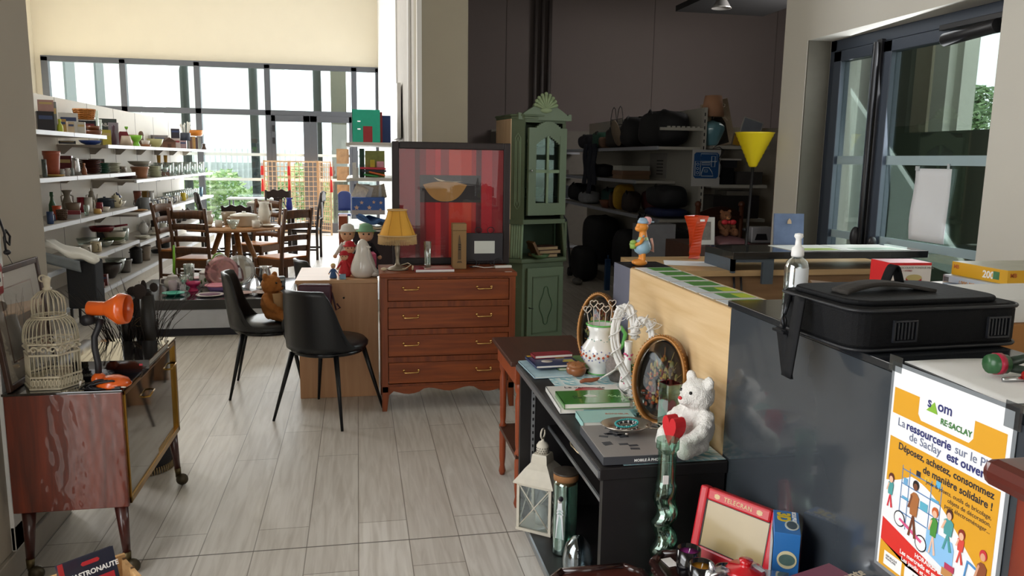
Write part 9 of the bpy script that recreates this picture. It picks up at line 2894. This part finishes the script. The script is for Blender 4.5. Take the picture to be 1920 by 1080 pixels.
def soft_bag(name, label, c, d, h, seed, strap=True, dent=0.12, cat='bag', group=None):
 rr = random.Random(seed)
 d = (d[0] * 0.88, d[1] * 0.88, d[2])
 t = T(name, label, cat, (c[0], c[1], c[2] - d[2] / 2), 0, group)
 m = MB()
 nu, nv = 22, 14
 ph = [rr.uniform(0, 6) for _ in range(6)]

 def fn(u, v):
  a, b = 2 * PI * u, -PI / 2 + PI * v
  ca, sa, cb, sb = math.cos(a), math.sin(a), math.cos(b), math.sin(b)
  e = lambda x, p: math.copysign(abs(x) ** p, x)
  k = 1 + dent * (math.sin(3 * a + ph[0]) * math.cos(2 * b + ph[1]) + 0.6 * math.sin(5 * a + ph[2] + 3 * b)) * 0.5
  return (c[0] + d[0] / 2 * e(ca, .6) * e(cb, .5) * k, c[1] + d[1] / 2 * e(sa, .6) * e(cb, .5) * k, c[2] + d[2] / 2 * (e(sb, .6) * k if sb > 0 else e(sb, .6) * 0.99) + 0.004)
 m.sheet(fn, nu, nv)
 P('body', m, M(h, 0.7, var=0.3, scale=20, bump=0.3), t)
 if strap:
  P('handle', MB().tube([(c[0] - d[0] * 0.42, c[1] - d[1] * 0.2, c[2] + d[2] * 0.25), (c[0] - d[0] * 0.45, c[1] - d[1] * 0.1, c[2] + d[2] * 0.48), (c[0] - d[0] * 0.3, c[1] + d[1] * 0.1, c[2] + d[2] * 0.55), (c[0] - d[0] * 0.42, c[1] + d[1] * 0.22, c[2] + d[2] * 0.2)], 0.012, 6), M('#101013', 0.5), t)
 return t


SBK = '#131317'
for k, (c, d, h, lb_) in enumerate((
  ((3.38, 8.55, 1.915), (0.46, 0.95, 0.39), '#0e0e11', 'big black travel bag on the top bag shelf beside the shelf end'),
  ((3.38, 9.35, 1.90), (0.42, 0.55, 0.36), '#0f1013', 'second black travel bag on the top bag shelf'),
  ((3.36, 9.95, 1.85), (0.40, 0.45, 0.26), '#2a2622', 'dark bag with pale round strap on the top bag shelf'),
  ((3.26, 10.28, 1.79), (0.2, 0.16, 0.15), '#6d5240', 'brown folded bag on the top bag shelf'),
  ((3.36, 10.6, 1.83), (0.38, 0.45, 0.22), '#1f4a3a', 'dark green bag on the top bag shelf'),
  ((3.36, 11.2, 1.82), (0.4, 0.6, 0.2), '#14161f', 'dark navy bag heap on the top bag shelf'),
  ((3.36, 8.27, 1.17), (0.44, 0.55, 0.24), '#0f1014', 'black backpack with white logo on the long bag shelf, nearest'),
  ((3.36, 8.28, 1.0), (0.46, 0.58, 0.10), '#14204a', 'navy blue bag squeezed under the black backpack'),
  ((3.45, 8.85, 1.09), (0.3, 0.5, 0.26), '#4a1418', 'dark red handbag on the long bag shelf'),
  ((3.23, 9.08, 1.07), (0.2, 0.4, 0.24), '#241612', 'dark brown bag before the dark red handbag'),
  ((3.30, 9.55, 1.10), (0.32, 0.10, 0.31), '#b8902a', 'yellow bag standing upright on the long bag shelf'),
  ((3.30, 9.75, 1.05), (0.3, 0.14, 0.22), '#4a3020', 'brown bag left of the yellow bag'),
  ((3.42, 10.3, 1.07), (0.32, 0.6, 0.24), '#1c4a44', 'dark teal bag on the long bag shelf'),
  ((3.28, 11.0, 1.03), (0.3, 0.5, 0.17), '#8a8c90', 'pale grey bag on the long bag shelf'),
  ((3.36, 11.7, 1.08), (0.42, 0.6, 0.26), '#15161b', 'black bag at the far end of the long bag shelf'),
  ((3.30, 10.5, 1.42), (0.3, 0.5, 0.17), '#1a1a22', 'black bag on the short middle shelf'))):
 soft_bag('bag', lb_, c, d, h, k + 3, strap=(k not in (3, 7, 10)))
m = MB()
for k in range(3):
 m.sheet(lambda u, v: (3.105 + 0.01 * math.sin(u * 9 + k), 10.15 + 0.2 * k + 0.19 * v, 1.78 - (0.55 + 0.12 * (k % 2)) * u), 12, 3, 0.012)
S('hanging_garment', m, M('#141a28', 0.9), 'dark navy strap and cloth hanging from the top bag shelf', 'cloth')
pb_ = MB()
S('basket', MB().vessel([(0.06, 0), (0.10, 0.10)], 0.006, 18, c=(3.2, 9.95, 0.95)), M('#6d3f28', 0.6, var=0.3, scale=40), 'small woven brown basket at the edge of the long bag shelf', 'basket')
S('hat_brim', MB().lathe([(0, 0), (0.16, 0), (0.165, 0.012), (0, 0.02)], 26, 0, Matrix.Translation((3.2, 9.67, 1.90)) @ Matrix.Rotation(R(75), 4, 'Y')), M('#8a7a66', 0.7), 'beige round hat brim standing among the bags', 'hat')
for k, (z0, z1, w_, c_, lb_) in enumerate(((1.337, 1.385, 0.36, '#8a6a4c', 'brown flat box, bottom of the pile on the short shelf'), (1.386, 1.44, 0.42, '#7d5c44', 'brown flat box, middle of the pile on the short shelf'), (1.441, 1.50, 0.36, '#b5b6ae', 'white flat box, top of the pile on the short shelf'))):
 S('flat_box', MB().box(3.2, 3.56, 9.55 - w_ / 2, 9.55 + w_ / 2, z0, z1), M(c_, 0.6), lb_, 'box')
wr = T('wire_rack', 'thin wire rack with arched top above the bags', 'rack', (3.55, 10.7, 1.9))
m = MB()
for dx in (-0.14, 0.14):
 m.tube([(3.55, 10.7 + dx - 0.12, 1.93), (3.55, 10.7 + dx - 0.12, 2.15), (3.55, 10.7 + dx - 0.06, 2.27), (3.55, 10.7 + dx, 2.30), (3.55, 10.7 + dx + 0.06, 2.27), (3.55, 10.7 + dx + 0.12, 2.15), (3.55, 10.7 + dx + 0.12, 1.93)], 0.006, 6)
for z in (1.93, 2.05, 2.13):
 m.rod((3.55, 10.44, z), (3.55, 10.96, z), 0.005)
P('wire', m, M('#3a3735', 0.4, 0.6), wr)
S('orange_box', MB().box(2.95, 3.2, 12.85, 13.05, 2.03, 2.24), M('#c25a1f', 0.5), 'orange box on top of the dim far shelving', 'box')
S('white_box', MB().box(2.95, 3.22, 12.85, 13.05, 1.86, 2.029), M('#a9a6a2', 0.5), 'white box under the orange box', 'box')
S('blue_box', MB().box(2.95, 3.25, 12.83, 13.05, 1.692, 1.859), M('#2a5a9a', 0.5), 'blue box under the white box', 'box')
S('aquarium', MB().box(2.3, 2.93, 12.84, 13.15, 1.692, 1.98).box(2.27, 2.95, 12.82, 13.17, 1.98, 2.03), M('#3d4043', 0.3, var=0.4, scale=12), 'dark aquarium like box with pale lid on the far shelving', 'box')
for k in range(6):
 S('dark_goods', MB().box(2.3 + 0.2 * k, 2.47 + 0.2 * k, 12.86, 13.1, 0.932, 1.06 + 0.04 * (k % 3)), M(('#1d1b1d', '#2b2524', '#23262e')[k % 3], 0.6), 'dark packed goods in the row on the dim far shelving', 'goods', group='dark goods on the far shelving')
 S('dark_goods', MB().box(2.3 + 0.2 * k, 2.46 + 0.2 * k, 12.86, 13.1, 1.302, 1.40 + 0.05 * ((k + 1) % 3)), M(('#3a342f', '#242022', '#4a4038')[k % 3], 0.6), 'dark goods in the row on the middle dim far shelf', 'goods', group='dark goods on the middle far shelf')
for k, (c, d, lb_) in enumerate((((3.38, 9.35, 0.42), (0.5, 0.85, 0.58), 'large black suitcase on the floor below the long bag shelf'), ((2.92, 9.95, 0.22), (0.34, 0.6, 0.44), 'black bag on the floor before the large black suitcase'), ((3.38, 8.55, 0.50), (0.45, 0.6, 0.74), 'upright black suitcase nearest the counter end'), ((3.38, 10.7, 0.46), (0.5, 0.9, 0.66), 'black bag heap on the floor farther along the bag shelves'), ((3.25, 7.68, 0.43), (0.34, 0.4, 0.86), 'tall black trolley case just beyond the counter end'))):
 soft_bag('suitcase', lb_, c, d, SBK, 40 + k, strap=(k in (2, 4)), dent=0.05, cat='suitcase')
S('black_strap', MB().tube([(3.11, 8.42, 0.95), (3.09, 8.40, 0.99), (3.13, 8.34, 0.98), (3.10, 8.36, 0.9), (3.10, 8.4, 0.6)], 0.018, 6).tube([(3.10, 8.44, 0.95), (3.10, 8.5, 0.6), (3.10, 8.5, 0.45)], 0.014, 6), BLACK, 'black umbrella like straps hanging from the long bag shelf edge', 'strap')
S('blue_broom', MB().box(2.93, 2.99, 9.05, 9.1, 0, 0.38).rod((2.96, 9.07, 0.38), (2.96, 9.07, 0.43), 0.01), M('#1f4a7a', 0.5), 'blue flat object leaning on the floor before the suitcases', 'broom')
tr_ = T('luggage_trolley', 'folded metal luggage trolley in the dark beyond the green cabinet', 'trolley', (2.5, 10.4, 0))
m = MB().tube([(2.30, 10.5, 0.05), (2.30, 10.5, 0.75), (2.34, 10.5, 0.80), (2.76, 10.5, 0.80), (2.80, 10.5, 0.75), (2.84, 10.3, 0.05)], 0.018, 8).rod((2.30, 10.5, 0.72), (2.80, 10.5, 0.72), 0.012).rod((2.55, 10.5, 0.72), (2.55, 10.5, 0.1), 0.012)
P('frame', m, M('#6d7380', 0.35, 0.7), tr_)
P('panel', MB().box(2.36, 2.74, 10.48, 10.5, 0.45, 0.66), M('#1d2a44', 0.5), tr_)
P('wheel', MB().rod((2.26, 10.45, 0.06), (2.31, 10.45, 0.06), 0.06), BLACK, tr_)
P('wheel', MB().rod((2.80, 10.3, 0.06), (2.85, 10.3, 0.06), 0.06), BLACK, tr_)
S('grey_panel', MB().cb((2.45, 10.15, 0.26), (0.22, 0.02, 0.50), rz=0.3), M('#3d3f45', 0.5), 'grey panel leaning on the luggage trolley', 'panel')
S('shoes', MB().ball((2.72, 9.55, 0.04), (0.06, 0.13, 0.04)), M('#6d6a66', 0.5), 'pale shoe lying on the dark room floor', 'shoe')
S('white_display', MB().box(2.55, 2.9, 6.9, 7.1, 0.0, 0.98), M('#8a8a8e', 0.4, var=0.15), 'pale grey display box behind the figurine and counter end', 'box')
